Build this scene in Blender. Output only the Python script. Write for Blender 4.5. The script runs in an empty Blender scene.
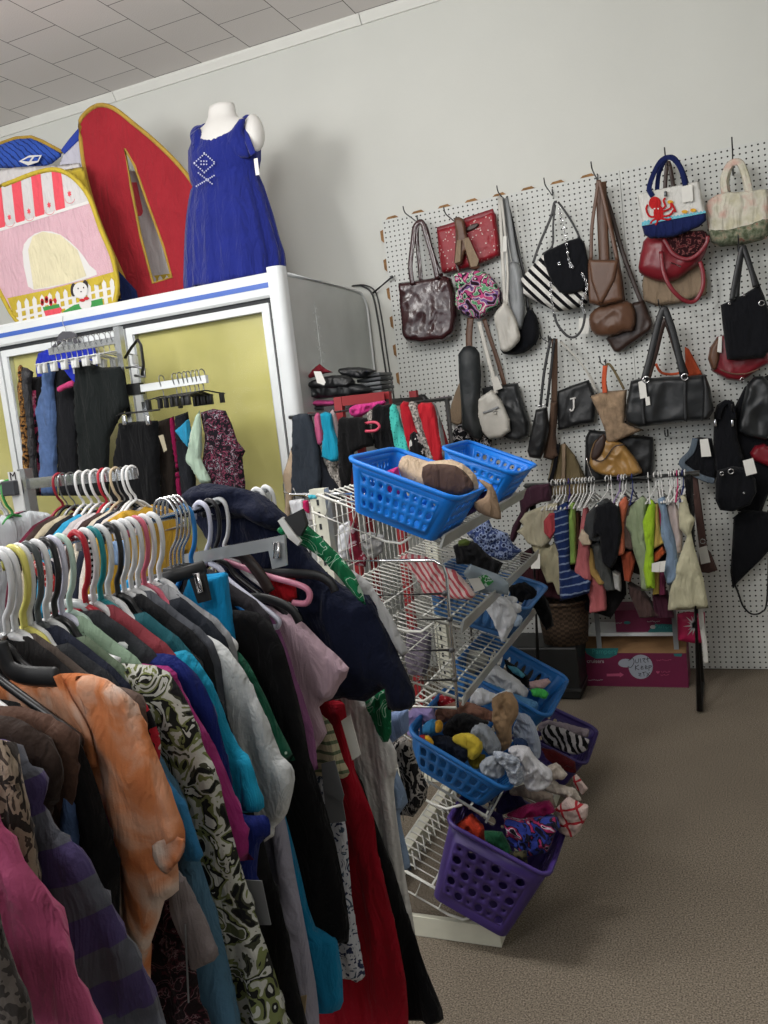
import bpy, bmesh, math, random
import numpy as np
from mathutils import Vector, Matrix, noise
from mathutils.geometry import delaunay_2d_cdt
random.seed(7)
SC = bpy.context.scene
COL = SC.collection
PI = math.pi

# ---------------------------------------------------------------- camera (solved from the room's own lines)
F, YAW, PITCH, ROLL = 836.087, -0.395964, 0.113337, -0.113840
CAM = np.array([1.60911, -4.27407, 1.418172])
def _axes():
    cy, sy = math.cos(YAW), math.sin(YAW)
    right = np.array([cy, -sy, 0]); fwd = np.array([sy, cy, 0]); up = np.array([0, 0, 1.])
    f2 = fwd*math.cos(PITCH) - up*math.sin(PITCH)
    u2 = up*math.cos(PITCH) + fwd*math.sin(PITCH)
    r2 = right*math.cos(ROLL) + u2*math.sin(ROLL)
    u3 = u2*math.cos(ROLL) - right*math.sin(ROLL)
    return r2, u3, f2
AX = _axes()
def ray(x, y):
    return AX[0]*(x-384)/F + AX[1]*(512-y)/F + AX[2]
def on(axis, x, y, val):
    d = ray(x, y); t = (val-CAM[axis])/d[axis]
    return Vector(CAM + d*t)
def onX(x, y, X): return on(0, x, y, X)
def onY(x, y, Y): return on(1, x, y, Y)
def onZ(x, y, Z): return on(2, x, y, Z)
cd = bpy.data.cameras.new('camera'); cam = bpy.data.objects.new('camera', cd); COL.objects.link(cam)
cd.sensor_fit = 'VERTICAL'; cd.sensor_height = 24; cd.lens = 24*F/1024; cd.clip_start = .02; cd.clip_end = 60
m = Matrix.Identity(4)
for i in range(3):
    m[i][0], m[i][1], m[i][2], m[i][3] = AX[0][i], AX[1][i], -AX[2][i], CAM[i]
cam.matrix_world = m
SC.camera = cam

# ---------------------------------------------------------------- materials
def hexc(c):
    if isinstance(c, str):
        c = c.lstrip('#'); c = c if len(c) == 6 else ''.join(k*2 for k in c); c = tuple(int(c[i:i+2], 16)/255 for i in (0, 2, 4))
        return tuple(v/12.92 if v <= .04045 else ((v+.055)/1.055)**2.4 for v in c) + (1,)
    return tuple(c)[:3] + (1,)
_MC = {}
def mat(name, col, rough=.8, metal=0., var=.12, vscale=9., bump=.25, bscale=160., spec=.3, coat=0., sheen=0., pat=None, wr=0., **kw):
    """procedural material; pat: dict(kind, stops, scale, ...) lays a printed or woven pattern over the cloth"""
    if name in _MC: return _MC[name]
    mt = bpy.data.materials.new(name); mt.use_nodes = True
    nt = mt.node_tree; N = nt.nodes; L = nt.links; b = N['Principled BSDF']
    b.inputs['Roughness'].default_value = rough; b.inputs['Metallic'].default_value = metal
    b.inputs['Specular IOR Level'].default_value = spec
    if coat: b.inputs['Coat Weight'].default_value = coat; b.inputs['Coat Roughness'].default_value = .12
    if sheen: b.inputs['Sheen Weight'].default_value = sheen
    tc = N.new('ShaderNodeTexCoord'); mp = N.new('ShaderNodeMapping'); L.new(tc.outputs['Object'], mp.inputs[0])
    base = None
    if pat:
        k = pat['kind']; mp.inputs['Scale'].default_value = pat.get('stretch', (1, 1, 1)); mp.inputs['Rotation'].default_value = pat.get('rot', (0, 0, 0))
        if k == 'noise':
            t = N.new('ShaderNodeTexNoise'); t.inputs['Scale'].default_value = pat['scale']; t.inputs['Detail'].default_value = pat.get('detail', 2); t.inputs['Distortion'].default_value = pat.get('dist', 0); out = t.outputs[0]
        elif k == 'wave':
            t = N.new('ShaderNodeTexWave'); t.bands_direction = pat.get('dir', 'Z'); t.inputs['Scale'].default_value = pat['scale']; t.inputs['Distortion'].default_value = pat.get('dist', 0); t.inputs['Detail Scale'].default_value = 1.5; out = t.outputs['Fac']
        elif k == 'voronoi':
            t = N.new('ShaderNodeTexVoronoi'); t.inputs['Scale'].default_value = pat['scale']; t.feature = pat.get('feature', 'F1'); out = t.outputs['Distance']
        elif k == 'cells':
            t = N.new('ShaderNodeTexVoronoi'); t.inputs['Scale'].default_value = pat['scale']
            s = N.new('ShaderNodeSeparateColor'); L.new(t.outputs['Color'], s.inputs[0]); out = s.outputs[0]
        elif k == 'grid':
            t = N.new('ShaderNodeTexBrick'); t.offset = 0; t.inputs['Scale'].default_value = pat['scale']; t.inputs['Brick Width'].default_value = 1; t.inputs['Row Height'].default_value = 1; t.inputs['Mortar Size'].default_value = .07; mp.inputs['Rotation'].default_value = (PI/2, 0, .25); out = t.outputs['Fac']
        elif k == 'checker':
            t = N.new('ShaderNodeTexChecker'); t.inputs['Scale'].default_value = pat['scale']; out = t.outputs['Fac']
        if k != 'checker' and k != 'cells' and pat.get('warp'):
            n2 = N.new('ShaderNodeTexNoise'); n2.inputs['Scale'].default_value = pat.get('wscale', 6)
            mx = N.new('ShaderNodeMixRGB'); mx.blend_type = 'ADD'; mx.inputs[0].default_value = pat['warp']
            L.new(mp.outputs[0], n2.inputs[0]); L.new(mp.outputs[0], mx.inputs[1]); L.new(n2.outputs[1], mx.inputs[2]); L.new(mx.outputs[0], t.inputs[0])
        else:
            L.new(mp.outputs[0], t.inputs[0])
        r = N.new('ShaderNodeValToRGB'); r.color_ramp.interpolation = pat.get('interp', 'CONSTANT'); L.new(out, r.inputs[0])
        st = pat['stops']; e = r.color_ramp.elements
        while len(e) < len(st): e.new(.5)
        for i, (p, c) in enumerate(st): e[i].position = p; e[i].color = hexc(c)
        base = r.outputs[0]
    if var:
        nz = N.new('ShaderNodeTexNoise'); nz.inputs['Scale'].default_value = vscale; nz.inputs['Detail'].default_value = 4; L.new(tc.outputs['Object'], nz.inputs[0])
        rr = N.new('ShaderNodeMapRange'); rr.inputs[1].default_value = .3; rr.inputs[2].default_value = .7; rr.inputs[3].default_value = 1-var; rr.inputs[4].default_value = 1+var; L.new(nz.outputs[0], rr.inputs[0])
        mx = N.new('ShaderNodeVectorMath'); mx.operation = 'SCALE'; L.new(rr.outputs[0], mx.inputs['Scale'])
        if base: L.new(base, mx.inputs[0])
        else: mx.inputs[0].default_value = hexc(col)[:3]
        L.new(mx.outputs[0], b.inputs['Base Color'])
    elif base: L.new(base, b.inputs['Base Color'])
    else: b.inputs['Base Color'].default_value = hexc(col)
    if bump:
        nb = N.new('ShaderNodeTexNoise'); nb.inputs['Scale'].default_value = bscale; nb.inputs['Detail'].default_value = 2; L.new(tc.outputs['Object'], nb.inputs[0])
        bp = N.new('ShaderNodeBump'); bp.inputs['Strength'].default_value = bump; bp.inputs['Distance'].default_value = .004; L.new(nb.outputs[0], bp.inputs['Height']); L.new(bp.outputs[0], b.inputs['Normal'])
    if wr:
        m2 = N.new('ShaderNodeMapping'); m2.inputs['Scale'].default_value = (1, 1, .3); L.new(tc.outputs['Object'], m2.inputs[0])
        n3 = N.new('ShaderNodeTexNoise'); n3.inputs['Scale'].default_value = 26; n3.inputs['Detail'].default_value = 3; n3.inputs['Distortion'].default_value = 1.2; L.new(m2.outputs[0], n3.inputs[0])
        b2 = N.new('ShaderNodeBump'); b2.inputs['Strength'].default_value = wr; b2.inputs['Distance'].default_value = .03; L.new(n3.outputs[0], b2.inputs['Height'])
        if bump: L.new(b2.outputs[0], bp.inputs['Normal'])
        else: L.new(b2.outputs[0], b.inputs['Normal'])
    _MC[name] = mt
    return mt
def cloth(name, col, **kw):
    kw.setdefault('rough', .92); kw.setdefault('spec', .12); kw.setdefault('sheen', .05); kw.setdefault('bscale', 420.); kw.setdefault('bump', .2); kw.setdefault('wr', .55)
    return mat(name, col, **kw)
def leather(name, col, **kw):
    kw.setdefault('rough', .42); kw.setdefault('spec', .4); kw.setdefault('bscale', 60.); kw.setdefault('bump', .25); kw.setdefault('var', .15)
    return mat(name, col, **kw)
def plastic(name, col, **kw):
    kw.setdefault('rough', .38); kw.setdefault('spec', .45); kw.setdefault('bump', 0.); kw.setdefault('var', .04)
    return mat(name, col, **kw)
def metal(name, col, **kw):
    kw.setdefault('rough', .3); kw.setdefault('metal', 1.); kw.setdefault('bump', .05); kw.setdefault('var', .08); kw.setdefault('bscale', 90)
    return mat(name, col, **kw)

# ---------------------------------------------------------------- mesh builder
def _frame(d):
    d = Vector(d).normalized(); a = Vector((0, 0, 1)) if abs(d.z) < .9 else Vector((1, 0, 0))
    u = d.cross(a).normalized(); return u, u.cross(d).normalized()
def smooth_path(pts, n=6, closed=False):
    pts = [Vector(p) for p in pts]; out = []; m_ = len(pts)
    if m_ < 3 and not closed: return pts
    for i in range(m_ if closed else m_-1):
        p1, p2 = pts[i], pts[(i+1) % m_]
        p0 = pts[i-1] if (i or closed) else p1; p3 = pts[(i+2) % m_] if (closed or i+2 < m_) else p2
        for k in range(n):
            t = k/n
            out.append(.5*((2*p1)+(p2-p0)*t+(2*p0-5*p1+4*p2-p3)*t*t+(3*p1-p0-3*p2+p3)*t**3))
    if not closed: out.append(pts[-1])
    return out
class M:
    def __init__(s): s.v = []; s.f = []; s.mi = []; s.mats = []
    def _m(s, mt):
        if mt is None: return 0
        if mt not in s.mats: s.mats.append(mt)
        return s.mats.index(mt)
    def add(s, v, f, mt=None):
        o = len(s.v); k = s._m(mt); s.v += [Vector(p) for p in v]
        for q in f: s.f.append([i+o for i in q]); s.mi.append(k)
        return s
    def box(s, c, size, rot=None, mt=None, bev=0.):
        c = Vector(c); x, y, z = (t/2 for t in size)
        if bev:
            b = min(bev, x*.9, y*.9, z*.9); bmx = bmesh.new(); bmesh.ops.create_cube(bmx, size=1.)
            for v in bmx.verts: v.co = Vector((v.co.x*2*x, v.co.y*2*y, v.co.z*2*z))
            bmesh.ops.bevel(bmx, geom=list(bmx.edges), offset=b, segments=2, affect='EDGES', profile=.5)
            bmx.verts.ensure_lookup_table(); vs = [v.co.copy() for v in bmx.verts]; bmx.verts.index_update()
            fs = [[v.index for v in f.verts] for f in bmx.faces]; bmx.free()
        else:
            vs = [Vector((i, j, k)) for i in (-x, x) for j in (-y, y) for k in (-z, z)]
            fs = [(0, 1, 3, 2), (4, 6, 7, 5), (0, 4, 5, 1), (2, 3, 7, 6), (0, 2, 6, 4), (1, 5, 7, 3)]
        if rot: vs = [rot @ v for v in vs]
        return s.add([v+c for v in vs], fs, mt)
    def tube(s, pts, r, n=8, closed=False, mt=None, flat=1., up=None):
        """round or flattened bar; r number or list; flat scales the second section axis"""
        pts = [Vector(p) for p in pts]; m_ = len(pts); rs = r if isinstance(r, (list, tuple)) else [r]*m_
        vs = []; u = None
        for i, p in enumerate(pts):
            a = pts[i-1] if (i or closed) else p; b = pts[(i+1) % m_] if (i < m_-1 or closed) else p
            d = (b-a)
            if d.length < 1e-9: d = Vector((0, 0, 1))
            d.normalize()
            if up is not None:
                w = Vector(up); w = (w-d*w.dot(d)).normalized(); uu = w.cross(d).normalized()
            elif u is None: uu, w = _frame(d)
            else:
                uu = (u-d*u.dot(d))
                uu = uu.normalized() if uu.length > 1e-6 else _frame(d)[0]
                w = d.cross(uu).normalized()
            u = uu
            for k in range(n):
                t = 2*PI*k/n; vs.append(p+uu*math.cos(t)*rs[i]+w*math.sin(t)*rs[i]*flat)
        fs = []
        for i in range(m_ if closed else m_-1):
            j = (i+1) % m_
            for k in range(n): fs.append((i*n+k, i*n+(k+1) % n, j*n+(k+1) % n, j*n+k))
        if not closed: fs += [list(range(n))[::-1], [(m_-1)*n+k for k in range(n)]]
        return s.add(vs, fs, mt)
    def lathe(s, c, prof, n=20, mt=None, sx=1., sy=1., rot=None):
        c = Vector(c); vs = []
        for (r, z) in prof:
            for k in range(n):
                t = 2*PI*k/n; p = Vector((r*math.cos(t)*sx, r*math.sin(t)*sy, z))
                vs.append(c+(rot @ p if rot else p))
        fs = [(i*n+k, i*n+(k+1) % n, (i+1)*n+(k+1) % n, (i+1)*n+k) for i in range(len(prof)-1) for k in range(n)]
        fs += [list(range(n))[::-1], [(len(prof)-1)*n+k for k in range(n)]]
        return s.add(vs, fs, mt)
    def prism(s, pts, n, mt=None):
        """closed outline of 3D points swept by vector n"""
        pts = [Vector(p) for p in pts]; n = Vector(n); k = len(pts)
        return s.add(pts+[p+n for p in pts], [list(range(k)), [i+k for i in range(k)][::-1]]+[(i, i+k, (i+1) % k+k, (i+1) % k) for i in range(k)], mt)
    def poly(s, pts, mt=None): return s.add(pts, [list(range(len(pts)))], mt)
    def ball(s, c, r, n=12, mt=None, sub=2, fn=None):
        bmx = bmesh.new(); bmesh.ops.create_icosphere(bmx, subdivisions=sub, radius=1); r = r if isinstance(r, (tuple, list, Vector)) else (r, r, r)
        vs = []
        for v in bmx.verts:
            k = fn(v.co) if fn else 1.; vs.append(Vector(c)+Vector((v.co.x*r[0], v.co.y*r[1], v.co.z*r[2]))*k)
        bmx.verts.index_update(); fs = [[v.index for v in f.verts] for f in bmx.faces]; bmx.free()
        return s.add(vs, fs, mt)
    def zmin(s, z):
        for v in s.v: v.z = max(v.z, z)
        return s
    def build(s, name, mt=None, parent=None, smooth=True, solid=0., sub=0):
        me = bpy.data.meshes.new(name); o = bpy.data.objects.new(name, me); COL.objects.link(o)
        w = Vector((0, 0, 0))
        if parent is not None:
            o.parent = parent; p = parent
            while p is not None: w += p.location; p = p.parent
        else:
            n = len(s.v); w = Vector((sum(v.x for v in s.v)/n, sum(v.y for v in s.v)/n, min(v.z for v in s.v))); o.location = w
        me.from_pydata([v-w for v in s.v], [], s.f)
        ms = s.mats if s.mats else [mt]
        if s.mats and mt is not None and mt not in s.mats: pass
        for q in ms: me.materials.append(q)
        if len(ms) > 1: me.polygons.foreach_set('material_index', s.mi)
        bmx = bmesh.new(); bmx.from_mesh(me); bmesh.ops.recalc_face_normals(bmx, faces=bmx.faces); bmx.to_mesh(me); bmx.free()
        if smooth: me.shade_smooth()
        if smooth == 'auto': me.set_sharp_from_angle(angle=math.radians(40))
        if solid:
            d = o.modifiers.new('thickness', 'SOLIDIFY'); d.thickness = solid; d.offset = 0
        if sub:
            d = o.modifiers.new('smooth', 'SUBSURF'); d.levels = sub; d.render_levels = sub
        me.update()
        return o
def tag(o, label, cat, group=None, kind=None):
    o['label'] = label; o['category'] = cat
    if group: o['group'] = group
    if kind: o['kind'] = kind
    return o
def struct(o, label=None):
    o['kind'] = 'structure'
    if label: o['label'] = label
    return o
def thing(name, label, cat, loc=(0, 0, 0), group=None):
    o = bpy.data.objects.new(name, None); COL.objects.link(o); o.location = Vector(loc); o.empty_display_size = .05
    return tag(o, label, cat, group)
def dup(root, loc, rotz=0., label=None, group=None, rot=None):
    r = root.copy(); COL.objects.link(r); r.location = Vector(loc); r.rotation_euler = rot or (0, 0, rotz)
    if label: r['label'] = label
    if group: r['group'] = group
    for ch in list(root.children):
        c = ch.copy(); COL.objects.link(c); c.parent = r
        for g in list(ch.children):
            d = g.copy(); COL.objects.link(d); d.parent = c
    return r

# ---------------------------------------------------------------- soft sheets and padded shapes
def resample(p, h):
    out = []; n = len(p)
    for i in range(n):
        a, b = np.array(p[i]), np.array(p[(i+1) % n]); k = max(1, int(np.ceil(np.linalg.norm(b-a)/h)))
        for j in range(k): out.append(a+(b-a)*j/k)
    return np.array(out)
def round_poly(p, n=3):
    return [tuple(v[:2]) for v in smooth_path([(a, b, 0) for a, b in p], n, closed=True)]
def inside(P, poly):
    x, y = P[:, 0], P[:, 1]; c = np.zeros(len(P), bool); n = len(poly)
    for i in range(n):
        x1, y1 = poly[i]; x2, y2 = poly[(i+1) % n]
        k = ((y1 > y) != (y2 > y)) & (x < (x2-x1)*(y-y1)/((y2-y1) if y2 != y1 else 1e-12)+x1); c ^= k
    return c
def dist(P, poly):
    d = np.full(len(P), 1e9); n = len(poly)
    for i in range(n):
        a = np.array(poly[i]); b = np.array(poly[(i+1) % n]); ab = b-a
        t = np.clip(((P-a)@ab)/max(ab@ab, 1e-12), 0, 1); q = P-(a+t[:, None]*ab); d = np.minimum(d, np.hypot(q[:, 0], q[:, 1]))
    return d
def puff(s, poly, O, U, V, N, front, back=None, rad=.03, h=None, fold=0., ff=(18., 3.), seed=0., sway=0., power=.5, mt=None, dirf=None, holes=()):
    """padded sheet: outline poly (u,v), rounded edges, front/back thickness along N, fold relief"""
    poly = [tuple(p) for p in poly]; back = front if back is None else back
    A = np.array(poly); ext = (A.max(0)-A.min(0)).max(); h = h or max(ext/34, .0035)
    B = resample(poly, h); nb = len(B)
    g0, g1 = A.min(0), A.max(0)
    gx, gy = np.meshgrid(np.arange(g0[0]+h*.5, g1[0], h), np.arange(g0[1]+h*.5, g1[1], h))
    gx[::2] += h*.25
    G = np.c_[gx.ravel(), gy.ravel()]; G = G[inside(G, B)] if len(G) else G.reshape(0, 2)
    if len(G): G = G[dist(G, B) > h*.45]
    P = np.vstack([B, G]) if len(G) else B
    r = delaunay_2d_cdt([Vector(p) for p in P], [], [list(range(nb))], 1, 1e-6)
    pv = np.array([tuple(v) for v in r[0]]); fs = [list(f) for f in r[2]]
    d = dist(pv, B); t = np.clip(d/rad, 0, 1); prof = (1-(1-t)**2)**power
    O, U, V, N = Vector(O), Vector(U), Vector(V), Vector(N)
    nv = len(pv); vs = []
    fo = []; sw = []
    for (a, b) in pv:
        aa, bb = (a, b) if dirf is None else dirf(a, b)
        p = Vector((aa*ff[0], bb*ff[1], seed*3.7)); w = noise.noise_vector(p*.6+Vector((3, 1, 7)))*.7
        fo.append(.55*noise.noise(p+w)+.75*(.55-2*abs(noise.noise(p*1.15+w*1.4+Vector((9, 4, 2)))))+.25*noise.noise(p*3.1+w))
        sw.append(noise.noise(Vector((aa*ff[0]*.55, bb*ff[1]*.5, seed*9.1+5))))
    fo = np.array(fo)*fold; sw = np.array(sw)*sway
    edge = d < 1e-5
    for side, th in ((1, front), (-1, -back)):
        for i in range(nv):
            a, b = pv[i]; o = prof[i]*th+sw[i]+fo[i]*(.25+.75*min(1, t[i]*1.4))*(1 if side == 1 else .7)
            vs.append(O+U*float(a)+V*float(b)+N*float(o))
    mp = {i: (i if edge[i] else i+nv) for i in range(nv)}
    fs2 = [[mp[i] for i in f][::-1] for f in fs]
    # compact unused
    used = sorted(set(i for f in fs+fs2 for i in f)); ix = {k: i for i, k in enumerate(used)}
    s.add([vs[k] for k in used], [[ix[i] for i in f] for f in fs+fs2], mt)
    return s
def crop(x0, y0, sc):
    return lambda pts: [(x0+u/sc, y0+v/sc) for u, v in pts]
EX, EY, EZ = Vector((1, 0, 0)), Vector((0, 1, 0)), Vector((0, 0, 1))
def planeY(px, Y):
    w = [onY(x, y, Y) for x, y in px]; return [(p.x, p.z) for p in w]
def sheetY(px, Y, front, back=None, rnd=2, mt=None, s=None, **kw):
    """outline measured in the photo, set on the vertical plane y=Y, with real thickness"""
    p = planeY(px, Y)
    if rnd: p = round_poly(p, rnd)
    s = s or M()
    return puff(s, p, (0, Y, 0), EX, EZ, (0, -1, 0), front, back, mt=mt, **kw)
def holed_plate(px, hole, Y, th, mt):
    B, H = np.array(px), np.array(hole); nb, nh = len(B), len(H)
    r = delaunay_2d_cdt([Vector(p) for p in np.vstack([B, H])], [((nb+i), nb+(i+1) % nh) for i in range(nh)], [list(range(nb))], 1, 1e-6)
    pv = np.array([tuple(v) for v in r[0]]); fs = [f for f in r[2] if not inside(np.array([pv[list(f)].mean(0)]), H)[0]]
    s = M(); w = [onY(a, b, Y) for a, b in pv]; n = len(w)
    cnt = {}
    for f in fs:
        for i in range(len(f)): e = (f[i], f[(i+1) % len(f)]); cnt[tuple(sorted(e))] = cnt.get(tuple(sorted(e)), 0)+1
    s.add(w+[p+Vector((0, th, 0)) for p in w], [list(f) for f in fs]+[[i+n for i in f][::-1] for f in fs]+[(a, b, b+n, a+n) for (a, b), c in cnt.items() if c == 1], mt)
    return s
def lump(c, r, seed=0, amp=.35, fr=2.2, sub=4, mt=None, s=None, floor_=None):
    s = s or M()
    def fn(co):
        n = noise.ridged_multi_fractal(co*fr*.5+Vector((seed*3.1, seed*1.7, seed)), .9, 2.1, 3, .9, 2.)
        return 1+amp*(n-1.1)*.6+amp*.5*noise.noise(co*fr+Vector((seed, 0, 0)))
    return s.ball(c, r, sub=sub, fn=fn, mt=mt)
# ================================================================ setting
def ceiling_mat():
    mt = bpy.data.materials.new('ceiling_tile'); mt.use_nodes = True; nt = mt.node_tree; N = nt.nodes; L = nt.links; b = N['Principled BSDF']
    tc = N.new('ShaderNodeTexCoord'); mp = N.new('ShaderNodeMapping'); mp.inputs['Rotation'].default_value = (0, 0, PI/2); mp.inputs['Location'].default_value = (.145, .016, 0)
    br = N.new('ShaderNodeTexBrick'); br.offset = .5; br.inputs['Scale'].default_value = 1.; br.inputs['Brick Width'].default_value = .31; br.inputs['Row Height'].default_value = .316; br.inputs['Mortar Size'].default_value = .0022; br.inputs['Mortar Smooth'].default_value = .1
    br.inputs['Color1'].default_value = hexc('#dcd7d4'); br.inputs['Color2'].default_value = hexc('#d6d1ce'); br.inputs['Mortar'].default_value = hexc('#5c5856')
    nz = N.new('ShaderNodeTexNoise'); nz.inputs['Scale'].default_value = 140; bp = N.new('ShaderNodeBump'); bp.inputs['Strength'].default_value = .3; bp.inputs['Distance'].default_value = .004
    L.new(tc.outputs['Object'], mp.inputs[0]); L.new(mp.outputs[0], br.inputs[0]); L.new(br.outputs[0], b.inputs['Base Color']); L.new(tc.outputs['Object'], nz.inputs[0]); L.new(nz.outputs[0], bp.inputs['Height']); L.new(bp.outputs[0], b.inputs['Normal'])
    b.inputs['Roughness'].default_value = .9; b.inputs['Specular IOR Level'].default_value = .1
    return mt
floor_m = mat('carpet', '#8f8374', rough=.95, spec=.05, var=.06, vscale=3, bump=.06, bscale=300, pat=dict(kind='noise', scale=230, detail=4, interp='LINEAR', stops=[(.36, '#544d44'), (.47, '#71685c'), (.56, '#7f766a'), (.68, '#948a7c')]))
wall_m = mat('wall_paint', '#cfd0ca', rough=.85, spec=.15, var=.025, vscale=2, bump=.08, bscale=60)
trim_m = mat('trim_paint', '#dcdcd6', rough=.5, var=.02, bump=0)
o = M().box((-.5, -3.2, -.05), (9, 6.8, .1)).build('floor', floor_m, smooth=False); struct(o)
WY = .03
o = M().box((-.5, WY+.05, 1.8), (9, .1, 3.6)).build('wall_back', wall_m, smooth=False); struct(o)
o = M().box((-.5, -3.2, 3.53), (9, 6.8, .1)).build('ceiling', ceiling_mat(), smooth=False); o.location.z = 3.48
for v in o.data.vertices: v.co.z += 0
struct(o)
o.data.transform(Matrix.Translation((o.location.x, o.location.y, 0))); o.location.x = 0; o.location.y = 0
s = M()
pf = [(.0, 3.432), (-.012, 3.432), (-.016, 3.44), (-.03, 3.462), (-.034, 3.47), (-.034, 3.48), (0, 3.48)]
for (x0, x1) in ((-5, -1.592), (-1.588, -.002), (.002, 4)):
    s.prism([(x0, WY+a, b) for a, b in pf], (x1-x0, 0, 0))
s.build('trim_1', trim_m, smooth=False); struct(bpy.data.objects['trim_1'])
o = M().box((-5.05, -3.2, 1.8), (.1, 6.8, 3.6)).build('wall_left', wall_m, smooth=False); struct(o)
o = M().box((4.05, -3.2, 1.8), (.1, 6.8, 3.6)).build('wall_right', wall_m, smooth=False); struct(o)

# pegboard sheets with the one-inch hole grid
def peg_mat():
    mt = bpy.data.materials.new('pegboard_white'); mt.use_nodes = True; nt = mt.node_tree; N = nt.nodes; L = nt.links; b = N['Principled BSDF']
    tc = N.new('ShaderNodeTexCoord'); sp = N.new('ShaderNodeSeparateXYZ'); L.new(tc.outputs['Object'], sp.inputs[0])
    def cell(o):
        a = N.new('ShaderNodeMath'); a.operation = 'MULTIPLY'; a.inputs[1].default_value = 1/.0254; L.new(o, a.inputs[0])
        f = N.new('ShaderNodeMath'); f.operation = 'FRACT'; L.new(a.outputs[0], f.inputs[0])
        g = N.new('ShaderNodeMath'); g.operation = 'SUBTRACT'; g.inputs[1].default_value = .5; L.new(f.outputs[0], g.inputs[0])
        p = N.new('ShaderNodeMath'); p.operation = 'MULTIPLY'; L.new(g.outputs[0], p.inputs[0]); L.new(g.outputs[0], p.inputs[1]); return p.outputs[0]
    ad = N.new('ShaderNodeMath'); ad.operation = 'ADD'; L.new(cell(sp.outputs['X']), ad.inputs[0]); L.new(cell(sp.outputs['Z']), ad.inputs[1])
    lt = N.new('ShaderNodeMath'); lt.operation = 'LESS_THAN'; lt.inputs[1].default_value = .026; L.new(ad.outputs[0], lt.inputs[0])
    mx = N.new('ShaderNodeMixRGB'); mx.inputs[1].default_value = hexc('#cbcdc9'); mx.inputs[2].default_value = hexc('#15120f'); L.new(lt.outputs[0], mx.inputs[0]); L.new(mx.outputs[0], b.inputs['Base Color'])
    iv = N.new('ShaderNodeMath'); iv.operation = 'SUBTRACT'; iv.inputs[0].default_value = 1; L.new(lt.outputs[0], iv.inputs[1])
    bp = N.new('ShaderNodeBump'); bp.inputs['Strength'].default_value = .6; bp.inputs['Distance'].default_value = .004; L.new(iv.outputs[0], bp.inputs['Height']); L.new(bp.outputs[0], b.inputs['Normal'])
    b.inputs['Roughness'].default_value = .5; b.inputs['Specular IOR Level'].default_value = .3
    return mt
peg_m = peg_mat(); chip_m = mat('chipped_hardboard', '#8d6a45', rough=.9, var=.3, vscale=40)
for i, (x0, x1, lab) in enumerate(((0, 1.219, 'white pegboard sheet with brown chipped edges, beside the glass-door cooler'), (1.221, 2.44, 'white pegboard sheet at the right end of the wall, behind the octopus tote'))):
    t = thing('pegboard', lab, 'pegboard', (x0, 0, 0))
    M().box(((x0+x1)/2, .006, 1.2225), (x1-x0, .012, 2.435)).build('panel', peg_m, t, smooth=False)
    if i == 0:
        for k in range(8):
            x = .055+k*.145; M().prism([(x-.035, .004, 2.441), (x-.022, .004, 2.452), (x+.02, .004, 2.455), (x+.036, .004, 2.441), (x, .004, 2.4415)], (0, .02, 0)).build('chipped_edge', chip_m, t, smooth=False)
        for k in range(7):
            z = 2.36-k*.15; M().prism([(-.001, .004, z+.035), (-.019, .004, z+.028), (-.017, .004, z-.02), (-.001, .004, z-.036)], (0, .02, 0)).build('chipped_edge', chip_m, t, smooth=False)

# ---------------------------------------------------------------- light: ceiling tubes (towards the shop front) and shop-front daylight
def area(name, loc, rot, sx, sy, e, col):
    l = bpy.data.lights.new(name, 'AREA'); l.shape = 'RECTANGLE'; l.size = sx; l.size_y = sy; l.energy = e; l.color = col
    ob = bpy.data.objects.new(name, l); COL.objects.link(ob); ob.location = loc; ob.rotation_euler = rot; return ob
def tube_lamp(x, y, e, z=2.8):
    l = bpy.data.lights.new('ceiling_tube_light', 'POINT'); l.energy = e; l.shadow_soft_size = .22; l.color = (1, .985, .96)
    ob = bpy.data.objects.new('ceiling_tube_light', l); COL.objects.link(ob); ob.location = (x, y, z)
for x, e in ((-2.3, 31), (-.9, 60), (.6, 72)): tube_lamp(x, -2.75, e)
tube_lamp(1.0, -5.2, 52); tube_lamp(-1.2, -5.4, 55)
area('shop_window_light', (-1.5, -6.5, 2.3), (math.radians(95), 0, math.radians(-8)), 4.5, 1.6, 70, (.94, .97, 1))
w = bpy.data.worlds.new('world'); SC.world = w; w.use_nodes = True
w.node_tree.nodes['Background'].inputs[0].default_value = (.9, .95, 1, 1); w.node_tree.nodes['Background'].inputs[1].default_value = .17
SC.view_settings.view_transform = 'Standard'; SC.view_settings.look = 'None'; SC.view_settings.gamma = 1; SC.view_settings.use_curve_mapping = False
SC.view_settings.exposure = 0

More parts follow.
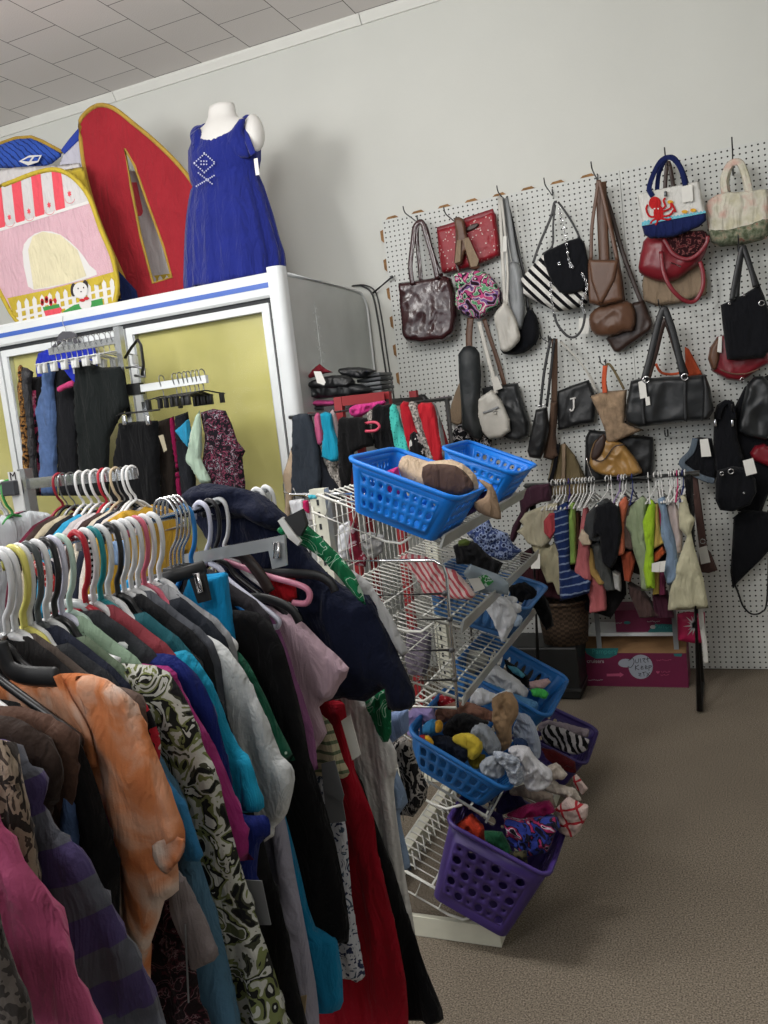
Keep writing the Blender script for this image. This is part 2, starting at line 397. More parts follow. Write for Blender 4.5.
# ================================================================ glass-door cooler
white_e = mat('white_enamel', '#d6dadb', rough=.35, spec=.4, var=.03, bump=0)
steel_side = metal('brushed_side', '#c9cdcb', rough=.4, metal=.4, var=.12, vscale=3)
blue_st = plastic('blue_stripe', '#3f62b4'); dark_gap = plastic('dark_gasket', '#26282b', rough=.7)
alu = metal('aluminium', '#c9cdd0', rough=.35)
paper = mat('yellow_green_paper', '#b6b04a', rough=.7, var=.16, vscale=2.2, bump=.5, bscale=7, pat=dict(kind='noise', scale=1.6, detail=5, interp='LINEAR', stops=[(.3, '#a9a462'), (.5, '#b5b072'), (.62, '#c4bf92'), (.75, '#cfcbaa')]))
def glass_mat():
    mt = bpy.data.materials.new('door_glass'); mt.use_nodes = True; nt = mt.node_tree; N = nt.nodes; L = nt.links; N.remove(N['Principled BSDF'])
    t = N.new('ShaderNodeBsdfTransparent'); g = N.new('ShaderNodeBsdfGlossy'); g.inputs['Roughness'].default_value = .06; f = N.new('ShaderNodeLayerWeight'); f.inputs[0].default_value = .12; m_ = N.new('ShaderNodeMixShader')
    L.new(f.outputs[0], m_.inputs[0]); L.new(t.outputs[0], m_.inputs[1]); L.new(g.outputs[0], m_.inputs[2]); L.new(m_.outputs[0], N['Material Output'].inputs[0]); return mt
glass_m = glass_mat()
FX0, FX1, FY = -3.45, -.125, -.95
ck = thing('display_cooler', 'long white glass-door display cooler with blue stripe, yellow paper behind its doors', 'cooler', (-1.8, -.5, 0))
s = M()
s.box(((FX0+FX1)/2, -.46, 2.06), (FX1-FX0-.04, .88, .05), mt=white_e)
s.box(((FX0+FX1)/2, -.03, 1.05), (FX1-FX0-.06, .04, 2.0), mt=white_e); s.box(((FX0+FX1)/2, -.5, .12), (FX1-FX0-.04, .85, .24), mt=white_e)
s.box((FX0+.02, -.48, 1.05), (.04, .9, 2.05), mt=white_e)
s.build('body', white_e, ck, smooth=False)
# side panel with rounded upper rear corner
pts = [(-.93, 0), (-.93, 2.085)] + [(-.115+.10*math.sin(a), 1.975+.10*math.cos(a)) for a in [i*PI/16 for i in range(9)]] + [(-.015, 0)]
pts = [(FX1-.028, y, z) for y, z in pts]
M().prism(pts, (.02, 0, 0)).build('side_panel', steel_side, ck, smooth=False)
M().tube([(FX1-.012, -.9, 2.085), (FX1-.012, -.12, 2.081)] + [(FX1-.012, -.115+.10*math.sin(a), 1.977+.104*math.cos(a)) for a in [i*PI/16 for i in range(1, 9)]]+[(FX1-.012, -.015, .02)], .011, 8).build('side_trim', white_e, ck)
sc_ = M()
for i in range(26): sc_.box((FX1-.0075, -.66+.02*math.sin(i*1.9)+.012*(i % 3), 1.97-.013*i), (.002, .012+.014*(i % 2), .006))
sc_.box((FX1-.0075, -.655, 1.81), (.0015, .008, .34)); sc_.build('adhesive_mark', mat('old_adhesive', '#c8cccb', rough=.8), ck, smooth=False)
# front: corner post, header, doors
M().prism([(FX1-.066, -.945, 0), (FX1-.066, -.975, 0)] + [(FX1-.03+.03*math.sin(a), -.945-.03*math.cos(a), 0) for a in [i*PI/12 for i in range(7)]] + [(FX1, -.915, 0), (FX1-.066, -.915, 0)], (0, 0, 2.115)).build('corner_post', white_e, ck, smooth='auto')
s = M(); hx = FX1-.066
s.prism([(FX0, y, z) for y, z in ((-.93, 1.99), (-.955, 1.99), (-.962, 2.0), (-.962, 2.085), (-.95, 2.098), (-.93, 2.098))], (hx-FX0, 0, 0), mt=white_e)
s.box(((FX0+hx)/2, -.9625, 2.043), (hx-FX0, .002, .022), mt=blue_st)
s.box(((FX0+hx)/2, -.93, 1.982), (hx-FX0, .03, .018), mt=dark_gap)
s.build('header', white_e, ck, smooth=False)
for k, (x0, x1) in enumerate(((-.992, -.21), (-1.786, -1.004), (-2.58, -1.798), (-3.374, -2.592))):
    z0, z1, w_ = .24, 1.968, .034
    d = M()
    for (cx, cz, sx, sz) in (((x0+x1)/2, z1-w_/2, x1-x0-2*w_, w_), ((x0+x1)/2, z0+w_/2, x1-x0-2*w_, w_), (x0+w_/2, (z0+z1)/2, w_, z1-z0), (x1-w_/2, (z0+z1)/2, w_, z1-z0)):
        d.box((cx, -.945, cz), (sx, .034, sz), mt=white_e)
    for cx in (x0+w_+.004, x1-w_-.004): d.box((cx, -.94, (z0+z1)/2), (.008, .03, z1-z0-2*w_), mt=alu)
    d = d.build('door', white_e, ck, smooth=False)
    M().box(((x0+x1)/2, -.936, (z0+z1)/2), (x1-x0-2*w_, .004, z1-z0-2*w_)).build('glass_pane', glass_m, d, smooth=False)
    M().box(((x0+x1)/2, -.926, (z0+z1)/2), (x1-x0-2*w_, .002, z1-z0-2*w_)).build('paper_cover', paper, d, smooth=False)
    M().tube([(x1-.02, -.965, 1.15), (x1-.02, -.985, 1.17), (x1-.02, -.985, .92), (x1-.02, -.965, .9)], .009).build('handle', alu, d)
M().box((-.2005, -.94, 1.1), (.012, .03, 1.74)).build('gasket', dark_gap, ck, smooth=False)
# wall cable and lever beside the cooler
cab = plastic('black_cable', '#2b2c2d')
s = M(); P_ = [onY(x, y, .018) for x, y in ((352, 286), (362, 286), (372, 294), (378, 320), (384, 360), (390, 398), (397, 450))]
s.tube(smooth_path(P_), .005, 6); s.tube(smooth_path([p+Vector((.022, 0, .004*(i > 1))) for i, p in enumerate(P_)]), .004, 6)
tag(s.build('cable', cab), 'pair of black cables running down the wall behind the cooler', 'cable')
s = M(); a, b = onY(373, 293, .0), onY(392, 277, -.03); s.tube([a, b], .006, 8); s.ball(b, .009)
tag(s.build('lever', plastic('dark_lever', '#3a3c3e')), 'thin dark lever sticking out of the wall at the cooler top corner', 'lever')
# ================================================================ pop-up play tent on the cooler
TOP = 2.087
yel = cloth('tent_yellow', '#b8a23a'); red_t = cloth('tent_red', '#93262f', var=.08); wht = cloth('tent_white', '#c2bfbf', var=.04); pinkmesh = cloth('tent_pink_mesh', '#c6a1ab', var=.05, pat=dict(kind='checker', scale=260, stops=[(0, '#c0919f'), (.5, '#cdb2b8')]))
cor = cloth('print_coral', '#d4505c', var=.03); cream = cloth('curtain_cream', '#cfc7a8', var=.06); blu = cloth('tent_blue', '#2f4fa4', var=.08, pat=dict(kind='wave', dir='DIAGONAL', scale=16, dist=3, stops=[(0, '#1e3270'), (.14, '#3454ac')]))
gold = cloth('gold_binding', '#a88a3e'); ink = plastic('print_dark', '#2b2226', rough=.8); grn = cloth('print_green', '#3f8a4a', var=.03); brd = cloth('print_red', '#b73238', var=.03); gwin = plastic('print_white', '#cfcdcb', rough=.8, var=0)
def quadset(s, c, pts, Y, mt): s.poly([onY(x, y, Y) for x, y in c(pts)], mt)
def plate(c, pts, Y, th, mt, s=None, rnd=2):
    s = s or M(); px = c(pts)
    if rnd: px = round_poly(px, rnd)
    s.prism([onY(x, y, Y) for x, y in px], (0, th, 0), mt); return s
T = crop(0, 95, 4.454); A = crop(0, 80, 2.56)
tent = thing('play_tent', 'red, blue and yellow pop-up play tent with puppy print on the cooler top', 'play tent', (-1.4, -.7, TOP))
YF = -.86
out = [(0, 408), (60, 385), (150, 350), (230, 332), (290, 345), (345, 385), (400, 460), (450, 600), (500, 720), (522, 830), (515, 905), (490, 965), (400, 1010), (250, 1035), (110, 1030), (60, 985), (30, 935), (-20, 840), (-90, 720), (-120, 600), (-100, 500), (-60, 440)]
s = plate(T, out, YF, .006, pinkmesh)
e = [YF-.0015]
quadset(s, T, [(-115, 640), (0, 605), (395, 482), (400, 460), (345, 387), (290, 348), (230, 335), (150, 353), (60, 388), (0, 411), (-60, 443), (-100, 505)], YF-.001, wht)
def scal(u0, u1, vt0, vt1, vb, mt, y):   # scalloped awning flap
    c = (u0+u1)/2+18; w2 = (u1-u0)/2
    quadset(s, T, [(u0, vt0), (u1, vt1)]+[(c+w2*math.cos(a)*1.0, vb-w2*.3+w2*math.sin(a)) for a in [i*PI/10 for i in range(11)]], y, mt)
for (u0, u1, t0, t1, vb) in ((-35, 5, 425, 410, 585), (50, 92, 388, 374, 560), (137, 180, 357, 348, 537), (228, 272, 336, 342, 508)): scal(u0, u1, t0, t1, vb, cor, YF-.002)
for (u0, u1, t0, t1, vb) in ((5, 50, 410, 390, 575), (92, 137, 374, 358, 548), (180, 228, 348, 336, 520), (272, 318, 344, 362, 470)):
    c = (u0+u1)/2+16; w2 = (u1-u0)/2-2
    s.tube([onY(*T([p])[0], YF-.0025) for p in [(c+w2*math.cos(a), vb-w2*.4+w2*math.sin(a)) for a in [i*PI/10 for i in range(11)]]], .0012, 4, mt=cor)
    k = T([(c-2, vb-30)])[0]; o_ = onY(*k, YF-.0025)
    s.poly([o_+Vector((.014*r*math.cos(a), 0, .017*r*math.sin(a))) for i in range(12) for a, r in [(i*PI/6, 1 if i % 2 else .55)]], cor)
quadset(s, T, [(-115, 642), (0, 607), (395, 484), (398, 474), (395, 470), (0, 593), (-115, 630)], YF-.0022, gwin)
quadset(s, T, round_poly([(100, 700), (125, 640), (190, 606), (270, 622), (350, 690), (400, 760), (432, 800), (300, 840), (150, 868), (118, 820)], 2), YF-.0015, gwin)
quadset(s, T, [(125, 690), (145, 630), (190, 608), (270, 624), (345, 690), (385, 806), (300, 838), (150, 866)], YF-.002, cream)
quadset(s, T, [(32, 905), (200, 870), (350, 832), (510, 786), (524, 840), (515, 905), (490, 962), (400, 1008), (250, 1033), (110, 1028), (62, 982)], YF-.0025, yel)
for i in range(13):
    u = 84+i*34.5; vt = 912-(u-84)*.235; s.poly([onY(*p, YF-.0035) for p in T([(u-10, vt+18), (u-2, vt), (u+9, vt+14), (u+18, vt+105), (u+2, vt+110)])], gwin)
for dv in (28, 62): quadset(s, T, [(70, 930+dv), (515, 822+dv), (516, 832+dv), (74, 941+dv)], YF-.0032, gwin)
quadset(s, T, [(280, 965), (330, 935), (455, 905), (460, 935), (380, 960), (290, 975)], YF-.004, grn)
quadset(s, T, [(195, 962), (272, 945), (276, 958), (262, 985), (205, 990)], YF-.0045, cor)
for k in range(7):
    o_ = onY(*T([(188+(k % 4)*19, 928-(k % 2)*12-(k//4)*10)])[0], YF-.005); s.poly([o_+Vector((.011*math.cos(a), 0, .013*math.sin(a))) for a in [i*PI/5 for i in range(10)]], brd)
quadset(s, T, [(190, 945), (262, 930), (268, 946), (195, 962)], YF-.004, grn)
def disc(u, v, ru, rv, mt, y):
    quadset(s, T, [(u+ru*math.cos(a), v+rv*math.sin(a)) for a in [i*PI/10 for i in range(20)]], y, mt)
for (u, v, a_, b_, mt) in ((380, 928, 27, 30, gwin), (327, 868, 13, 30, ink), (379, 850, 13, 26, ink), (358, 870, 33, 36, gwin), (348, 862, 3, 4, ink), (372, 858, 3, 4, ink), (361, 876, 4, 3, ink), (366, 914, 13, 7, brd), (385, 906, 12, 7, brd), (432, 835, 15, 12, yel)): disc(u, v, a_, b_, mt, e[0]-.0045); e[0] -= .0004
o = s.zmin(2.0895).build('printed_front_panel', pinkmesh, tent, smooth=False)
M().tube([onY(*p, YF) for p in round_poly(T(out), 3)], .012, 8, closed=True).zmin(2.0895).build('yellow_binding', yel, tent)
# red leaf-shaped side hoop with its slit opening
YR = -.62
ro = [(205, 120), (215, 90), (250, 65), (290, 72), (340, 110), (400, 160), (460, 220), (500, 275), (525, 340), (520, 430), (480, 530), (400, 585), (345, 560), (325, 525), (305, 480), (270, 400), (240, 320), (215, 220)]
rp = round_poly(A(ro), 3); slit = A([(320, 175), (345, 220), (380, 320), (420, 430), (440, 505), (392, 520), (360, 400), (335, 270)])
holed_plate(rp, slit, YR, .004, red_t).zmin(2.09).build('red_panel', red_t, tent, smooth=False)
M().tube([onY(x, y, YR) for x, y in rp], .011, 8, closed=True).zmin(2.0895).build('gold_binding', gold, tent)
M().tube([onY(x, y, YR) for x, y in slit], .007, 6, closed=True).zmin(2.0895).build('slit_binding', gold, tent)
s = plate(A, [(310, 230), (360, 235), (420, 330), (460, 430), (480, 560), (400, 560), (350, 430), (330, 300)], YR+.16, .005, wht, rnd=0)
for u0 in (330, 368, 405):
    quadset(s, A, [(u0, 262), (u0+20, 262)]+[(u0+26+10*math.cos(a), 335+14*math.sin(a)) for a in [i*PI/6 for i in range(7)]], YR+.158, cor)
quadset(s, A, [(360, 505), (480, 490), (485, 560), (370, 560)], YR+.157, yel)
for i in range(5): quadset(s, A, [(388+i*17, 508), (393+i*17, 500), (399+i*17, 508), (402+i*17, 540), (391+i*17, 540)], YR+.156, gwin)
s.zmin(2.0895).build('printed_back_panel', wht, tent, smooth=False)
s = sheetY(A([(-60, 215), (-40, 180), (0, 165), (40, 150), (80, 147), (110, 160), (158, 185), (145, 205), (110, 222), (0, 226)]), -.5, .03, rad=.15)
s.build('blue_scale_roof', blu, tent)
M().tube([onY(x, y, -.5) for x, y in A([(-60, 195), (-40, 176), (0, 163), (40, 149), (80, 146), (110, 158), (158, 184)])], .01).build('gold_binding', gold, tent)
s = M()
quadset(s, A, [(48, 208), (75, 193), (107, 192), (98, 210), (72, 219)], -.545, gwin); quadset(s, A, [(56, 207), (72, 199), (82, 198), (74, 209)], -.5455, blu); quadset(s, A, [(80, 208), (88, 197), (102, 195), (96, 207)], -.5455, blu)
s.build('printed_window', gwin, tent, smooth=False)
sheetY(A([(150, 222), (175, 160), (205, 118), (214, 230), (180, 240)]), -.55, .004, rad=.02, rnd=0).build('mesh_side', cloth('tent_mesh', '#b9b8c4', var=.05), tent)
sheetY(A([(155, 180), (178, 150), (205, 118), (206, 150), (165, 190)]), -.556, .004, rad=.02, rnd=0).build('blue_corner', cloth('tent_blue_plain', '#30459c'), tent)
sheetY(A([(-60, 250), (0, 228), (60, 222), (150, 218), (205, 212), (222, 260), (235, 330), (180, 330), (60, 330)]), -.7, .01, rad=.05, rnd=0, fold=.01).zmin(2.0895).build('white_roof', wht, tent)
sheetY(A([(150, 232), (212, 222), (242, 330), (296, 470), (310, 560), (275, 560), (230, 400)]), -.72, .006, rad=.02, rnd=0).zmin(2.0895).build('yellow_side', yel, tent)
sheetY(A([(296, 480), (350, 540), (360, 590), (290, 600)]), -.66, .01, rad=.02, rnd=0).zmin(2.0895).build('navy_base', cloth('tent_navy', '#1d2a55'), tent)

# ================================================================ mannequin torso and its blue dress
YM = -.6
man_m = plastic('mannequin_white', '#d8d6d2', rough=.5); dress_m = cloth('royal_blue_chiffon', '#1b2676', var=.1, sheen=.2, rough=.75)
def rows(lst):
    r = []
    for (v, l, rr) in lst:
        (x0, y0), (x1, y1) = A([(l, v), (rr, v-(rr-l)*.1)]); a, b = onY(x0, y0, YM), onY(x1, y1, YM); r.append(((a.x+b.x)/2, (a.z+b.z)/2, (b.x-a.x)/2))
    return r
def loft(s, rs, depth, n=40, gather=None, mt=None, close=True):
    vs = []
    for i, (cx, cz, hw) in enumerate(rs):
        d = depth(i)
        for k in range(n):
            t = 2*PI*k/n; g = gather(i, t) if gather else 0
            vs.append(Vector((cx+(hw+g)*math.cos(t), YM+(d+g)*math.sin(t), cz)))
    m_ = len(rs); fs = [(i*n+k, i*n+(k+1) % n, (i+1)*n+(k+1) % n, (i+1)*n+k) for i in range(m_-1) for k in range(n)]
    if close: fs += [list(range(n)), [(m_-1)*n+k for k in range(n)]]
    s.add(vs, fs, mt)
mq = thing('mannequin', 'white headless female torso mannequin on top of the cooler', 'mannequin', (-.5, YM, TOP))
s = M()
loft(s, rows([(70, 538, 598), (80, 536, 600), (95, 535, 602), (112, 528, 612), (125, 510, 640), (140, 500, 655), (160, 498, 652), (190, 496, 648), (230, 500, 648), (265, 505, 645), (300, 498, 655), (340, 494, 668), (370, 500, 668)]), lambda i: (.05, .05, .052, .062, .075, .085, .10, .115, .10, .08, .09, .11, .1)[i])
s.build('torso', man_m, mq)
st = onY(*A([(652, 135)])[0], YM-.02); s = M(); s.ball(st, (.045, .05, .085), sub=3); s.build('arm_stump', man_m, mq)
pz = onY(*A([(590, 360)])[0], YM); M().lathe((pz.x, YM, TOP), [(.13, 0), (.13, .008), (.03, .018), (.013, .03), (.013, pz.z-TOP)], 24).build('stand', metal('stand_steel', '#b8babb'), mq)
dr = thing('dress', 'royal blue sleeveless dress with beaded bodice worn by the white mannequin', 'dress', (-.5, YM, TOP))
rs = rows([(150, 494, 655), (175, 486, 660), (200, 488, 664), (230, 488, 664), (255, 492, 660), (266, 497, 658), (275, 494, 662), (300, 490, 672), (340, 486, 684), (380, 484, 696), (430, 483, 708), (475, 483, 722), (500, 483, 724), (524, 485, 724), (548, 486, 724)])
dp = (.088, .105, .12, .115, .098, .092, .094, .105, .12, .132, .142, .15, .155, .157, .157)
n_ = 72; s = M(); vs = []
for i, (cx, cz, hw) in enumerate(rs):
    for k in range(n_):
        t = 2*PI*k/n_; g = 0
        if i > 5: g = (.004+.010*(i-5)/7)*(math.sin(t*17)+.6*math.sin(t*29+1)+.5*math.sin(t*7+2))*.6
        z = cz
        if i == len(rs)-1: z += .012*math.sin(t*5)+.02*math.cos(t+2)
        vs.append(Vector((cx+(hw+g)*math.cos(t), YM+(dp[i]+g)*math.sin(t), z)))
fs = [(i*n_+k, i*n_+(k+1) % n_, (i+1)*n_+(k+1) % n_, (i+1)*n_+k) for i in range(len(rs)-1) for k in range(n_)]
s.add(vs, fs).zmin(2.098); o = s.build('bodice_and_skirt', dress_m, dr, solid=.003)
for (pa) in ([(500, 165), (493, 140), (498, 125), (514, 117), (520, 116)], [(648, 190), (628, 140), (615, 112), (635, 92), (646, 94)]):
    P_ = [onY(*p, YM-.1+.03*i) for i, p in enumerate(A(pa))]; P_ += [P_[-1]+Vector((-.004, .05, .0)), P_[-1]+Vector((-.012, .09, -.03))]
    M().tube(smooth_path(P_, 5), .016, 8, flat=.2, up=(0, -1, .4)).build('strap', dress_m, dr)
P_ = [onY(*p, YM-.105) for p in A([(505, 150), (520, 155), (545, 153), (570, 146), (592, 128), (606, 108)])]
sheetY(A([(496, 132), (512, 120), (520, 146), (545, 152), (572, 144), (596, 124), (612, 100), (630, 96), (622, 130), (634, 165), (640, 200), (490, 200), (488, 165)]), YM-.075, .035, rad=.12, rnd=0).build('front_yoke', dress_m, dr)
s = M(); bead = plastic('silver_bead', '#c9cbe0', rough=.25)
bp_ = [(498+i*5, 212-i*4.5) for i in range(6)]+[(523+i*5, 187+i*4.5) for i in range(6)]+[(498+i*5, 214+i*4.5) for i in range(6)]+[(523+i*5, 237-i*4.5) for i in range(6)]+[(503+i*5, 272-i*3) for i in range(10)]+[(508+i*5, 238+i*4) for i in range(8)]+[(515+7*i, 208+8*j) for i in range(3) for j in range(2)]
for p in bp_: s.ball(onY(*A([p])[0], YM-.125), .0045, sub=1)
o = s.build('beading', bead, dr); o['kind'] = 'stuff'; o['label'] = 'silver beading'
s = M(); a = onY(*A([(655, 205)])[0], YM-.09); s.box(a+Vector((0, 0, -.03)), (.02, .002, .075)); s.build('price_tag', plastic('tag_white', '#e4e3df', rough=.7), dr, smooth=False)
# ================================================================ tilted wire-shelf gondola with baskets
SH = {1: (.932, 1.088, 24), 2: (.961, .868, 17), 3: (.945, .678, 19), 4: (.977, .363, 30), 5: (.99, .06, 26)}
YN, YFAR = -2.31, -1.38
ww = plastic('white_wire', '#cfcfc8', rough=.45); lipm = metal('lip_channel', '#b4b6b3', rough=.45, metal=.6); upm = mat('cream_upright', '#d0cfbf', rough=.5, bump=0); chrome = metal('chrome', '#c4c6c8', rough=.15)
def frame(k, s, y, h=0.):
    x, z, a = SH[k]; a = math.radians(a)
    return Vector((x+s*math.cos(a)+h*math.sin(a), y, z-s*math.sin(a)+h*math.cos(a)))
gon = thing('shelf_rack', 'white wire shelf rack with tilted shelves full of plastic baskets', 'shelf rack', (.72, -1.85, 0))
s = M(); s.box((.60, YN+.008, .03), (.76, .016, .056)); s.box((.60, YFAR-.008, .03), (.76, .016, .056)); s.box((.972, (YN+YFAR)/2, .03), (.016, YFAR-YN-.034, .056)); s.box((.585, (YN+YFAR)/2, .03), (.04, YFAR-YN-.034, .056)); s.build('plinth', upm, gon, smooth=False)
for y in (YN+.05, YFAR-.02):
    s = M(); s.box((.585, y, .65), (.045, .03, 1.19)); M_ = s.build('upright', upm, gon, smooth=False)
    s = M()
    for i in range(34): s.box((.585, y-.0152, .12+i*.033), (.007, .002, .016))
    s.build('slots', dark_gap, M_, smooth=False)['kind'] = 'stuff'
for k in SH:
    D = .36 if k < 5 else .34
    s = M(); n = 27
    for i in range(n+1):
        y = YN+.006+(YFAR-YN-.012)*i/n; s.tube([frame(k, -D, y), frame(k, 0, y)], .003, 6)
    for c in (-D, -D*.62, -D*.3, -.05, -.005): s.tube([frame(k, c, YN, -.004), frame(k, c, YFAR, -.004)], .0032, 5)
    for y in (YN, YFAR):
        s.tube([frame(k, -D, y), frame(k, 0, y)], .004, 6)
        s.tube([frame(k, -D, y, -.05), frame(k, -.14, y, -.05), frame(k, -.1, y, -.04), frame(k, -.07, y, -.004)], .004, 6)
        for c in (-.32, -.24, -.17): s.tube([frame(k, c, y), frame(k, c, y, -.05)], .003, 5)
    o = s.build('wire_deck', ww, gon)
    if k < 5:
        s = M(); pts = [frame(k, a, YN-.004, b) for a, b in ((0, -.012), (.006, -.012), (.006, .024), (.002, .026), (0, .022))]
        s.prism(pts, (0, YFAR-YN+.008, 0)); s.build('price_lip', lipm, gon, smooth=False)
s = M()
for i in range(20):
    z0 = .2+i*.05; s.tube([(.572, YN, z0), (.572, YFAR, z0)], .002, 5)
for i in range(26): y = YN+.03+i*.036; s.tube([(.57, y, .12), (.57, y, 1.2)], .002, 5)
s.build('back_grid', ww, gon)
# zig-zag rack at the back of the bottom deck
s = M(); P_ = []
for i in range(40): P_.append(frame(5, -.30 if i % 2 else -.27, YN+.03+i*.022, .03 if i % 2 else .0))
s.tube(P_, .0025, 5); s.build('zigzag_wire', ww, gon)
# chrome end rail
s = M(); e1 = [onY(x, y, YN-.03) for x, y in ((340, 561), (390, 560.5), (434, 560.5), (443, 566), (446.5, 576), (450, 620), (454, 665), (457.5, 707))]
s.tube(e1, .0045, 8); s.build('end_rail', chrome, gon)
s = M(); s.tube([onY(*p, YN-.03) for p in ((405, 706), (456.5, 708))], .0045, 8); s.build('end_rail', ww, gon)
for a, b in (((360, 596), (445, 593.5)), ((362, 621), (450, 619)), ((362, 652), (452, 650)), ((362, 683), (455, 679.5))):
    s = M(); s.tube([onY(*p, YN-.028) for p in (a, b)], .0035, 6); s.ball(onY(*b, YN-.03), .008, sub=2); s.build('cross_rod', plastic('black_rod', '#3a3b3d'), gon)
# hook bar at the top left end
s = M(); s.tube([onY(*p, -2.25) for p in ((284, 492), (292, 494.5), (330, 494), (352, 494))], .004, 8); s.tube([onY(*p, -2.22) for p in ((293, 488), (296, 494), (330, 501), (360, 502))], .003, 6); s.build('end_bar', chrome, gon)

def basket(name, label, k, s0, s1, y0, y1, H, col, style, taper=.035, grp=None, sl=None):
    """tapered basket: rectangle s0..s1 by y0..y1 at the rim, holes cut through the walls"""
    cs, cy = (s0+s1)/2, (y0+y1)/2; t = thing(name, label, 'basket', frame(k, cs, cy), grp)
    def P(u, v, h):   # u,v in -1..1 unit of the rim
        f = h/H; L_ = (s1-s0)/2-taper*(1-f); W_ = (y1-y0)/2-taper*(1-f)
        return frame(k, cs+u*L_, cy+v*W_, h+.004)
    r = .22
    ring = []
    for (cu, cv, a0) in ((1, 1, 0), (-1, 1, 90), (-1, -1, 180), (1, -1, 270)):
        for i in range(5):
            a = math.radians(a0+22.5*i); ring.append((cu*(1-r)+r*math.cos(a), cv*(1-r)+r*math.sin(a)))
    s = M(); hs = [.0, H*.12, H*.84, H]
    n = len(ring)
    def seg(i, j, hA, hB):
        (u0, v0), (u1, v1) = ring[i], ring[j]; s.add([P(u0, v0, hA), P(u1, v1, hA), P(u1, v1, hB), P(u0, v0, hB)], [(0, 1, 2, 3)])
    for i in range(n):
        j = (i+1) % n; (u0, v0), (u1, v1) = ring[i], ring[j]; long_ = max(abs(u1-u0), abs(v1-v0)) > .8
        seg(i, j, hs[0], hs[1]); seg(i, j, hs[2], hs[3])
        if not long_: seg(i, j, hs[1], hs[2]); continue
        wl = (s1-s0) if abs(u1-u0) > .8 else (y1-y0); cell = {'round': .026, 'slot': .03, 'big': .036, 'oval': .032}[style]
        nu = max(3, int(wl*.8/cell)); nv = {'round': max(2, int((hs[2]-hs[1])/.024)), 'slot': 2, 'big': max(3, int((hs[2]-hs[1])/.034)), 'oval': 1}[style]
        for a in range(nu):
            for b in range(nv):
                def Q(x, y):
                    f = (a+x)/nu; return P(u0+(u1-u0)*f, v0+(v1-v0)*f, hs[1]+(hs[2]-hs[1])*(b+y)/nv)
                if style == 'round': rx = ry = (.30 if (a+b) % 2 else .2)
                elif style == 'big': rx = ry = (.36 if (a+b) % 2 else .14)
                elif style == 'slot': rx, ry = .27, .36
                else: rx, ry = .26, .4
                m_ = 12; out = []; inn = []
                for q in range(m_):
                    an = 2*PI*q/m_+PI/4; c_, s_ = math.cos(an), math.sin(an); w_ = max(abs(c_), abs(s_)); out.append(Q(.5+.5*c_/w_, .5+.5*s_/w_))
                    if style == 'slot': w2 = (abs(c_)**4+abs(s_)**4)**.25; inn.append(Q(.5+rx*c_/w2, .5+ry*s_/w2))
                    else: inn.append(Q(.5+rx*c_, .5+ry*s_))
                s.add(out+inn, [(q, (q+1) % m_, (q+1) % m_+m_, q+m_) for q in range(m_)])
    s.add([P(u, v, 0) for u, v in ring], [list(range(n))])
    m0 = len(s.v)
    bmx = bmesh.new(); vv = [bmx.verts.new(v) for v in s.v]
    for f in s.f:
        try: bmx.faces.new([vv[i] for i in f])
        except ValueError: pass
    bmesh.ops.remove_doubles(bmx, verts=bmx.verts, dist=1e-4); bmx.verts.index_update()
    s.v = [v.co.copy() for v in bmx.verts]; s.f = [[v.index for v in f.verts] for f in bmx.faces]; s.mi = [0]*len(s.f); bmx.free()
    s.build('basket_body', col, t, smooth='auto', solid=.003)
    M().tube([P(u*1.02, v*1.02, H) for u, v in ring], .008, 8, closed=True, flat=.8).build('rim', col, t)
    return t
bb = plastic('blue_plastic', '#0a74d4', rough=.4); bb2 = plastic('deep_blue_plastic', '#145c9c', rough=.45); tb = plastic('slate_blue_plastic', '#2f5c8c', rough=.5); pp = plastic('purple_plastic', '#3c2a6c', rough=.4); pp2 = plastic('dark_purple_plastic', '#30245e', rough=.45)
basket('basket', 'bright blue basket with round holes holding a beige bra, near end of the top shelf', 1, -.275, .02, -2.375, -2.05, .13, bb, 'round')
basket('basket', 'bright blue round-holed basket at the far end of the top shelf, below the shoulder bags', 1, -.235, .015, -1.72, -1.41, .118, bb, 'round')
basket('basket', 'slate-blue slotted basket with white socks on the third shelf down', 3, -.3, .03, -1.82, -1.5, .12, tb, 'oval')
basket('basket', 'blue basket holding white and green cloths at the far end of the fourth shelf', 4, -.3, .02, -1.86, -1.5, .12, bb2, 'oval')
basket('basket', 'blue basket with two rows of rectangular slots, heaped with socks, fourth shelf', 4, -.275, .015, -2.32, -1.97, .10, bb2, 'slot')
basket('basket', 'tall purple laundry basket with round holes on the bottom shelf, nearest the camera', 5, -.225, .045, -2.38, -2.12, .24, pp, 'big', taper=.03)
basket('basket', 'dark purple basket holding zebra-striped cloth low at the far end of the rack', 5, -.28, .045, -1.56, -1.25, .15, pp2, 'round')
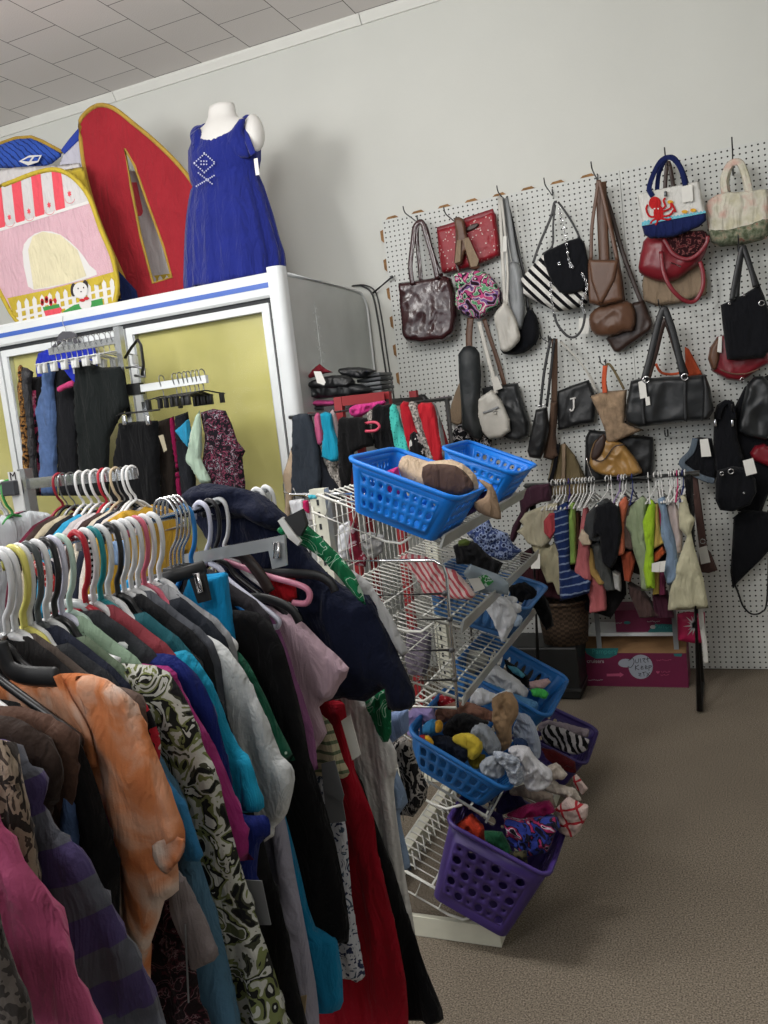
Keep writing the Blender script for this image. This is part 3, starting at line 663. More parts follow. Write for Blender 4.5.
# ================================================================ handbags on the pegboard
J = crop(370, 170, 4.042); K = crop(510, 150, 3.657); Lc = crop(620, 120, 4.876); Mc = crop(440, 310, 3.84); Nc = crop(580, 300, 4.085); Oc = crop(640, 400, 4.655); R8 = crop(690, 320, 4.654)
tagw = plastic('tag_card', '#d9d8d2', rough=.8); hook_m = metal('hook_steel', '#4a4a4c', rough=.4); silver = metal('silver_fitting', '#cfd0d2', rough=.2)
lb = dict(black=leather('black_leather', '#17181a'), black2=leather('soft_black_leather', '#1d1f21', bump=.6, bscale=16), blackc=cloth('black_canvas', '#141519'), brown=leather('brown_leather', '#5c3f2e'), dbrown=leather('dark_brown_leather', '#35241e'), tan=cloth('tan_suede', '#8d7862', var=.35, vscale=25),
          red=leather('red_leather', '#761a25', rough=.35), khaki=cloth('khaki_cloth', '#8a7864'), white=leather('white_leather', '#b9b6ae'), gold=leather('bronze_leather', '#9c7640', rough=.3, spec=.6), greyl=leather('grey_leather', '#85888a'), navy=cloth('navy_canvas', '#1b2450'), olive=cloth('olive_canvas', '#6d6148'), orange=cloth('orange_strap', '#c2583a'), slate=cloth('slate_cloth', '#5a6570'))
patent = mat('maroon_patent', '#33171a', rough=.2, spec=.45, bump=.8, bscale=15, var=.2)
woven = mat('red_woven', '#8c1a26', rough=.4, pat=dict(kind='voronoi', scale=60, feature='F1', stops=[(0, '#c9b6b0'), (.2, '#8c1a26')]), bump=.4, bscale=55)
floral = cloth('bright_floral', '#fff', pat=dict(kind='noise', scale=16, dist=1.2, detail=1, stops=[(0, '#2a1c22'), (.38, '#7a5a90'), (.43, '#d9d3cc'), (.455, '#b84a7c'), (.51, '#2c2430'), (.545, '#d0ccc4'), (.57, '#5c9a70'), (.64, '#2a2028')]))
bwst = cloth('black_white_stripe', '#fff', pat=dict(kind='wave', dir='X', scale=9, rot=(0, .7, 0), stops=[(0, '#121216'), (.45, '#d8d6d0')]))
def rib(c, pts, Y, w, mt, parent, name='strap', flat=.22, n=5):
    px = c(pts); ys = Y if isinstance(Y, (list, tuple)) else [Y]*len(px)
    return M().tube(smooth_path([onY(x, y, yy) for (x, y), yy in zip(px, ys)], n), w/2, 8, flat=flat, up=(0, -1, .02)).build(name, mt, parent)
def card(c, pts, Y, parent=None, name='price_tag', mt=None, th=.0015):
    s = M(); s.prism([onY(x, y, Y) for x, y in c(pts)], (0, th, 0)); return s.build(name, mt or tagw, parent, smooth=False)
def bag(name, label, c, pts, Y, front, mt, cat='handbag', back=None, part='body', group=None, **kw):
    px = c(pts); w = [onY(x, y, Y) for x, y in px]
    t = thing(name, label, cat, (sum(p.x for p in w)/len(w), Y, min(p.z for p in w)), group)
    kw.setdefault('rad', .03); kw['rad'] *= .75; front *= .8; kw.setdefault('fold', .007); kw.setdefault('ff', (13, 8)); kw.setdefault('power', .4); kw.setdefault('seed', len(bpy.data.objects))
    sheetY(px, Y, front, back if back is not None else front*.7, **kw).build(part, mt, t); return t
def addpart(t, part, c, pts, Y, front, mt, **kw):
    kw.setdefault('rad', .02); kw['rad'] *= .8; kw.setdefault('seed', len(bpy.data.objects)); kw.setdefault('back', front*.6); b = kw.pop('back')
    return sheetY(c(pts), Y, front, b, **kw).build(part, mt, t)
def ring(t, c, p, Y, r, mt=None, name='ring', w=.0025):
    o_ = onY(*c([p])[0], Y); return M().tube([o_+Vector((r*math.cos(a), 0, r*math.sin(a))) for a in [i*PI/8 for i in range(16)]], w, 6, closed=True).build(name, mt or silver, t)
# hooks
for i, (bx, by) in enumerate([(418, 222), (457, 223), (508, 203), (553, 196), (598, 181), (668, 168), (733, 176), (473, 318), (549, 342), (606, 366), (662, 312), (738, 252), (668, 436), (732, 412), (415, 402)]):
    b = onY(bx, by, 0); s = M(); s.tube(smooth_path([b+Vector((0, .005, .03)), b+Vector((0, -.01, .028)), b+Vector((0, -.014, 0)), b+Vector((0, -.1, .005+(.03 if i == 6 else 0))), b+Vector((0, -.19, .014+(.055 if i == 6 else 0))), b+Vector((0, -.21, .042+(.075 if i == 6 else 0)))], 4), .003, 6)
    lab = ['holding the maroon patent tote', 'holding the red woven bag', 'holding the white and grey pouches', 'holding the striped chain bag', 'holding the brown leather bags', 'holding the octopus tote', 'holding the cream floral tote', 'holding the small white crossbody', 'holding the letter bag', 'holding the tan suede tote', 'holding the large black handbag', 'holding the black tote at right', 'beside the grey-edged black bag', 'holding the black bag cluster', 'just above the red scarves'][i]
    tag(s.build('peg_hook', hook_m), 'steel pegboard hook '+lab, 'hook', 'pegboard hooks')
# 1 maroon patent tote
t = bag('tote_bag', 'glossy maroon patent tote hanging at the upper left of the pegboard', J, [(115, 457), (160, 450), (230, 440), (300, 428), (330, 440), (345, 500), (352, 600), (340, 660), (300, 690), (210, 700), (150, 692), (135, 672), (124, 560)], -.10, .05, patent, rnd=1, fold=.006, ff=(14, 10))
rib(J, [(172, 465), (163, 390), (172, 300), (180, 235), (197, 212), (213, 217), (235, 290), (255, 360), (272, 440)], -.15, .026, patent, t, 'handle')
rib(J, [(205, 450), (200, 380), (190, 290), (192, 225), (205, 208), (228, 240), (250, 330), (290, 430)], -.06, .022, patent, t, 'handle')
# 2 red woven bag
t = bag('handbag', 'red woven clutch bag with slot handle and a tan tassel hanging over it', J, [(270, 242), (330, 225), (430, 190), (500, 166), (509, 180), (512, 215), (525, 300), (526, 345), (470, 370), (400, 396), (300, 420), (289, 410), (278, 330)], -.05, .028, woven, rnd=1)
addpart(t, 'handle_slot', J, [(385, 242), (400, 225), (430, 215), (441, 222), (425, 238), (395, 250)], -.08, .006, lb['dbrown'], rad=.006)
rib(J, [(272, 243), (330, 226), (430, 191), (500, 168)], -.066, .03, lb['red'], t, 'top_band')
t = bag('tassel_strap', 'tan and brown suede tassel strap hanging over the red woven bag', J, [(340, 195), (380, 200), (392, 265), (425, 330), (445, 395), (405, 400), (385, 330), (372, 380), (340, 375), (350, 270)], -.105, .012, lb['brown'], 'strap', part='tassel', rad=.02)
card(J, [(375, 280), (398, 272), (440, 365), (432, 388), (408, 392)], -.125, t, 'tan_strip', lb['khaki'], .003); card(J, [(352, 285), (368, 282), (365, 370), (342, 378)], -.124, t, 'tan_strip', lb['khaki'], .003)
# 3 floral pouch
t = bag('handbag', 'bright pink and green floral fabric bag below the red woven bag', J, [(338, 420), (400, 412), (440, 405), (490, 430), (530, 490), (527, 540), (500, 560), (440, 604), (380, 582), (345, 545), (352, 470)], -.09, .05, floral, fold=.016, ff=(20, 14))
rib(J, [(360, 415), (348, 370), (350, 290), (352, 215), (365, 205), (378, 290), (398, 350), (430, 410)], -.085, .012, lb['dbrown'], t, 'handle')
# 4/5 white, grey, black soft bags
t = bag('shoulder_bag', 'soft black bag hanging lowest behind the white and grey pouches', J, [(605, 640), (640, 560), (672, 588), (686, 650), (672, 700), (622, 740), (560, 747), (528, 728), (560, 660)], -.06, .04, lb['blackc'])
rib(J, [(640, 570), (622, 430), (598, 320), (570, 190), (552, 130)], -.07, .016, lb['black'], t)
t = bag('shoulder_bag', 'grey slouchy shoulder bag behind the white tasselled pouch', J, [(548, 410), (565, 375), (595, 372), (615, 410), (624, 500), (626, 570), (612, 645), (580, 620), (560, 520)], -.10, .035, lb['greyl'], fold=.01, ff=(22, 5))
rib(J, [(590, 380), (575, 300), (560, 200), (545, 115)], -.10, .032, lb['greyl'], t); rib(J, [(562, 385), (550, 300), (540, 200), (532, 110)], -.12, .02, lb['greyl'], t)
t = bag('shoulder_bag', 'small off-white gathered pouch on a long white strap', J, [(500, 590), (530, 550), (545, 530), (562, 548), (590, 600), (604, 650), (605, 690), (560, 732), (530, 727), (514, 650)], -.14, .03, lb['white'], fold=.012, ff=(30, 4))
rib(J, [(545, 540), (538, 400), (530, 250), (522, 105)], -.14, .017, lb['white'], t); rib(J, [(552, 545), (556, 420), (545, 250), (530, 110)], -.15, .012, lb['white'], t); card(J, [(538, 268), (552, 268), (552, 330), (538, 330)], -.16, t)
# 6 striped chain bag
t = bag('handbag', 'black and white striped bag with silver chain handles', K, [(40, 472), (75, 430), (120, 385), (165, 357), (255, 320), (276, 370), (292, 440), (292, 505), (284, 560), (230, 582), (170, 592), (100, 557), (50, 530)], -.10, .07, bwst, rad=.08, rnd=1)
addpart(t, 'open_top', K, [(122, 382), (165, 355), (256, 319), (280, 375), (292, 450), (285, 500), (230, 525), (180, 520), (140, 455)], -.165, .014, lb['blackc'], rad=.03)
rib(K, [(84, 415), (110, 340), (150, 245), (162, 195), (172, 190)], -.12, .013, lb['black'], t); rib(K, [(120, 380), (155, 350), (158, 270), (165, 200)], -.14, .01, lb['black'], t); rib(K, [(255, 322), (230, 270), (195, 215), (175, 190)], -.08, .01, lb['black'], t)
rib(K, [(162, 600), (175, 640), (210, 680), (240, 682), (265, 650), (275, 600)], -.19, .012, lb['black'], t, 'handle')
def chain(t, c, pts, Y, nm='chain'):
    P_ = smooth_path([onY(x, y, Y) for x, y in c(pts)], 7); s = M()
    for i in range(0, len(P_)-1):
        p = P_[i]; d = (P_[i+1]-P_[i]).normalized(); u = Vector((0, 1, 0)) if i % 2 else d.cross(Vector((0, 1, 0)))
        s.tube([p+d*.008*math.cos(a)+u*.005*math.sin(a) for a in [j*PI/4 for j in range(8)]], .0016, 5, closed=True)
    s.build(nm, silver, t)['kind'] = 'stuff'
chain(t, K, [(148, 488), (152, 540), (160, 600)], -.185); chain(t, K, [(265, 455), (282, 500), (262, 560), (275, 600)], -.185); chain(t, K, [(180, 215), (200, 300), (215, 400), (230, 430)], -.19)
for p in ((180, 415), (222, 425)): ring(t, K, p, -.185, .006)
card(K, [(252, 615), (290, 615), (288, 672), (250, 672)], -.1, t)
# 7 brown leather bags
t = bag('shoulder_bag', 'dark brown flat bag hanging lowest right of the brown leather bags', K, [(450, 558), (490, 548), (526, 640), (515, 662), (400, 742), (380, 737), (350, 690), (390, 640)], -.05, .03, lb['dbrown'], rnd=1); rib(K, [(482, 560), (450, 480), (410, 370), (370, 230), (335, 125)], -.07, .02, lb['dbrown'], t)
t = bag('shoulder_bag', 'round soft brown pouch hanging below the brown leather satchel', K, [(293, 600), (330, 570), (400, 550), (445, 560), (460, 610), (450, 660), (420, 665), (370, 682), (312, 677), (291, 640)], -.10, .055, lb['brown'], rad=.07, fold=.012, ff=(14, 12)); rib(K, [(350, 565), (345, 420), (338, 250), (332, 118)], -.10, .05, lb['brown'], t); rib(K, [(415, 560), (392, 400), (355, 220), (335, 118)], -.10, .02, lb['brown'], t)
t = bag('satchel', 'mid-brown leather satchel with flap, on the hook at the panel seam', K, [(284, 402), (340, 402), (401, 405), (410, 480), (416, 552), (335, 572), (290, 562), (282, 480)], -.15, .035, lb['brown'], rnd=1)
addpart(t, 'flap', K, [(286, 400), (400, 403), (385, 480), (340, 560), (325, 562), (296, 480)], -.175, .018, lb['brown'], rad=.02, rnd=1); rib(K, [(296, 405), (300, 280), (318, 150), (322, 110)], -.15, .016, lb['brown'], t); rib(K, [(392, 405), (365, 280), (335, 150), (325, 110)], -.15, .016, lb['brown'], t)
# 8..10 octopus tote, red bag, khaki bag
t = bag('handbag', 'khaki fabric bag hanging lowest, under the red leather bag', Lc, [(108, 800), (118, 740), (220, 700), (330, 690), (405, 690), (426, 780), (420, 852), (300, 892), (180, 908), (115, 882)], -.05, .035, lb['khaki'], rnd=1); rib(Lc, [(205, 700), (215, 420), (230, 212), (250, 260), (280, 460), (330, 690)], -.045, .018, lb['dbrown'], t)
t = bag('handbag', 'red leather slouchy bag with open patterned lining, under the octopus tote', Lc, [(94, 690), (108, 620), (130, 572), (250, 545), (330, 548), (400, 535), (430, 560), (433, 600), (395, 690), (330, 742), (280, 777), (220, 792), (150, 777), (94, 742)], -.11, .07, lb['red'], rad=.08, fold=.01, ff=(10, 8))
addpart(t, 'lining', Lc, [(212, 578), (260, 550), (400, 538), (424, 560), (418, 600), (370, 655), (320, 672), (262, 650), (232, 610)], -.166, .012, cloth('maroon_floral_lining', '#411', pat=dict(kind='noise', scale=60, detail=3, stops=[(0, '#2a1014'), (.53, '#7a4a48'), (.58, '#4a181e')])), rad=.02)
rib(Lc, [(212, 578), (232, 612), (262, 654), (320, 678), (372, 660), (420, 604), (428, 565)], -.178, .018, lb['red'], t, 'rim'); rib(Lc, [(200, 640), (212, 740), (250, 820), (310, 878), (365, 882), (402, 820), (405, 750), (390, 690)], [-.18, -.19, -.19, -.18, -.17, -.17, -.17, -.17], .018, lb['red'], t)
s = M(); a, b = [onY(*p, -.188) for p in Lc([(248, 695), (298, 715)])]; s.tube([a, b], .003, 6); s.build('metal_bar', silver, t)
cream_c = cloth('cream_canvas', '#d0cfca', var=.05)
YO = -.2
t = bag('tote_bag', 'white and navy tote printed with a red octopus', Lc, [(84, 362), (200, 336), (386, 296), (402, 380), (420, 455), (418, 492), (385, 522), (260, 572), (150, 578), (118, 560), (104, 480)], YO, .02, cream_c, rnd=0, rad=.035, fold=.002)
fy = YO-.0245
addpart(t, 'navy_base', Lc, [(106, 516), (200, 492), (330, 468), (420, 449), (420, 490), (386, 521), (262, 572), (150, 579), (118, 560)], YO-.006, .02, lb['navy'], rnd=0, rad=.03)
rib(Lc, [(160, 372), (142, 335), (160, 272), (195, 205), (232, 182), (268, 195), (300, 245), (318, 320)], YO-.02, .022, lb['navy'], t, 'handle'); rib(Lc, [(180, 350), (190, 260), (225, 190), (262, 185), (300, 240), (325, 310)], YO+.03, .02, lb['navy'], t, 'handle')
s = M(); ored = cloth('octopus_red', '#b32528', var=.02)
dpt = lambda u, v, dy=0: onY(*Lc([(u, v)])[0], fy-dy)
for (u, v, ru, rv) in ((170, 405, 30, 32), (187, 452, 24, 40)): s.poly([dpt(u+ru*math.cos(a), v+rv*math.sin(a), .0004 if ru < 30 else 0) for a in [i*PI/10 for i in range(20)]], ored)
for pth in ([(180, 470), (145, 470), (128, 435), (135, 412)], [(180, 480), (160, 490), (148, 505)], [(185, 480), (180, 500), (172, 512)], [(200, 470), (240, 465), (262, 440), (270, 448)], [(195, 440), (220, 420), (212, 392), (222, 380)], [(200, 450), (245, 430), (250, 405), (272, 448)], [(195, 480), (235, 485), (250, 478)]):
    s.tube(smooth_path([dpt(*p, .001) for p in pth], 5), .0042, 6, mt=ored, flat=.3, up=(0, -1, 0))
wav = cloth('wave_blue', '#6fb7c9', var=.02)
s.poly([dpt(u, v, .0002) for u, v in [(106, 498)]+[(106+i*8, 494-i*8*.165+(4 if i % 2 else -4)) for i in range(1, 40)]+[(420, 452), (330, 470), (200, 494), (106, 517)]], wav)
for (u, v) in ((315, 447), (357, 440), (245, 400)): s.poly([dpt(u+15*math.cos(a), v+9*math.sin(a), .0008) for a in [i*PI/6 for i in range(12)]], cloth('fish_gold', '#d3a03a', var=.02))
for u in (168, 186): s.poly([dpt(u+4*math.cos(a), 432+4*math.sin(a), .001) for a in [i*PI/4 for i in range(8)]], gwin)
s.build('octopus_print', ored, t, smooth=False); o = M().box(dpt(222, 360, .006), (.012, .008, .022), bev=.002).build('clasp', metal('dark_clasp', '#4b4d50'), t)
card(Lc, [(300, 325), (352, 312), (357, 395), (304, 403)], fy-.006, t)
# 11 cream floral tote
cft = cloth('cream_green_floral', '#c8c2ae', var=.08, vscale=20, pat=dict(kind='noise', scale=14, detail=3, interp='LINEAR', stops=[(.35, '#b9b49c'), (.5, '#cbc7b8'), (.66, '#c9a79a')]))
grf = cloth('green_floral_band', '#667', pat=dict(kind='noise', scale=45, detail=3, interp='LINEAR', stops=[(.38, '#4f5642'), (.5, '#6d7360'), (.62, '#8a8570'), (.7, '#8a5a50')]))
t = bag('tote_bag', 'cream floral tote with green printed base, topmost at the right', Lc, [(416, 420), (440, 385), (490, 360), (560, 352), (640, 346), (718, 340), (728, 420), (726, 560), (690, 585), (600, 607), (490, 617), (445, 595), (424, 500)], -.12, .06, cft, fold=.008, ff=(12, 6))
addpart(t, 'green_base', Lc, [(430, 535), (520, 532), (620, 512), (690, 482), (729, 480), (727, 562), (690, 587), (600, 609), (490, 619), (444, 596)], -.14, .052, grf, rad=.05, rnd=1)
rib(Lc, [(512, 355), (505, 290), (530, 225), (560, 205), (590, 215), (615, 280), (632, 352)], -.15, .03, cft, t, 'handle'); rib(Lc, [(525, 350), (520, 290), (545, 215), (575, 206), (600, 250), (620, 345)], -.1, .024, cft, t, 'handle')
# 12, 13 right: black tote over a red/brown bag
t = bag('handbag', 'red and brown leather bag half hidden under the black tote at right', Nc, [(522, 240), (530, 195), (560, 150), (600, 140), (700, 150), (768, 170), (775, 260), (740, 275), (690, 312), (660, 332), (600, 326), (540, 292)], -.07, .05, lb['red'], rnd=1)
addpart(t, 'brown_side', Nc, [(523, 240), (532, 195), (560, 152), (575, 160), (572, 240), (560, 285), (542, 288)], -.10, .03, lb['brown'], rnd=1); rib(Nc, [(575, 285), (620, 300), (680, 300), (735, 280)], -.125, .006, lb['brown'], t, 'piping')
card(Nc, [(566, 150), (580, 148), (578, 215), (560, 212)], -.13, t); ring(t, Nc, (662, 325), -.12, .008)
t = bag('tote_bag', 'plain black tote with two short straps at the right, below the cream tote', Lc, [(490, 902), (560, 872), (600, 852), (680, 803), (705, 860), (735, 960), (735, 1120), (700, 1160), (560, 1172), (522, 1168), (512, 1100), (500, 1000)], -.15, .05, lb['blackc'], rnd=0, fold=.003)
for (p, y) in (([(545, 880), (560, 790), (582, 680), (597, 620), (610, 640), (640, 730), (660, 815)], -.2), ([(570, 870), (575, 780), (590, 670), (600, 618), (625, 690), (670, 810)], -.13)): rib(Lc, p, y, .022, lb['black'], t)
for p in ((533, 895), (604, 853)): ring(t, Lc, p, -.21, .004)
ring(t, Lc, (690, 893), -.19, .011)
# 14 tall black padded case, beige corner, printed pouch
t = bag('handbag', 'black and white printed pouch at the foot of the tall black case', Mc, [(35, 502), (60, 445), (110, 428), (165, 450), (200, 500), (195, 540), (120, 545), (40, 540)], -.06, .04, cloth('black_white_print', '#222', pat=dict(kind='noise', scale=45, dist=1, stops=[(0, '#17171a'), (.52, '#b9b4b4'), (.6, '#222')])), rnd=1)
t = bag('cloth', 'beige cloth corner peeking from behind the tall black case', Mc, [(33, 412), (60, 312), (85, 270), (95, 330), (85, 430), (62, 442)], -.05, .01, lb['khaki'], 'cloth')
t = bag('instrument_case', 'tall rounded black padded case hanging left of the white crossbody', Mc, [(70, 170), (90, 142), (112, 136), (135, 142), (152, 165), (158, 250), (154, 340), (146, 400), (160, 450), (160, 500), (130, 495), (85, 455), (80, 350), (72, 250)], -.14, .05, leather('black_padded', '#24282a', rough=.5), 'case', rad=.07, rnd=1)
rib(Mc, [(112, 145), (112, 90), (118, 30)], -.10, .035, lb['brown'], t)
# 15 black leather bag behind, white crossbody
t = bag('handbag', 'creased black leather bag behind the small white crossbody', Mc, [(160, 300), (230, 285), (300, 280), (312, 330), (345, 430), (342, 482), (300, 505), (240, 490), (190, 440)], -.06, .05, lb['black2'], rnd=1, fold=.012, ff=(16, 8)); rib(Mc, [(250, 295), (220, 190), (190, 100), (170, 35)], -.07, .022, lb['brown'], t)
t = bag('crossbody_bag', 'small white crossbody bag with front zip on a white strap', Mc, [(144, 342), (200, 305), (222, 330), (238, 350), (268, 420), (271, 465), (240, 487), (190, 497), (163, 470), (145, 410)], -.13, .03, lb['white'], rnd=1)
rib(Mc, [(215, 320), (205, 260), (178, 160), (150, 45)], -.14, .022, lb['white'], t); rib(Mc, [(165, 395), (195, 385), (225, 372)], -.165, .01, lb['greyl'], t, 'zip'); ring(t, Mc, (210, 392), -.166, .009, lb['white'], 'zip_pull')
card(Mc, [(195, 262), (220, 252), (240, 300), (212, 310)], -.16, t, 'strap_keeper', lb['white'], .004)
# 16, 17 narrow bags and the letter bag
t = bag('handbag', 'black clutch bag with a white letter J', Mc, [(450, 312), (510, 288), (572, 268), (600, 340), (592, 430), (455, 462), (448, 380)], -.06, .025, lb['black'], rnd=0)
rib(Mc, [(460, 122), (510, 170), (560, 232), (598, 312)], -.09, .007, lb['white'], t); rib(Mc, [(466, 120), (520, 180), (575, 250), (606, 320)], -.06, .007, lb['white'], t)
s = M(); s.tube([onY(*p, -.088) for p in Mc([(513, 340), (514, 375), (510, 386), (503, 388), (498, 380)])], .0045, 6, flat=.4, up=(0, -1, 0)); s.tube([onY(*p, -.088) for p in Mc([(500, 342), (522, 337)])], .004, 6, flat=.4, up=(0, -1, 0)); s.build('letter', gwin, t)
t = bag('shoulder_bag', 'narrow taupe bag hanging edge-on beside the black slim bag', Mc, [(425, 350), (452, 350), (450, 420), (445, 480), (456, 560), (430, 577), (395, 567), (402, 520), (415, 470)], -.08, .05, cloth('taupe_suede', '#5e4a3e'), rnd=1); rib(Mc, [(438, 355), (440, 250), (440, 110)], -.09, .03, cloth('taupe_suede', ''), t)
t = bag('shoulder_bag', 'slim black leather bag hanging edge-on left of the letter bag', Mc, [(335, 542), (350, 470), (368, 382), (412, 372), (420, 450), (402, 540), (386, 572), (345, 567)], -.15, .05, lb['black'], rnd=1); rib(Mc, [(385, 375), (400, 240), (425, 108)], -.17, .014, lb['black'], t); rib(Mc, [(410, 372), (425, 240), (440, 108)], -.12, .014, lb['black'], t)
for p in ((382, 370), (396, 368)): ring(t, Mc, p, -.2, .006)
# 18 tan suede tote, 20 bronze bag
t = bag('handbag', 'dark black bag behind the bronze pouch above the children rail', Nc, [(22, 560), (40, 530), (150, 540), (298, 560), (302, 640), (292, 740), (20, 750)], -.04, .03, lb['black'], rnd=1)
t = bag('handbag', 'slouchy bronze leather pouch above the children clothes rail', Nc, [(40, 642), (58, 580), (100, 560), (180, 590), (252, 690), (240, 712), (170, 724), (90, 714), (45, 685)], -.11, .05, lb['gold'], fold=.014, ff=(16, 10)); addpart(t, 'open_top', Nc, [(44, 640), (60, 582), (98, 545), (106, 590), (80, 640), (58, 655)], -.15, .015, lb['dbrown']); rib(Nc, [(55, 652), (95, 655), (140, 600), (180, 592)], -.165, .006, lb['dbrown'], t, 'piping')
s = M(); s.tube(smooth_path([onY(*p, -.12) for p in Nc([(25, 640), (35, 680), (50, 720), (60, 735)])], 5), .004, 6); s.build('chain', silver, t)
t = bag('tote_bag', 'worn tan suede tote with an orange ribbon left of the big black handbag', Nc, [(40, 392), (100, 374), (192, 366), (188, 430), (182, 500), (260, 530), (200, 555), (130, 585), (108, 582), (105, 540), (78, 470)], -.13, .035, lb['tan'], rnd=0, fold=.006); rib(Nc, [(112, 380), (100, 320), (106, 275), (118, 262), (140, 290), (180, 365)], -.13, .012, lb['olive'], t, 'handle')
rib(Nc, [(102, 380), (98, 330), (103, 268)], -.17, .022, lb['orange'], t, 'ribbon')
# 19 large black handbag
t = bag('handbag', 'large glossy black leather handbag with twin handles and silver rings', Nc, [(207, 330), (250, 320), (400, 312), (512, 304), (532, 360), (547, 450), (522, 490), (430, 496), (350, 506), (240, 519), (190, 506), (182, 460), (196, 390)], -.15, .06, lb['black2'], rnd=0, fold=.01, ff=(9, 8))
addpart(t, 'end_panel', Nc, [(500, 306), (513, 305), (533, 360), (548, 450), (524, 490), (495, 494)], -.165, .055, lb['black'], rnd=0)
for pp_ in ([(262, 322), (255, 420), (262, 512)], [(430, 312), (428, 400), (432, 494)]): rib(Nc, pp_, -.218, .014, lb['black'], t, 'seam_band')
rib(Nc, [(262, 325), (290, 220), (318, 100), (338, 42), (352, 50), (385, 150), (422, 312)], -.22, .03, lb['black'], t, 'handle'); rib(Nc, [(275, 322), (305, 220), (330, 120), (350, 85), (372, 130), (400, 220), (432, 308)], -.13, .03, lb['dbrown'], t, 'handle')
for p in ((270, 325), (428, 315)): ring(t, Nc, p, -.228, .014, w=.004)
card(Nc, [(238, 335), (266, 325), (274, 398), (246, 404)], -.225, t); card(Nc, [(266, 398), (283, 394), (287, 428), (270, 432)], -.226, t)
t = bag('strap', 'orange leather strap looping behind the large black handbag', Nc, [(428, 190), (445, 200), (500, 305), (440, 312), (430, 260)], -.05, .008, lb['orange'], 'strap', part='wide_strap', rnd=0, rad=.02); rib(Nc, [(310, 260), (335, 298), (400, 300), (450, 270)], -.05, .012, lb['orange'], t, 'loop')
# 21.. lower right cluster
t = bag('handbag', 'black bag with slate-grey edge and white tag, left of the black cluster', Oc, [(186, 298), (228, 252), (250, 178), (275, 172), (335, 178), (362, 330), (346, 384), (280, 368), (222, 330)], -.09, .04, lb['blackc'], rnd=1); rib(Oc, [(258, 178), (240, 240), (195, 290), (225, 325), (290, 362), (345, 378)], -.125, .028, lb['slate'], t, 'edge_band'); card(Oc, [(278, 184), (316, 179), (332, 262), (286, 265)], -.15, t)
t = bag('handbag', 'black leather bag cut by the right edge of the photo', R8, [(225, 470), (265, 300), (300, 262), (340, 260), (380, 300), (400, 480), (360, 560), (270, 545), (222, 520)], -.08, .05, lb['black2'], rnd=1, fold=.012)
t = bag('handbag', 'large black nylon bag filling the right edge behind the red bag', R8, [(195, 430), (255, 310), (363, 255), (400, 300), (400, 720), (330, 900), (220, 890), (160, 720)], -.035, .02, lb['blackc'], rnd=1)
t = bag('handbag', 'small dark red bag between black bags at the right edge', R8, [(278, 620), (300, 585), (345, 575), (385, 600), (385, 690), (330, 668), (290, 650)], -.06, .05, lb['red'], rnd=1)
t = bag('backpack', 'black backpack with silver buckles behind the front black pouch', R8, [(112, 440), (125, 395), (165, 370), (205, 380), (215, 430), (225, 560), (250, 640), (240, 760), (130, 760), (112, 700), (108, 560)], -.09, .05, lb['blackc'], rnd=1)
for p in ((117, 480), (197, 480)): M().box(onY(*R8([p])[0], -.15), (.01, .008, .03), bev=.002).build('buckle', silver, t)
rib(R8, [(130, 460), (150, 400), (185, 385), (205, 460)], -.15, .02, lb['blackc'], t, 'handle')
t = bag('handbag', 'rounded black pouch with silver ring pulls and a white tag', R8, [(130, 700), (200, 680), (265, 690), (305, 740), (310, 800), (280, 860), (200, 892), (140, 885), (118, 840), (118, 760)], -.16, .05, lb['blackc'], rnd=1); ring(t, R8, (190, 705), -.215, .011, w=.003); ring(t, R8, (148, 715), -.215, .008, w=.003); ring(t, R8, (250, 805), -.22, .003); card(R8, [(245, 655), (293, 642), (312, 712), (262, 726)], -.22, t)
t = bag('drawstring_bag', 'flat black drawstring sack hanging lowest at the right', Oc, [(436, 545), (480, 510), (600, 520), (610, 690), (565, 742), (452, 852), (432, 880), (420, 800), (426, 720)], -.06, .025, lb['blackc'], rnd=0); rib(Oc, [(442, 860), (458, 900), (480, 960), (520, 996), (565, 988), (590, 940), (600, 700)], -.06, .008, lb['black'], t, 'cord', flat=1.)
t = bag('shoulder_bag', 'dusty brown suede strap bag with ring and white tag, beside children rail', Oc, [(272, 690), (300, 680), (330, 710), (362, 792), (320, 806), (278, 802)], -.08, .03, cloth('dusty_brown_suede', '#54403c'), rnd=1); rib(Oc, [(248, 350), (262, 450), (278, 560), (295, 690)], -.09, .036, cloth('dusty_brown_suede', ''), t); ring(t, Oc, (292, 658), -.12, .011); card(Oc, [(270, 690), (310, 678), (328, 755), (284, 765)], -.125, t)
t = bag('shoulder_bag', 'olive and tan canvas straps bag below the letter bag', Mc, [(440, 525), (480, 510), (520, 560), (562, 650), (565, 720), (400, 720), (425, 600)], -.05, .03, lb['olive'], rnd=0, fold=.01, ff=(30, 4)); rib(Mc, [(455, 515), (440, 600), (410, 700)], -.09, .02, lb['blackc'], t); rib(Mc, [(475, 515), (475, 600), (470, 700)], -.09, .018, lb['khaki'], t)
t = bag('handbag', 'black strapped bag on the hook just above the red scarves', crop(280, 360, 4.042), [(535, 190), (540, 150), (560, 140), (585, 138), (605, 160), (612, 200), (575, 230), (545, 225)], -.07, .03, lb['black'], rnd=1)
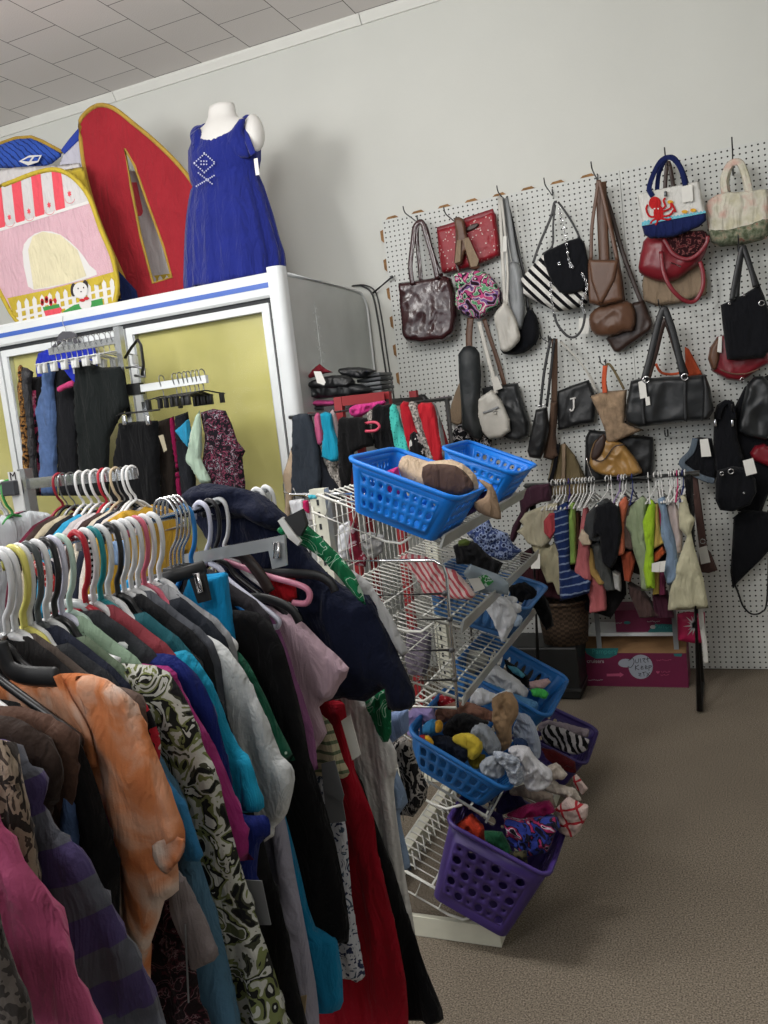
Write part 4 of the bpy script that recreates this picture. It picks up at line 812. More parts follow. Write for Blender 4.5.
# ================================================================ cloths and clothes in and on the shelf rack
G = crop(270, 340, 2.648); H = crop(380, 520, 3.2); I = crop(380, 680, 3.2); Q1 = crop(390, 620, 5.69); Q2 = crop(470, 640, 5.12); Q3 = crop(460, 500, 5.908); S = crop(280, 360, 4.042); Pc = crop(500, 460, 3.339)
def item(name, label, cat, c, pts, Y, front, mt, group=None, **kw):
    kw.setdefault('rad', .022); kw['rad'] *= .75; front *= .62; kw.setdefault('power', .42); kw.setdefault('sway', .006); kw.setdefault('fold', .011); kw.setdefault('ff', (28, 28)); kw.setdefault('seed', len(bpy.data.objects)*.37); kw.setdefault('rnd', 1 if cat not in ('sock', 'scarf', 'bag') else 2); b = kw.pop('back', front*.8)
    return tag(sheetY(c(pts), Y, front, b, **kw).build(name, mt), label, cat, group)
fb = {}
def fab(n, col, **kw): return cloth('cloth_'+n, col, **kw)
grey_k = fab('heather_grey', '#8f959d', var=.15, vscale=60); whitef = fab('white', '#c4c6ca'); tanf = fab('tan', '#94795c'); navyf = fab('dark_navy', '#1a1f2c'); blackf = fab('black', '#141416'); lav = fab('lavender', '#8d7fae'); rosb = fab('rose_brown', '#7d5a4c'); yelf = fab('yellow', '#c2ab3c')
beige = fab('beige_satin', '#b9a48c', rough=.6); bstripe = fab('red_stripe', '#caa', pat=dict(kind='wave', dir='X', rot=(0, .55, 0), scale=22, stops=[(0, '#b45058'), (.42, '#cfb6b2')]))
grid = fab('red_check', '#cbb', pat=dict(kind='grid', scale=24, stops=[(0, '#bda9a3'), (.5, '#a02a34')])); zebra = fab('zebra', '#ccc', pat=dict(kind='wave', dir='X', scale=14, dist=5, rot=(0, .4, 0), stops=[(0, '#101012'), (.5, '#aaa6a8')]))
bluew = fab('blue_white_pattern', '#88a', pat=dict(kind='voronoi', scale=75, stops=[(0, '#1f2a4c'), (.35, '#7f8cab'), (.6, '#36446e')])); multi = fab('magenta_blue_print', '#808', pat=dict(kind='noise', scale=9, dist=3, detail=2, stops=[(0, '#141428'), (.38, '#26337c'), (.47, '#141322'), (.52, '#8c2450'), (.6, '#a8a4b0'), (.63, '#161420')]))
# bra in the first basket
t = thing('bra', 'beige bra with brown moulded cup lying in the first blue basket', 'bra', frame(1, -.1, -2.2))
sheetY(G([(343, 322), (365, 304), (420, 322), (480, 316), (530, 342), (552, 380), (545, 412), (500, 425), (410, 410), (350, 360)]), -2.17, .05, rad=.06, rnd=2).build('cup', beige, t)
sheetY(G([(404, 336), (440, 328), (492, 333), (526, 360), (541, 395), (500, 412), (450, 402), (408, 385)]), -2.215, .012, rad=.02, rnd=2).build('cup_lining', fab('brown_lining', '#4a3830', rough=.6), t)
sheetY(G([(548, 368), (588, 384), (605, 430), (612, 474), (585, 470), (550, 455), (540, 430), (566, 418), (575, 396)]), -2.25, .012, rad=.02, fold=.005).build('strap', fab('taupe_strap', '#85705c'), t)
item('cloth', 'small turquoise cloth bunched on the end bar left of the blue basket', 'cloth', S, [(110, 548), (135, 536), (158, 545), (155, 562), (125, 568)], -2.27, .015, fab('turquoise', '#3f9fb0'))
item('cloth', 'dark purple cloth inside the right end of the first blue basket', 'cloth', G, [(470, 425), (540, 410), (585, 395), (570, 440), (500, 480), (470, 490)], -2.10, .02, fab('dark_purple', '#3a2f58'))
item('cloth', 'bright pink cloth at the left inside the first blue basket', 'cloth', G, [(300, 350), (340, 335), (350, 390), (340, 420), (300, 410)], -2.2, .02, fab('hot_pink', '#c23a7c'))
# second shelf
item('garment', 'red and white striped cloth lying on the second shelf', 'cloth', H, [(62, 118), (90, 107), (140, 114), (180, 129), (205, 150), (240, 160), (270, 190), (290, 215), (306, 240), (290, 256), (220, 251), (140, 236), (134, 214), (110, 170), (75, 130)], -2.13, .035, bstripe)
item('garment', 'black top with white script folded behind the striped cloth', 'top', Q3, [(-40, 270), (40, 235), (100, 255), (140, 300), (190, 345), (255, 372), (220, 445), (150, 425), (60, 382), (-20, 380)], -1.86, .03, blackf)
item('garment', 'blue and white patterned cloth with navy band hanging over the second lip', 'cloth', Q3, [(30, 190), (90, 162), (170, 110), (190, 160), (280, 198), (312, 260), (366, 300), (300, 356), (240, 356), (180, 330), (120, 290), (80, 240)], -1.68, .035, bluew)
t = item('garment', 'olive green cloth corner on the second shelf by the end rail', 'cloth', Q3, [(-10, 240), (30, 228), (64, 245), (50, 268), (-10, 275)], -1.98, .02, fab('olive_green', '#5c6b34'))
t = thing('plastic_package', 'clear grey plastic package with green print and white card on the second shelf', 'package', frame(2, -.1, -1.95))
sheetY(Q3([(18, 432), (60, 378), (230, 440), (292, 492), (285, 562), (200, 548), (90, 540)]), -1.98, .012, rnd=0, rad=.02, fold=.003).build('bag', plastic('grey_film', '#7d8a92', rough=.25, spec=.5), t)
card(Q3, [(48, 468), (112, 460), (148, 522), (90, 545)], -2.0, t, 'white_card', th=.003); card(Q3, [(105, 455), (150, 440), (200, 480), (160, 515), (140, 500)], -1.996, t, 'green_print', fab('leaf_print', '#466', pat=dict(kind='noise', scale=70, stops=[(0, '#2f7a3c'), (.5, '#9fb4a8'), (.6, '#2a5c34')])), .002)
# third shelf
item('sock', 'white sock bundle hanging out of the slate-blue basket', 'sock', Q3, [(148, 560), (200, 548), (260, 573), (300, 600), (330, 665), (340, 700), (320, 740), (290, 790), (266, 832), (246, 836), (234, 800), (205, 740), (185, 690), (150, 640)], -1.84, .035, whitef)
for (p, y, l) in (([(262, 575), (310, 568), (340, 585), (330, 615), (280, 620)], -1.80, 'rolled white sock cuff at the back of the slate-blue basket'), ([(300, 610), (345, 610), (368, 635), (355, 665), (310, 668)], -1.82, 'rolled white sock cuff at the right of the slate-blue basket'), ([(305, 690), (345, 675), (372, 700), (355, 738), (320, 745)], -1.83, 'pale blue sock at the lip of the third shelf')): item('sock', l, 'sock', Q3, p, y, .03, whitef if 'white' in l else fab('pale_blue', '#9fb0c4'))
item('garment', 'black garment spilling over the end of the third shelf', 'garment', Q3, [(285, 500), (380, 478), (480, 538), (520, 600), (545, 690), (556, 740), (510, 772), (480, 720), (440, 640), (380, 612), (300, 585)], -1.5, .03, fab('black_spill', '#121214'))
item('cloth', 'grey-lilac cloth seen through the wires left on the fourth shelf', 'cloth', Q1, [(100, 60), (180, 40), (235, 90), (230, 230), (200, 320), (110, 310), (85, 200)], -1.8, .04, fab('grey_lilac', '#6f6874'))
item('cloth', 'pale grey cloth under the third shelf wires', 'cloth', Q1, [(370, 240), (430, 172), (520, 172), (565, 215), (548, 255), (480, 305), (430, 325), (385, 300)], -1.7, .035, fab('pale_grey', '#989890'))
h = M(); h.tube(smooth_path([onY(*p, -1.42) for p in Q3([(318, 412), (330, 440), (390, 500), (372, 520)])], 4), .003, 6); h.tube(smooth_path([onY(*p, -1.42) for p in Q3([(330, 440), (345, 480), (330, 510)])], 4), .003, 6)
tag(h.build('hanger_hook', plastic('pale_hanger', '#a8aeb4')), 'thin pale hanger hook sticking out behind the second shelf lip', 'hanger')
# far basket of the fourth shelf
item('cloth', 'crumpled white cloth in the far blue basket on the fourth shelf', 'cloth', Q2, [(70, 190), (130, 128), (180, 160), (250, 210), (300, 262), (292, 292), (240, 272), (160, 255), (90, 235)], -1.70, .05, whitef)
item('towel', 'blue towel under the white cloth in the far blue basket', 'towel', Q2, [(40, 240), (100, 218), (240, 280), (352, 320), (345, 362), (300, 385), (250, 365), (150, 300)], -1.79, .04, fab('towel_blue', '#4a78a0'))
item('garment', 'black top at the back of the far blue basket', 'top', Q2, [(175, 95), (230, 130), (300, 190), (310, 250), (270, 225), (190, 160)], -1.60, .03, blackf)
item('cloth', 'bright green cloth in the far blue basket', 'cloth', Q2, [(308, 255), (345, 246), (385, 255), (404, 275), (390, 302), (320, 288)], -1.76, .025, fab('bright_green', '#3c9a48'))
item('cloth', 'dusty pink cloth in the right corner of the far blue basket', 'cloth', Q2, [(302, 212), (400, 194), (416, 214), (380, 247), (310, 248)], -1.69, .025, fab('dusty_pink', '#a58a88'))
item('cloth', 'teal patterned cloth at the back of the far blue basket', 'cloth', Q2, [(190, 130), (240, 140), (285, 180), (270, 195), (215, 165)], -1.62, .025, fab('teal', '#4f8fa4'))
# near heap on the fourth shelf
Y0 = -2.2
for (l, cat, c, p, y, f, mt_) in (
    ('white sock with navy heel at the back of the sock heap', 'sock', Q2, [(0, 305), (15, 262), (60, 244), (130, 278), (205, 248), (217, 287), (170, 300), (110, 320), (60, 335), (10, 335)], -2.02, .03, whitef),
    ('rose-brown sock with white dots behind the black sock', 'sock', Q1, [(258, 512), (330, 480), (400, 458), (480, 478), (592, 528), (590, 575), (480, 555), (400, 540), (310, 585), (268, 565)], -2.08, .03, rosb),
    ('sparkly red cloth under the chrome end rail', 'cloth', Q1, [(238, 440), (290, 424), (370, 428), (388, 500), (330, 498), (245, 497)], -2.06, .025, fab('red_glitter', '#94242c', pat=dict(kind='noise', scale=160, stops=[(0, '#8a1c26'), (.62, '#b9787c')]))),
    ('tan sock folded over the sock heap', 'sock', Q2, [(113, 300), (190, 262), (240, 308), (247, 380), (216, 440), (215, 520), (186, 562), (148, 546), (138, 480), (113, 400), (118, 350)], -2.13, .04, tanf),
    ('pale blue-grey sock draped right of the tan sock', 'sock', Q2, [(243, 370), (300, 388), (340, 450), (362, 540), (357, 606), (320, 582), (290, 532), (240, 520), (218, 460), (238, 410)], -2.05, .035, fab('blue_grey', '#98a2b4')),
    ('black sock in the middle of the sock heap', 'sock', Q1, [(305, 605), (370, 540), (450, 538), (562, 590), (480, 640), (440, 660), (370, 665), (312, 655)], -2.18, .04, blackf),
    ('heather grey sock standing left of the tan sock', 'sock', Q2, [(3, 470), (30, 424), (80, 438), (122, 480), (157, 540), (150, 580), (100, 580), (60, 535), (10, 500)], -2.2, .04, grey_k),
    ('knotted yellow sock on the sock heap', 'sock', Q1, [(353, 668), (400, 643), (470, 653), (524, 700), (522, 752), (482, 792), (440, 765), (440, 730), (390, 705)], -2.25, .03, yelf),
    ('olive-yellow sock tucked below the knotted yellow sock', 'sock', Q1, [(440, 780), (480, 770), (540, 770), (530, 830), (480, 840)], -2.23, .025, fab('olive_yellow', '#7c7028')),
    ('dark navy sock along the front of the sock heap', 'sock', Q1, [(238, 662), (330, 658), (380, 698), (442, 730), (442, 795), (400, 815), (330, 780), (268, 735)], -2.26, .03, navyf),
    ('lavender cloth at the left end of the sock heap', 'cloth', Q1, [(83, 542), (130, 498), (250, 498), (262, 562), (180, 592), (150, 620), (192, 660), (150, 680), (96, 640), (100, 590)], -2.2, .03, lav),
    ('grey knit sock with white lettering hanging over the basket rim', 'sock', Q2, [(113, 575), (160, 568), (240, 600), (262, 650), (276, 720), (240, 747), (205, 722), (180, 655)], -2.30, .025, fab('grey_dash_knit', '#889', pat=dict(kind='checker', scale=70, stretch=(1, 1, 2.2), rot=(0, .6, 0), stops=[(0, '#7f8692'), (.5, '#9aa1ab')]))),
    ('rolled heather grey sock at the front corner of the slotted basket', 'sock', Q2, [(48, 640), (80, 603), (130, 594), (167, 640), (176, 690), (130, 707), (60, 672)], -2.29, .03, grey_k),
    ('white sock hanging out past the corner of the slotted basket', 'sock', Q2, [(192, 558), (240, 538), (300, 553), (332, 600), (390, 650), (423, 690), (411, 742), (350, 767), (290, 752), (258, 660), (268, 632), (240, 595)], -2.24, .04, fab('off_white', '#b4b4b8')),
    ('small black and blue sock below the tan sock', 'sock', Q2, [(218, 505), (265, 503), (297, 530), (292, 560), (240, 545)], -2.18, .025, fab('black_blue', '#1c2c48'))):
    item('cloth' if cat == 'cloth' else 'sock', l, cat, c, p, y, f, mt_, ff=(34, 34), fold=.013)
for (l, p1, c1, p2, c2, y) in (('blue and orange baby toy on the left of the sock heap', [(186, 602), (240, 563), (282, 600), (262, 642), (205, 650), (188, 640)], '#2f6f9c', [(258, 578), (285, 572), (302, 600), (292, 634), (262, 640)], '#b98a2c', -2.27), ('red and yellow baby toy at the rim of the slotted basket', [(158, 664), (190, 655), (214, 680), (205, 712), (175, 706)], '#a02a30', [(196, 660), (222, 662), (248, 700), (238, 720), (215, 700)], '#c99a28', -2.29)):
    w_ = onY(*Q1([p1[0]])[0], y); t = thing('baby_toy', l, 'toy', w_)
    sheetY(Q1(p1), y, .02, rad=.02).build('toy_body', fab('toy'+c1[1:], c1), t); sheetY(Q1(p2), y-.008, .016, rad=.015).build('toy_edge', fab('toy'+c2[1:], c2), t)
# tall purple basket and what spills over it
for (l, c, p, y, f, mt_) in (
    ('beige cloth draped from the rack over the purple basket', Q2, [(198, 762), (280, 738), (422, 790), (442, 862), (400, 842), (300, 802), (215, 785)], -2.16, .035, fab('dusty_beige', '#84786e')),
    ('cream lace cloth with fringe beside the white sock', Q2, [(398, 642), (440, 628), (500, 690), (482, 712), (430, 712), (455, 740), (540, 760), (575, 822), (500, 806), (430, 780), (370, 760), (420, 720)], -2.12, .03, fab('cream_lace', '#a9a096', var=.3, vscale=70)),
    ('white dish cloth with red check hanging off the rack corner', Q2, [(438, 862), (500, 800), (570, 838), (607, 850), (602, 900), (560, 982), (520, 1004), (450, 974), (455, 920)], -2.17, .03, grid),
    ('small piece of red checked cloth sticking out to the right', Q2, [(523, 702), (545, 688), (607, 760), (577, 792), (530, 752)], -2.05, .018, grid),
    ('dark red cloth behind the cream lace', Q2, [(362, 555), (420, 560), (540, 622), (545, 682), (480, 665), (390, 602)], -1.62, .03, fab('dark_red', '#4c1418')),
    ('orange-red cloth at the left in the purple basket', I, [(232, 470), (290, 428), (332, 470), (342, 520), (290, 545), (240, 512)], -2.3, .04, fab('orange_red', '#a83420')),
    ('dark green cloth in the middle of the purple basket', I, [(335, 480), (390, 488), (422, 550), (424, 605), (340, 560)], -2.33, .03, fab('dark_green', '#14402a')),
    ('magenta satin cloth on top in the purple basket', I, [(403, 430), (470, 398), (540, 386), (564, 420), (500, 442), (440, 452)], -2.22, .035, fab('magenta_satin', '#84184a', rough=.45)),
    ('blue and pink printed garment bundled in the purple basket', I, [(398, 440), (440, 448), (560, 440), (577, 470), (560, 492), (542, 545), (470, 556), (408, 502)], -2.28, .05, multi),
    ('dark camouflage cloth low in the purple basket', I, [(415, 550), (470, 545), (475, 605), (430, 610)], -2.34, .025, fab('dark_camo', '#333', pat=dict(kind='noise', scale=40, stops=[(0, '#1a1a16'), (.5, '#3c3826'), (.58, '#12120f')]))),
    ('dark indigo cloth hanging between rack corner and purple basket', I, [(380, 380), (410, 350), (450, 375), (470, 400), (400, 425), (370, 420)], -2.15, .03, fab('indigo', '#241f48')),
    ('zebra-striped cloth in the low dark purple basket', Q2, [(362, 465), (400, 430), (470, 450), (560, 490), (612, 510), (602, 560), (550, 588), (480, 565), (400, 535), (368, 502)], -1.5, .035, zebra),
    ('pale lilac cloth behind the zebra-striped cloth', Q2, [(342, 432), (400, 408), (500, 430), (612, 460), (602, 502), (540, 482), (430, 445), (358, 472)], -1.42, .03, fab('pale_lilac', '#8f848c'))):
    item('garment' if 'garment' in l else 'cloth', l, 'garment' if 'garment' in l else 'cloth', c, p, y, f, mt_, ff=(30, 30), fold=.014)
# items hanging on the rack's other side, seen through the grid
CG = crop(300, 500, 6.4)
item('garment', 'white baby garment hanging behind the wire grid of the rack', 'garment', CG, [(240, 170), (320, 130), (330, 240), (300, 380), (250, 390)], -2.0, .02, whitef)
item('garment', 'maroon and white garment hanging behind the wire grid', 'garment', CG, [(320, 130), (360, 150), (380, 300), (430, 370), (420, 430), (330, 410), (310, 300)], -2.03, .02, fab('maroon', '#5c1826', pat=dict(kind='noise', scale=30, stops=[(0, '#6a1a2a'), (.58, '#a08a90')])))
item('garment', 'grey baby garment hanging behind the wire grid', 'garment', CG, [(380, 230), (450, 200), (540, 230), (530, 330), (470, 380), (420, 330)], -1.9, .02, fab('soft_grey', '#8c8c8c'))
# ================================================================ children's clothes rail by the pegboard
KL = crop(510, 460, 6.4); KR = crop(600, 460, 6.4); BX = crop(570, 600, 5.12)
YK = -.42
chrome_d = metal('dull_chrome', '#9a9c9e', rough=.3); blk_m = plastic('black_steel', '#17181a', rough=.5)
rl, rr_ = onY(538, 489, YK), onY(697, 473, YK); ZK = 1.02
kr = thing('clothes_rail', 'low clothes rail on black legs hung with baby clothes', 'clothes rail', (1.03, YK, 0))
M().tube([(rl.x-.06, YK, ZK), (rr_.x+.01, YK, ZK)], .013, 12).build('rail', chrome_d, kr)
for x in (rl.x-.05, 1.43):
    for y in (-.59, -.25): M().tube([(x+.02, YK, ZK), (x, y, .01)], .014, 8).build('leg', blk_m, kr)
    M().tube([(x, -.59, .02), (x, -.25, .02)], .012, 8).build('foot_bar', blk_m, kr)
wh_p = plastic('white_hanger', '#d6d6d4', rough=.35)
def small_hanger(label, mt):
    t = thing('baby_hanger', label, 'hanger', (0, 0, 0), 'baby hangers on the low rail')
    s = M(); s.tube(smooth_path([(0, -.012, -.004), (0, -.014, .012), (0, 0, .020), (0, .014, .012), (0, .014, -.01), (0, .002, -.03), (0, 0, -.05)], 5), .0026, 6); s.build('hook', mt, t)
    s = M(); s.tube(smooth_path([(0, 0, -.05), (0, -.05, -.075), (0, -.115, -.105)], 4), .0035, 6); s.tube(smooth_path([(0, 0, -.05), (0, .05, -.075), (0, .115, -.105)], 4), .0035, 6); s.tube([(0, -.11, -.105), (0, .11, -.105)], .003, 6)
    s.build('shoulders', mt, t); return t
hk = {}
hp = [(548, 'w'), (553, 'w'), (556, 'w'), (559, 'w'), (562, 'w'), (565, 'w'), (569, 'p'), (573, 'w'), (577, 'w'), (580, 'w'), (583, 'w'), (586, 'w'), (590, 'w'), (593, 'w'), (607, 'w'), (611, 'w'), (619, 'l'), (622, 'w'), (625, 'w'), (632, 'n'), (648, 'w'), (655, 'w'), (658, 'w'), (661, 'w'), (669, 'w'), (671.5, 'w'), (674, 'w'), (677, 'k'), (680, 'w'), (682.5, 'n'), (685, 'w')]
cols = dict(w=wh_p, p=plastic('purple_hanger', '#3a2c74'), l=plastic('lilac_hanger', '#8878a0'), n=plastic('navy_hanger', '#24306a'), k=plastic('pink_hanger', '#b83a6a'))
labs = dict(w='small white plastic baby hanger on the low rail', p='dark purple baby hanger at the left part of the low rail', l='lilac baby hanger mid-way along the low rail', n='navy baby hanger on the low rail', k='pink baby hanger at the right end of the low rail')
for i, (x, k) in enumerate(hp):
    X = onY(x, 487-(x-548)*.11, YK).x
    rz = math.radians(random.Random(i).uniform(-26, 8))
    if k not in hk: hk[k] = small_hanger(labs[k], cols[k]); o = hk[k]; o.location = (X, YK, ZK+.0); o.rotation_euler = (0, 0, rz)
    else: o = dup(hk[k], (X, YK, ZK), rz)
gw = dict(cream=fab('kid_cream', '#b9b49c'), sage=fab('kid_sage', '#8b9a78'), lime=fab('kid_lime', '#a4c83c'), kblue=fab('kid_blue', '#7d92aa'))
KG = [
 ('plum knit top bunched at the left end of the low rail', KL, [(98, 190), (150, 160), (236, 150), (242, 262), (190, 272), (130, 302), (100, 342), (62, 440), (42, 527), (13, 522), (30, 430), (70, 330), (65, 250)], '#3c2430', .02),
 ('cream baby top with wide collar at the left of the low rail', KL, [(73, 390), (110, 340), (170, 310), (230, 285), (282, 273), (292, 330), (280, 400), (250, 470), (242, 522), (200, 562), (150, 547), (118, 532), (95, 482), (63, 460), (100, 420)], '#aba58f', .0),
 ('cream baby romper hanging under the cream collar top', KL, [(150, 545), (210, 520), (240, 560), (292, 520), (322, 580), (327, 862), (300, 864), (275, 782), (240, 792), (200, 682)], '#a29c82', .025),
 ('small red baby top beside the cream top', KL, [(223, 390), (255, 338), (286, 338), (287, 450), (265, 507), (223, 462)], '#a5444a', -.015),
 ('navy baby outfit with white line print', KL, [(288, 320), (340, 275), (367, 263), (377, 340), (372, 520), (387, 700), (492, 780), (490, 852), (380, 887), (320, 902), (323, 700), (318, 600), (288, 520), (283, 420)], 'navyline', -.01),
 ('plain light green baby top', KL, [(375, 268), (407, 278), (417, 380), (420, 667), (377, 672), (380, 480)], '#7f9c50', .01),
 ('narrow brown checked baby top', KL, [(408, 330), (442, 338), (442, 542), (413, 557)], '#4c3426', .03),
 ('salmon pink baby dress on the low rail', KL, [(468, 300), (492, 298), (502, 430), (507, 560), (512, 777), (460, 767), (410, 757), (440, 600), (455, 450)], '#b4666a', .005),
 ('salmon pink baby leggings hanging lowest on the low rail', KL, [(493, 700), (550, 710), (602, 780), (602, 962), (508, 982), (520, 900), (488, 800)], '#ac5f62', .03),
 ('cream ruffle trimmed baby top', KL, [(438, 502), (468, 438), (502, 478), (517, 542), (470, 548)], '#c0b09a', -.02),
 ('mustard tan baby top behind the grey tee', KL, [(488, 540), (530, 568), (545, 690), (594, 790), (560, 802), (520, 722), (500, 642)], '#a3844e', .02),
 ('charcoal grey baby tee', KL, [(478, 430), (500, 350), (550, 280), (602, 248), (662, 300), (622, 482), (572, 522), (540, 522), (498, 492)], '#3f4143', -.005),
 ('black baby tee in front of the charcoal tee', KL, [(558, 300), (640, 263), (692, 298), (702, 450), (682, 642), (640, 702), (598, 652), (578, 482), (540, 502)], '#17181c', -.03),
 ('long grey baby outfit below the black tee', KL, [(518, 540), (572, 508), (602, 600), (642, 720), (672, 832), (620, 842), (568, 762), (538, 682)], '#4d4f4e', .03),
 ('white baby bib under the black tee', KL, [(655, 710), (704, 735), (706, 842), (668, 822)], '#a5a5a3', .02),
 ('coral orange baby top', KR, [(73, 607), (85, 450), (115, 288), (152, 228), (172, 270), (150, 400), (152, 602), (120, 612)], '#c06a50', .0),
 ('taupe brown baby top right of the coral top', KR, [(150, 290), (197, 248), (192, 420), (217, 560), (195, 582), (160, 562), (143, 420)], '#5b4c46', .02),
 ('rust patterned baby trousers', KR, [(143, 600), (200, 578), (217, 650), (190, 782), (158, 772)], '#9a4a34', .035),
 ('dark brown printed baby trousers hanging low', KR, [(188, 788), (260, 840), (372, 1000), (260, 1012), (198, 860)], '#4a3a38', .06),
 ('sage green baby dress with white sleeve edge', KR, [(173, 420), (195, 308), (267, 223), (302, 260), (292, 380), (292, 500), (312, 700), (307, 837), (258, 837), (250, 702), (213, 562), (195, 472)], '#879476', .01),
 ('lime green baby outfit', KR, [(273, 395), (305, 328), (320, 243), (347, 288), (347, 470), (342, 600), (352, 822), (303, 822), (288, 702), (300, 560), (288, 450)], '#9cc232', -.015),
 ('mustard yellow baby top', KR, [(345, 288), (367, 278), (377, 420), (402, 532), (345, 572), (350, 420)], '#b29a54', .0),
 ('long yellow baby trousers under the mustard top', KR, [(345, 700), (380, 715), (384, 860), (345, 862)], '#a8924a', .03),
 ('orange baby shorts peeking below the mustard top', KR, [(343, 602), (397, 543), (412, 590), (380, 642), (343, 658)], '#b85a34', .02),
 ('magenta baby top sliver', KR, [(368, 300), (402, 288), (407, 420), (385, 432)], '#b43a5c', .02),
 ('plum baby trousers beside the yellow trousers', KR, [(380, 715), (417, 720), (420, 862), (385, 867)], '#6c2f48', .035),
 ('light blue baby outfit with rolled sleeves', KR, [(383, 250), (420, 228), (447, 380), (472, 480), (477, 560), (502, 740), (490, 772), (430, 802), (413, 722), (430, 600), (398, 482), (398, 350)], '#7b90a8', -.01),
 ('white and pink baby top beside the cream dress', KR, [(438, 300), (470, 248), (502, 330), (517, 480), (512, 592), (470, 602), (453, 450)], '#c0b2ae', .015),
 ('cream sleeveless baby dress at the right end of the low rail', KR, [(518, 230), (547, 218), (577, 340), (597, 380), (582, 460), (602, 560), (642, 760), (682, 947), (570, 957), (453, 962), (460, 850), (500, 680), (552, 490), (520, 440), (513, 330)], '#b7b398', -.02),
 ('dark plum baby garment hanging behind the trousers', KR, [(345, 860), (430, 850), (460, 1010), (350, 1010)], '#40202e', .07),
 ('dark maroon baby dress hanging in the back row of the low rail', KL, [(90, 600), (150, 560), (330, 560), (420, 640), (430, 860), (330, 900), (150, 860), (80, 760)], '#341a20', .09),
 ('black baby trousers in the back row behind the salmon leggings', KL, [(400, 560), (560, 500), (700, 560), (720, 860), (640, 1010), (480, 960), (400, 860)], '#161517', .10),
 ('dark brown baby top in the back row behind the sage dress', KR, [(120, 300), (250, 260), (430, 300), (440, 620), (330, 760), (160, 700)], '#2e2622', .10),
 ('black baby garment at the right end of the low rail', KR, [(545, 110), (580, 110), (598, 300), (600, 420), (575, 330), (560, 250)], '#141315', .06)]
navl = fab('navy_line_print', '#1c2c5c', pat=dict(kind='wave', dir='Z', scale=9, dist=2.5, rot=(0, .2, 0), stops=[(0, '#71809c'), (.09, '#1b2c58')]))
for (l, c, p, col, dy) in KG:
    mt_ = navl if col == 'navyline' else fab('kid'+col[1:], col)
    cx_ = sum(u for u, v in p)/len(p); p = [(cx_+(u-cx_)*1.16+6*math.sin(v*.05+cx_), v) for u, v in p]
    item('baby_garment', l, 'baby clothes', c, p, YK-.075+dy, .03, mt_, 'baby clothes on the low rail', back=.09, ff=(46, 9), fold=.011, rad=.014, rnd=1, power=.35, sway=.006)
for (l, c, p) in (('white price tag hanging under the cream baby top', KL, [(135, 605), (192, 600), (192, 695), (135, 695)]), ('pale price tag hanging under the orange baby shorts', KR, [(332, 662), (385, 650), (380, 718), (330, 716)]), ('white price tag right of the pale tag', KR, [(386, 650), (421, 645), (412, 715), (382, 718)])):
    tag(card(c, p, YK-.14), l, 'tag')

# ---------------------------------------------------------------- boxes, package and wicker basket under the rail
kraft = mat('kraft_board', '#8a6a4a', rough=.9, var=.1); maroon_b = plastic('maroon_print', '#64123a', rough=.6, var=.06); teal_b = plastic('teal_print', '#1f6a6c', rough=.6); pinkb = plastic('pink_print', '#a84a6c', rough=.6)
def txt(body, size, loc, mt, parent, nm='lettering', rot=0., ext=.0004, shear=0.):
    cu = bpy.data.curves.new(nm, 'FONT'); cu.body = body; cu.size = size; cu.extrude = ext; cu.shear = shear; cu.align_x = 'CENTER'; cu.align_y = 'CENTER'
    o = bpy.data.objects.new(nm, cu); COL.objects.link(o); dg = bpy.context.evaluated_depsgraph_get(); me = bpy.data.meshes.new_from_object(o.evaluated_get(dg)); COL.objects.unlink(o); bpy.data.objects.remove(o)
    o = bpy.data.objects.new(nm, me); COL.objects.link(o); me.materials.append(mt); o.parent = parent; o.location = Vector(loc)-parent.location; o.rotation_euler = (PI/2, rot, 0); return o
YB = -.27
a, b = onY(584.5, 686, YB), onY(689, 689, YB); zt = onY(640, 653, YB).z
bx = thing('cardboard_box', 'maroon cardboard carton with open flap and handwriting on the floor under the rail', 'box', ((a.x+b.x)/2, YB, 0))
s = M(); s.box(((a.x+b.x)/2, YB+.115, zt/2), (b.x-a.x, .23, zt)); s.build('carton', maroon_b, bx, smooth=False)
f0, f1 = onY(577, 649, YB-.015), onY(685, 653, YB-.015); zf = onY(630, 640, YB+.08).z
M().prism([(a.x, YB-.001, zt), (b.x, YB-.001, zt), (b.x, YB+.10, zf+.012), (a.x-.005, YB+.10, zf+.012)], (0, .004, .003)).build('flap', kraft, bx, smooth=False)
def bp(u, v, y=.0008): return onY(*BX([(u, v)])[0], YB-y)
plp = plastic('pale_print', '#8f95a0', rough=.6)
def patch(pts, mt_, parent): M().prism(pts, (0, .0004, 0)).build('printed_patch', mt_, parent, smooth=False)
patch([bp(75, 248), bp(248, 246), bp(240, 280), bp(200, 298), bp(130, 300), bp(85, 275)], teal_b, bx); patch([bp(188, 378), bp(255, 376), bp(255, 370), bp(276, 383), bp(255, 396), bp(255, 390), bp(188, 391)], pinkb, bx); patch([bp(530, 275), bp(575, 275), bp(570, 290), bp(535, 288)], teal_b, bx)
patch([bp(362+62*math.cos(t_), 342+62*math.sin(t_), .001) for t_ in [i*PI/14 for i in range(28)]], plp, bx); patch([bp(285+38*math.cos(t_), 325+20*math.sin(t_)*(1.2 if t_ > PI else 1), .0012) for t_ in [i*PI/10 for i in range(20)]], plp, bx)
wtx = plastic('white_print', '#b6b2b4', rough=.7); tlx = plastic('teal_light_print', '#3c9490', rough=.7)
txt('Pampers', .034, bp(175, 264, .0016), tlx, bx); txt('cruisers', .026, bp(130, 314, .0016), wtx, bx)
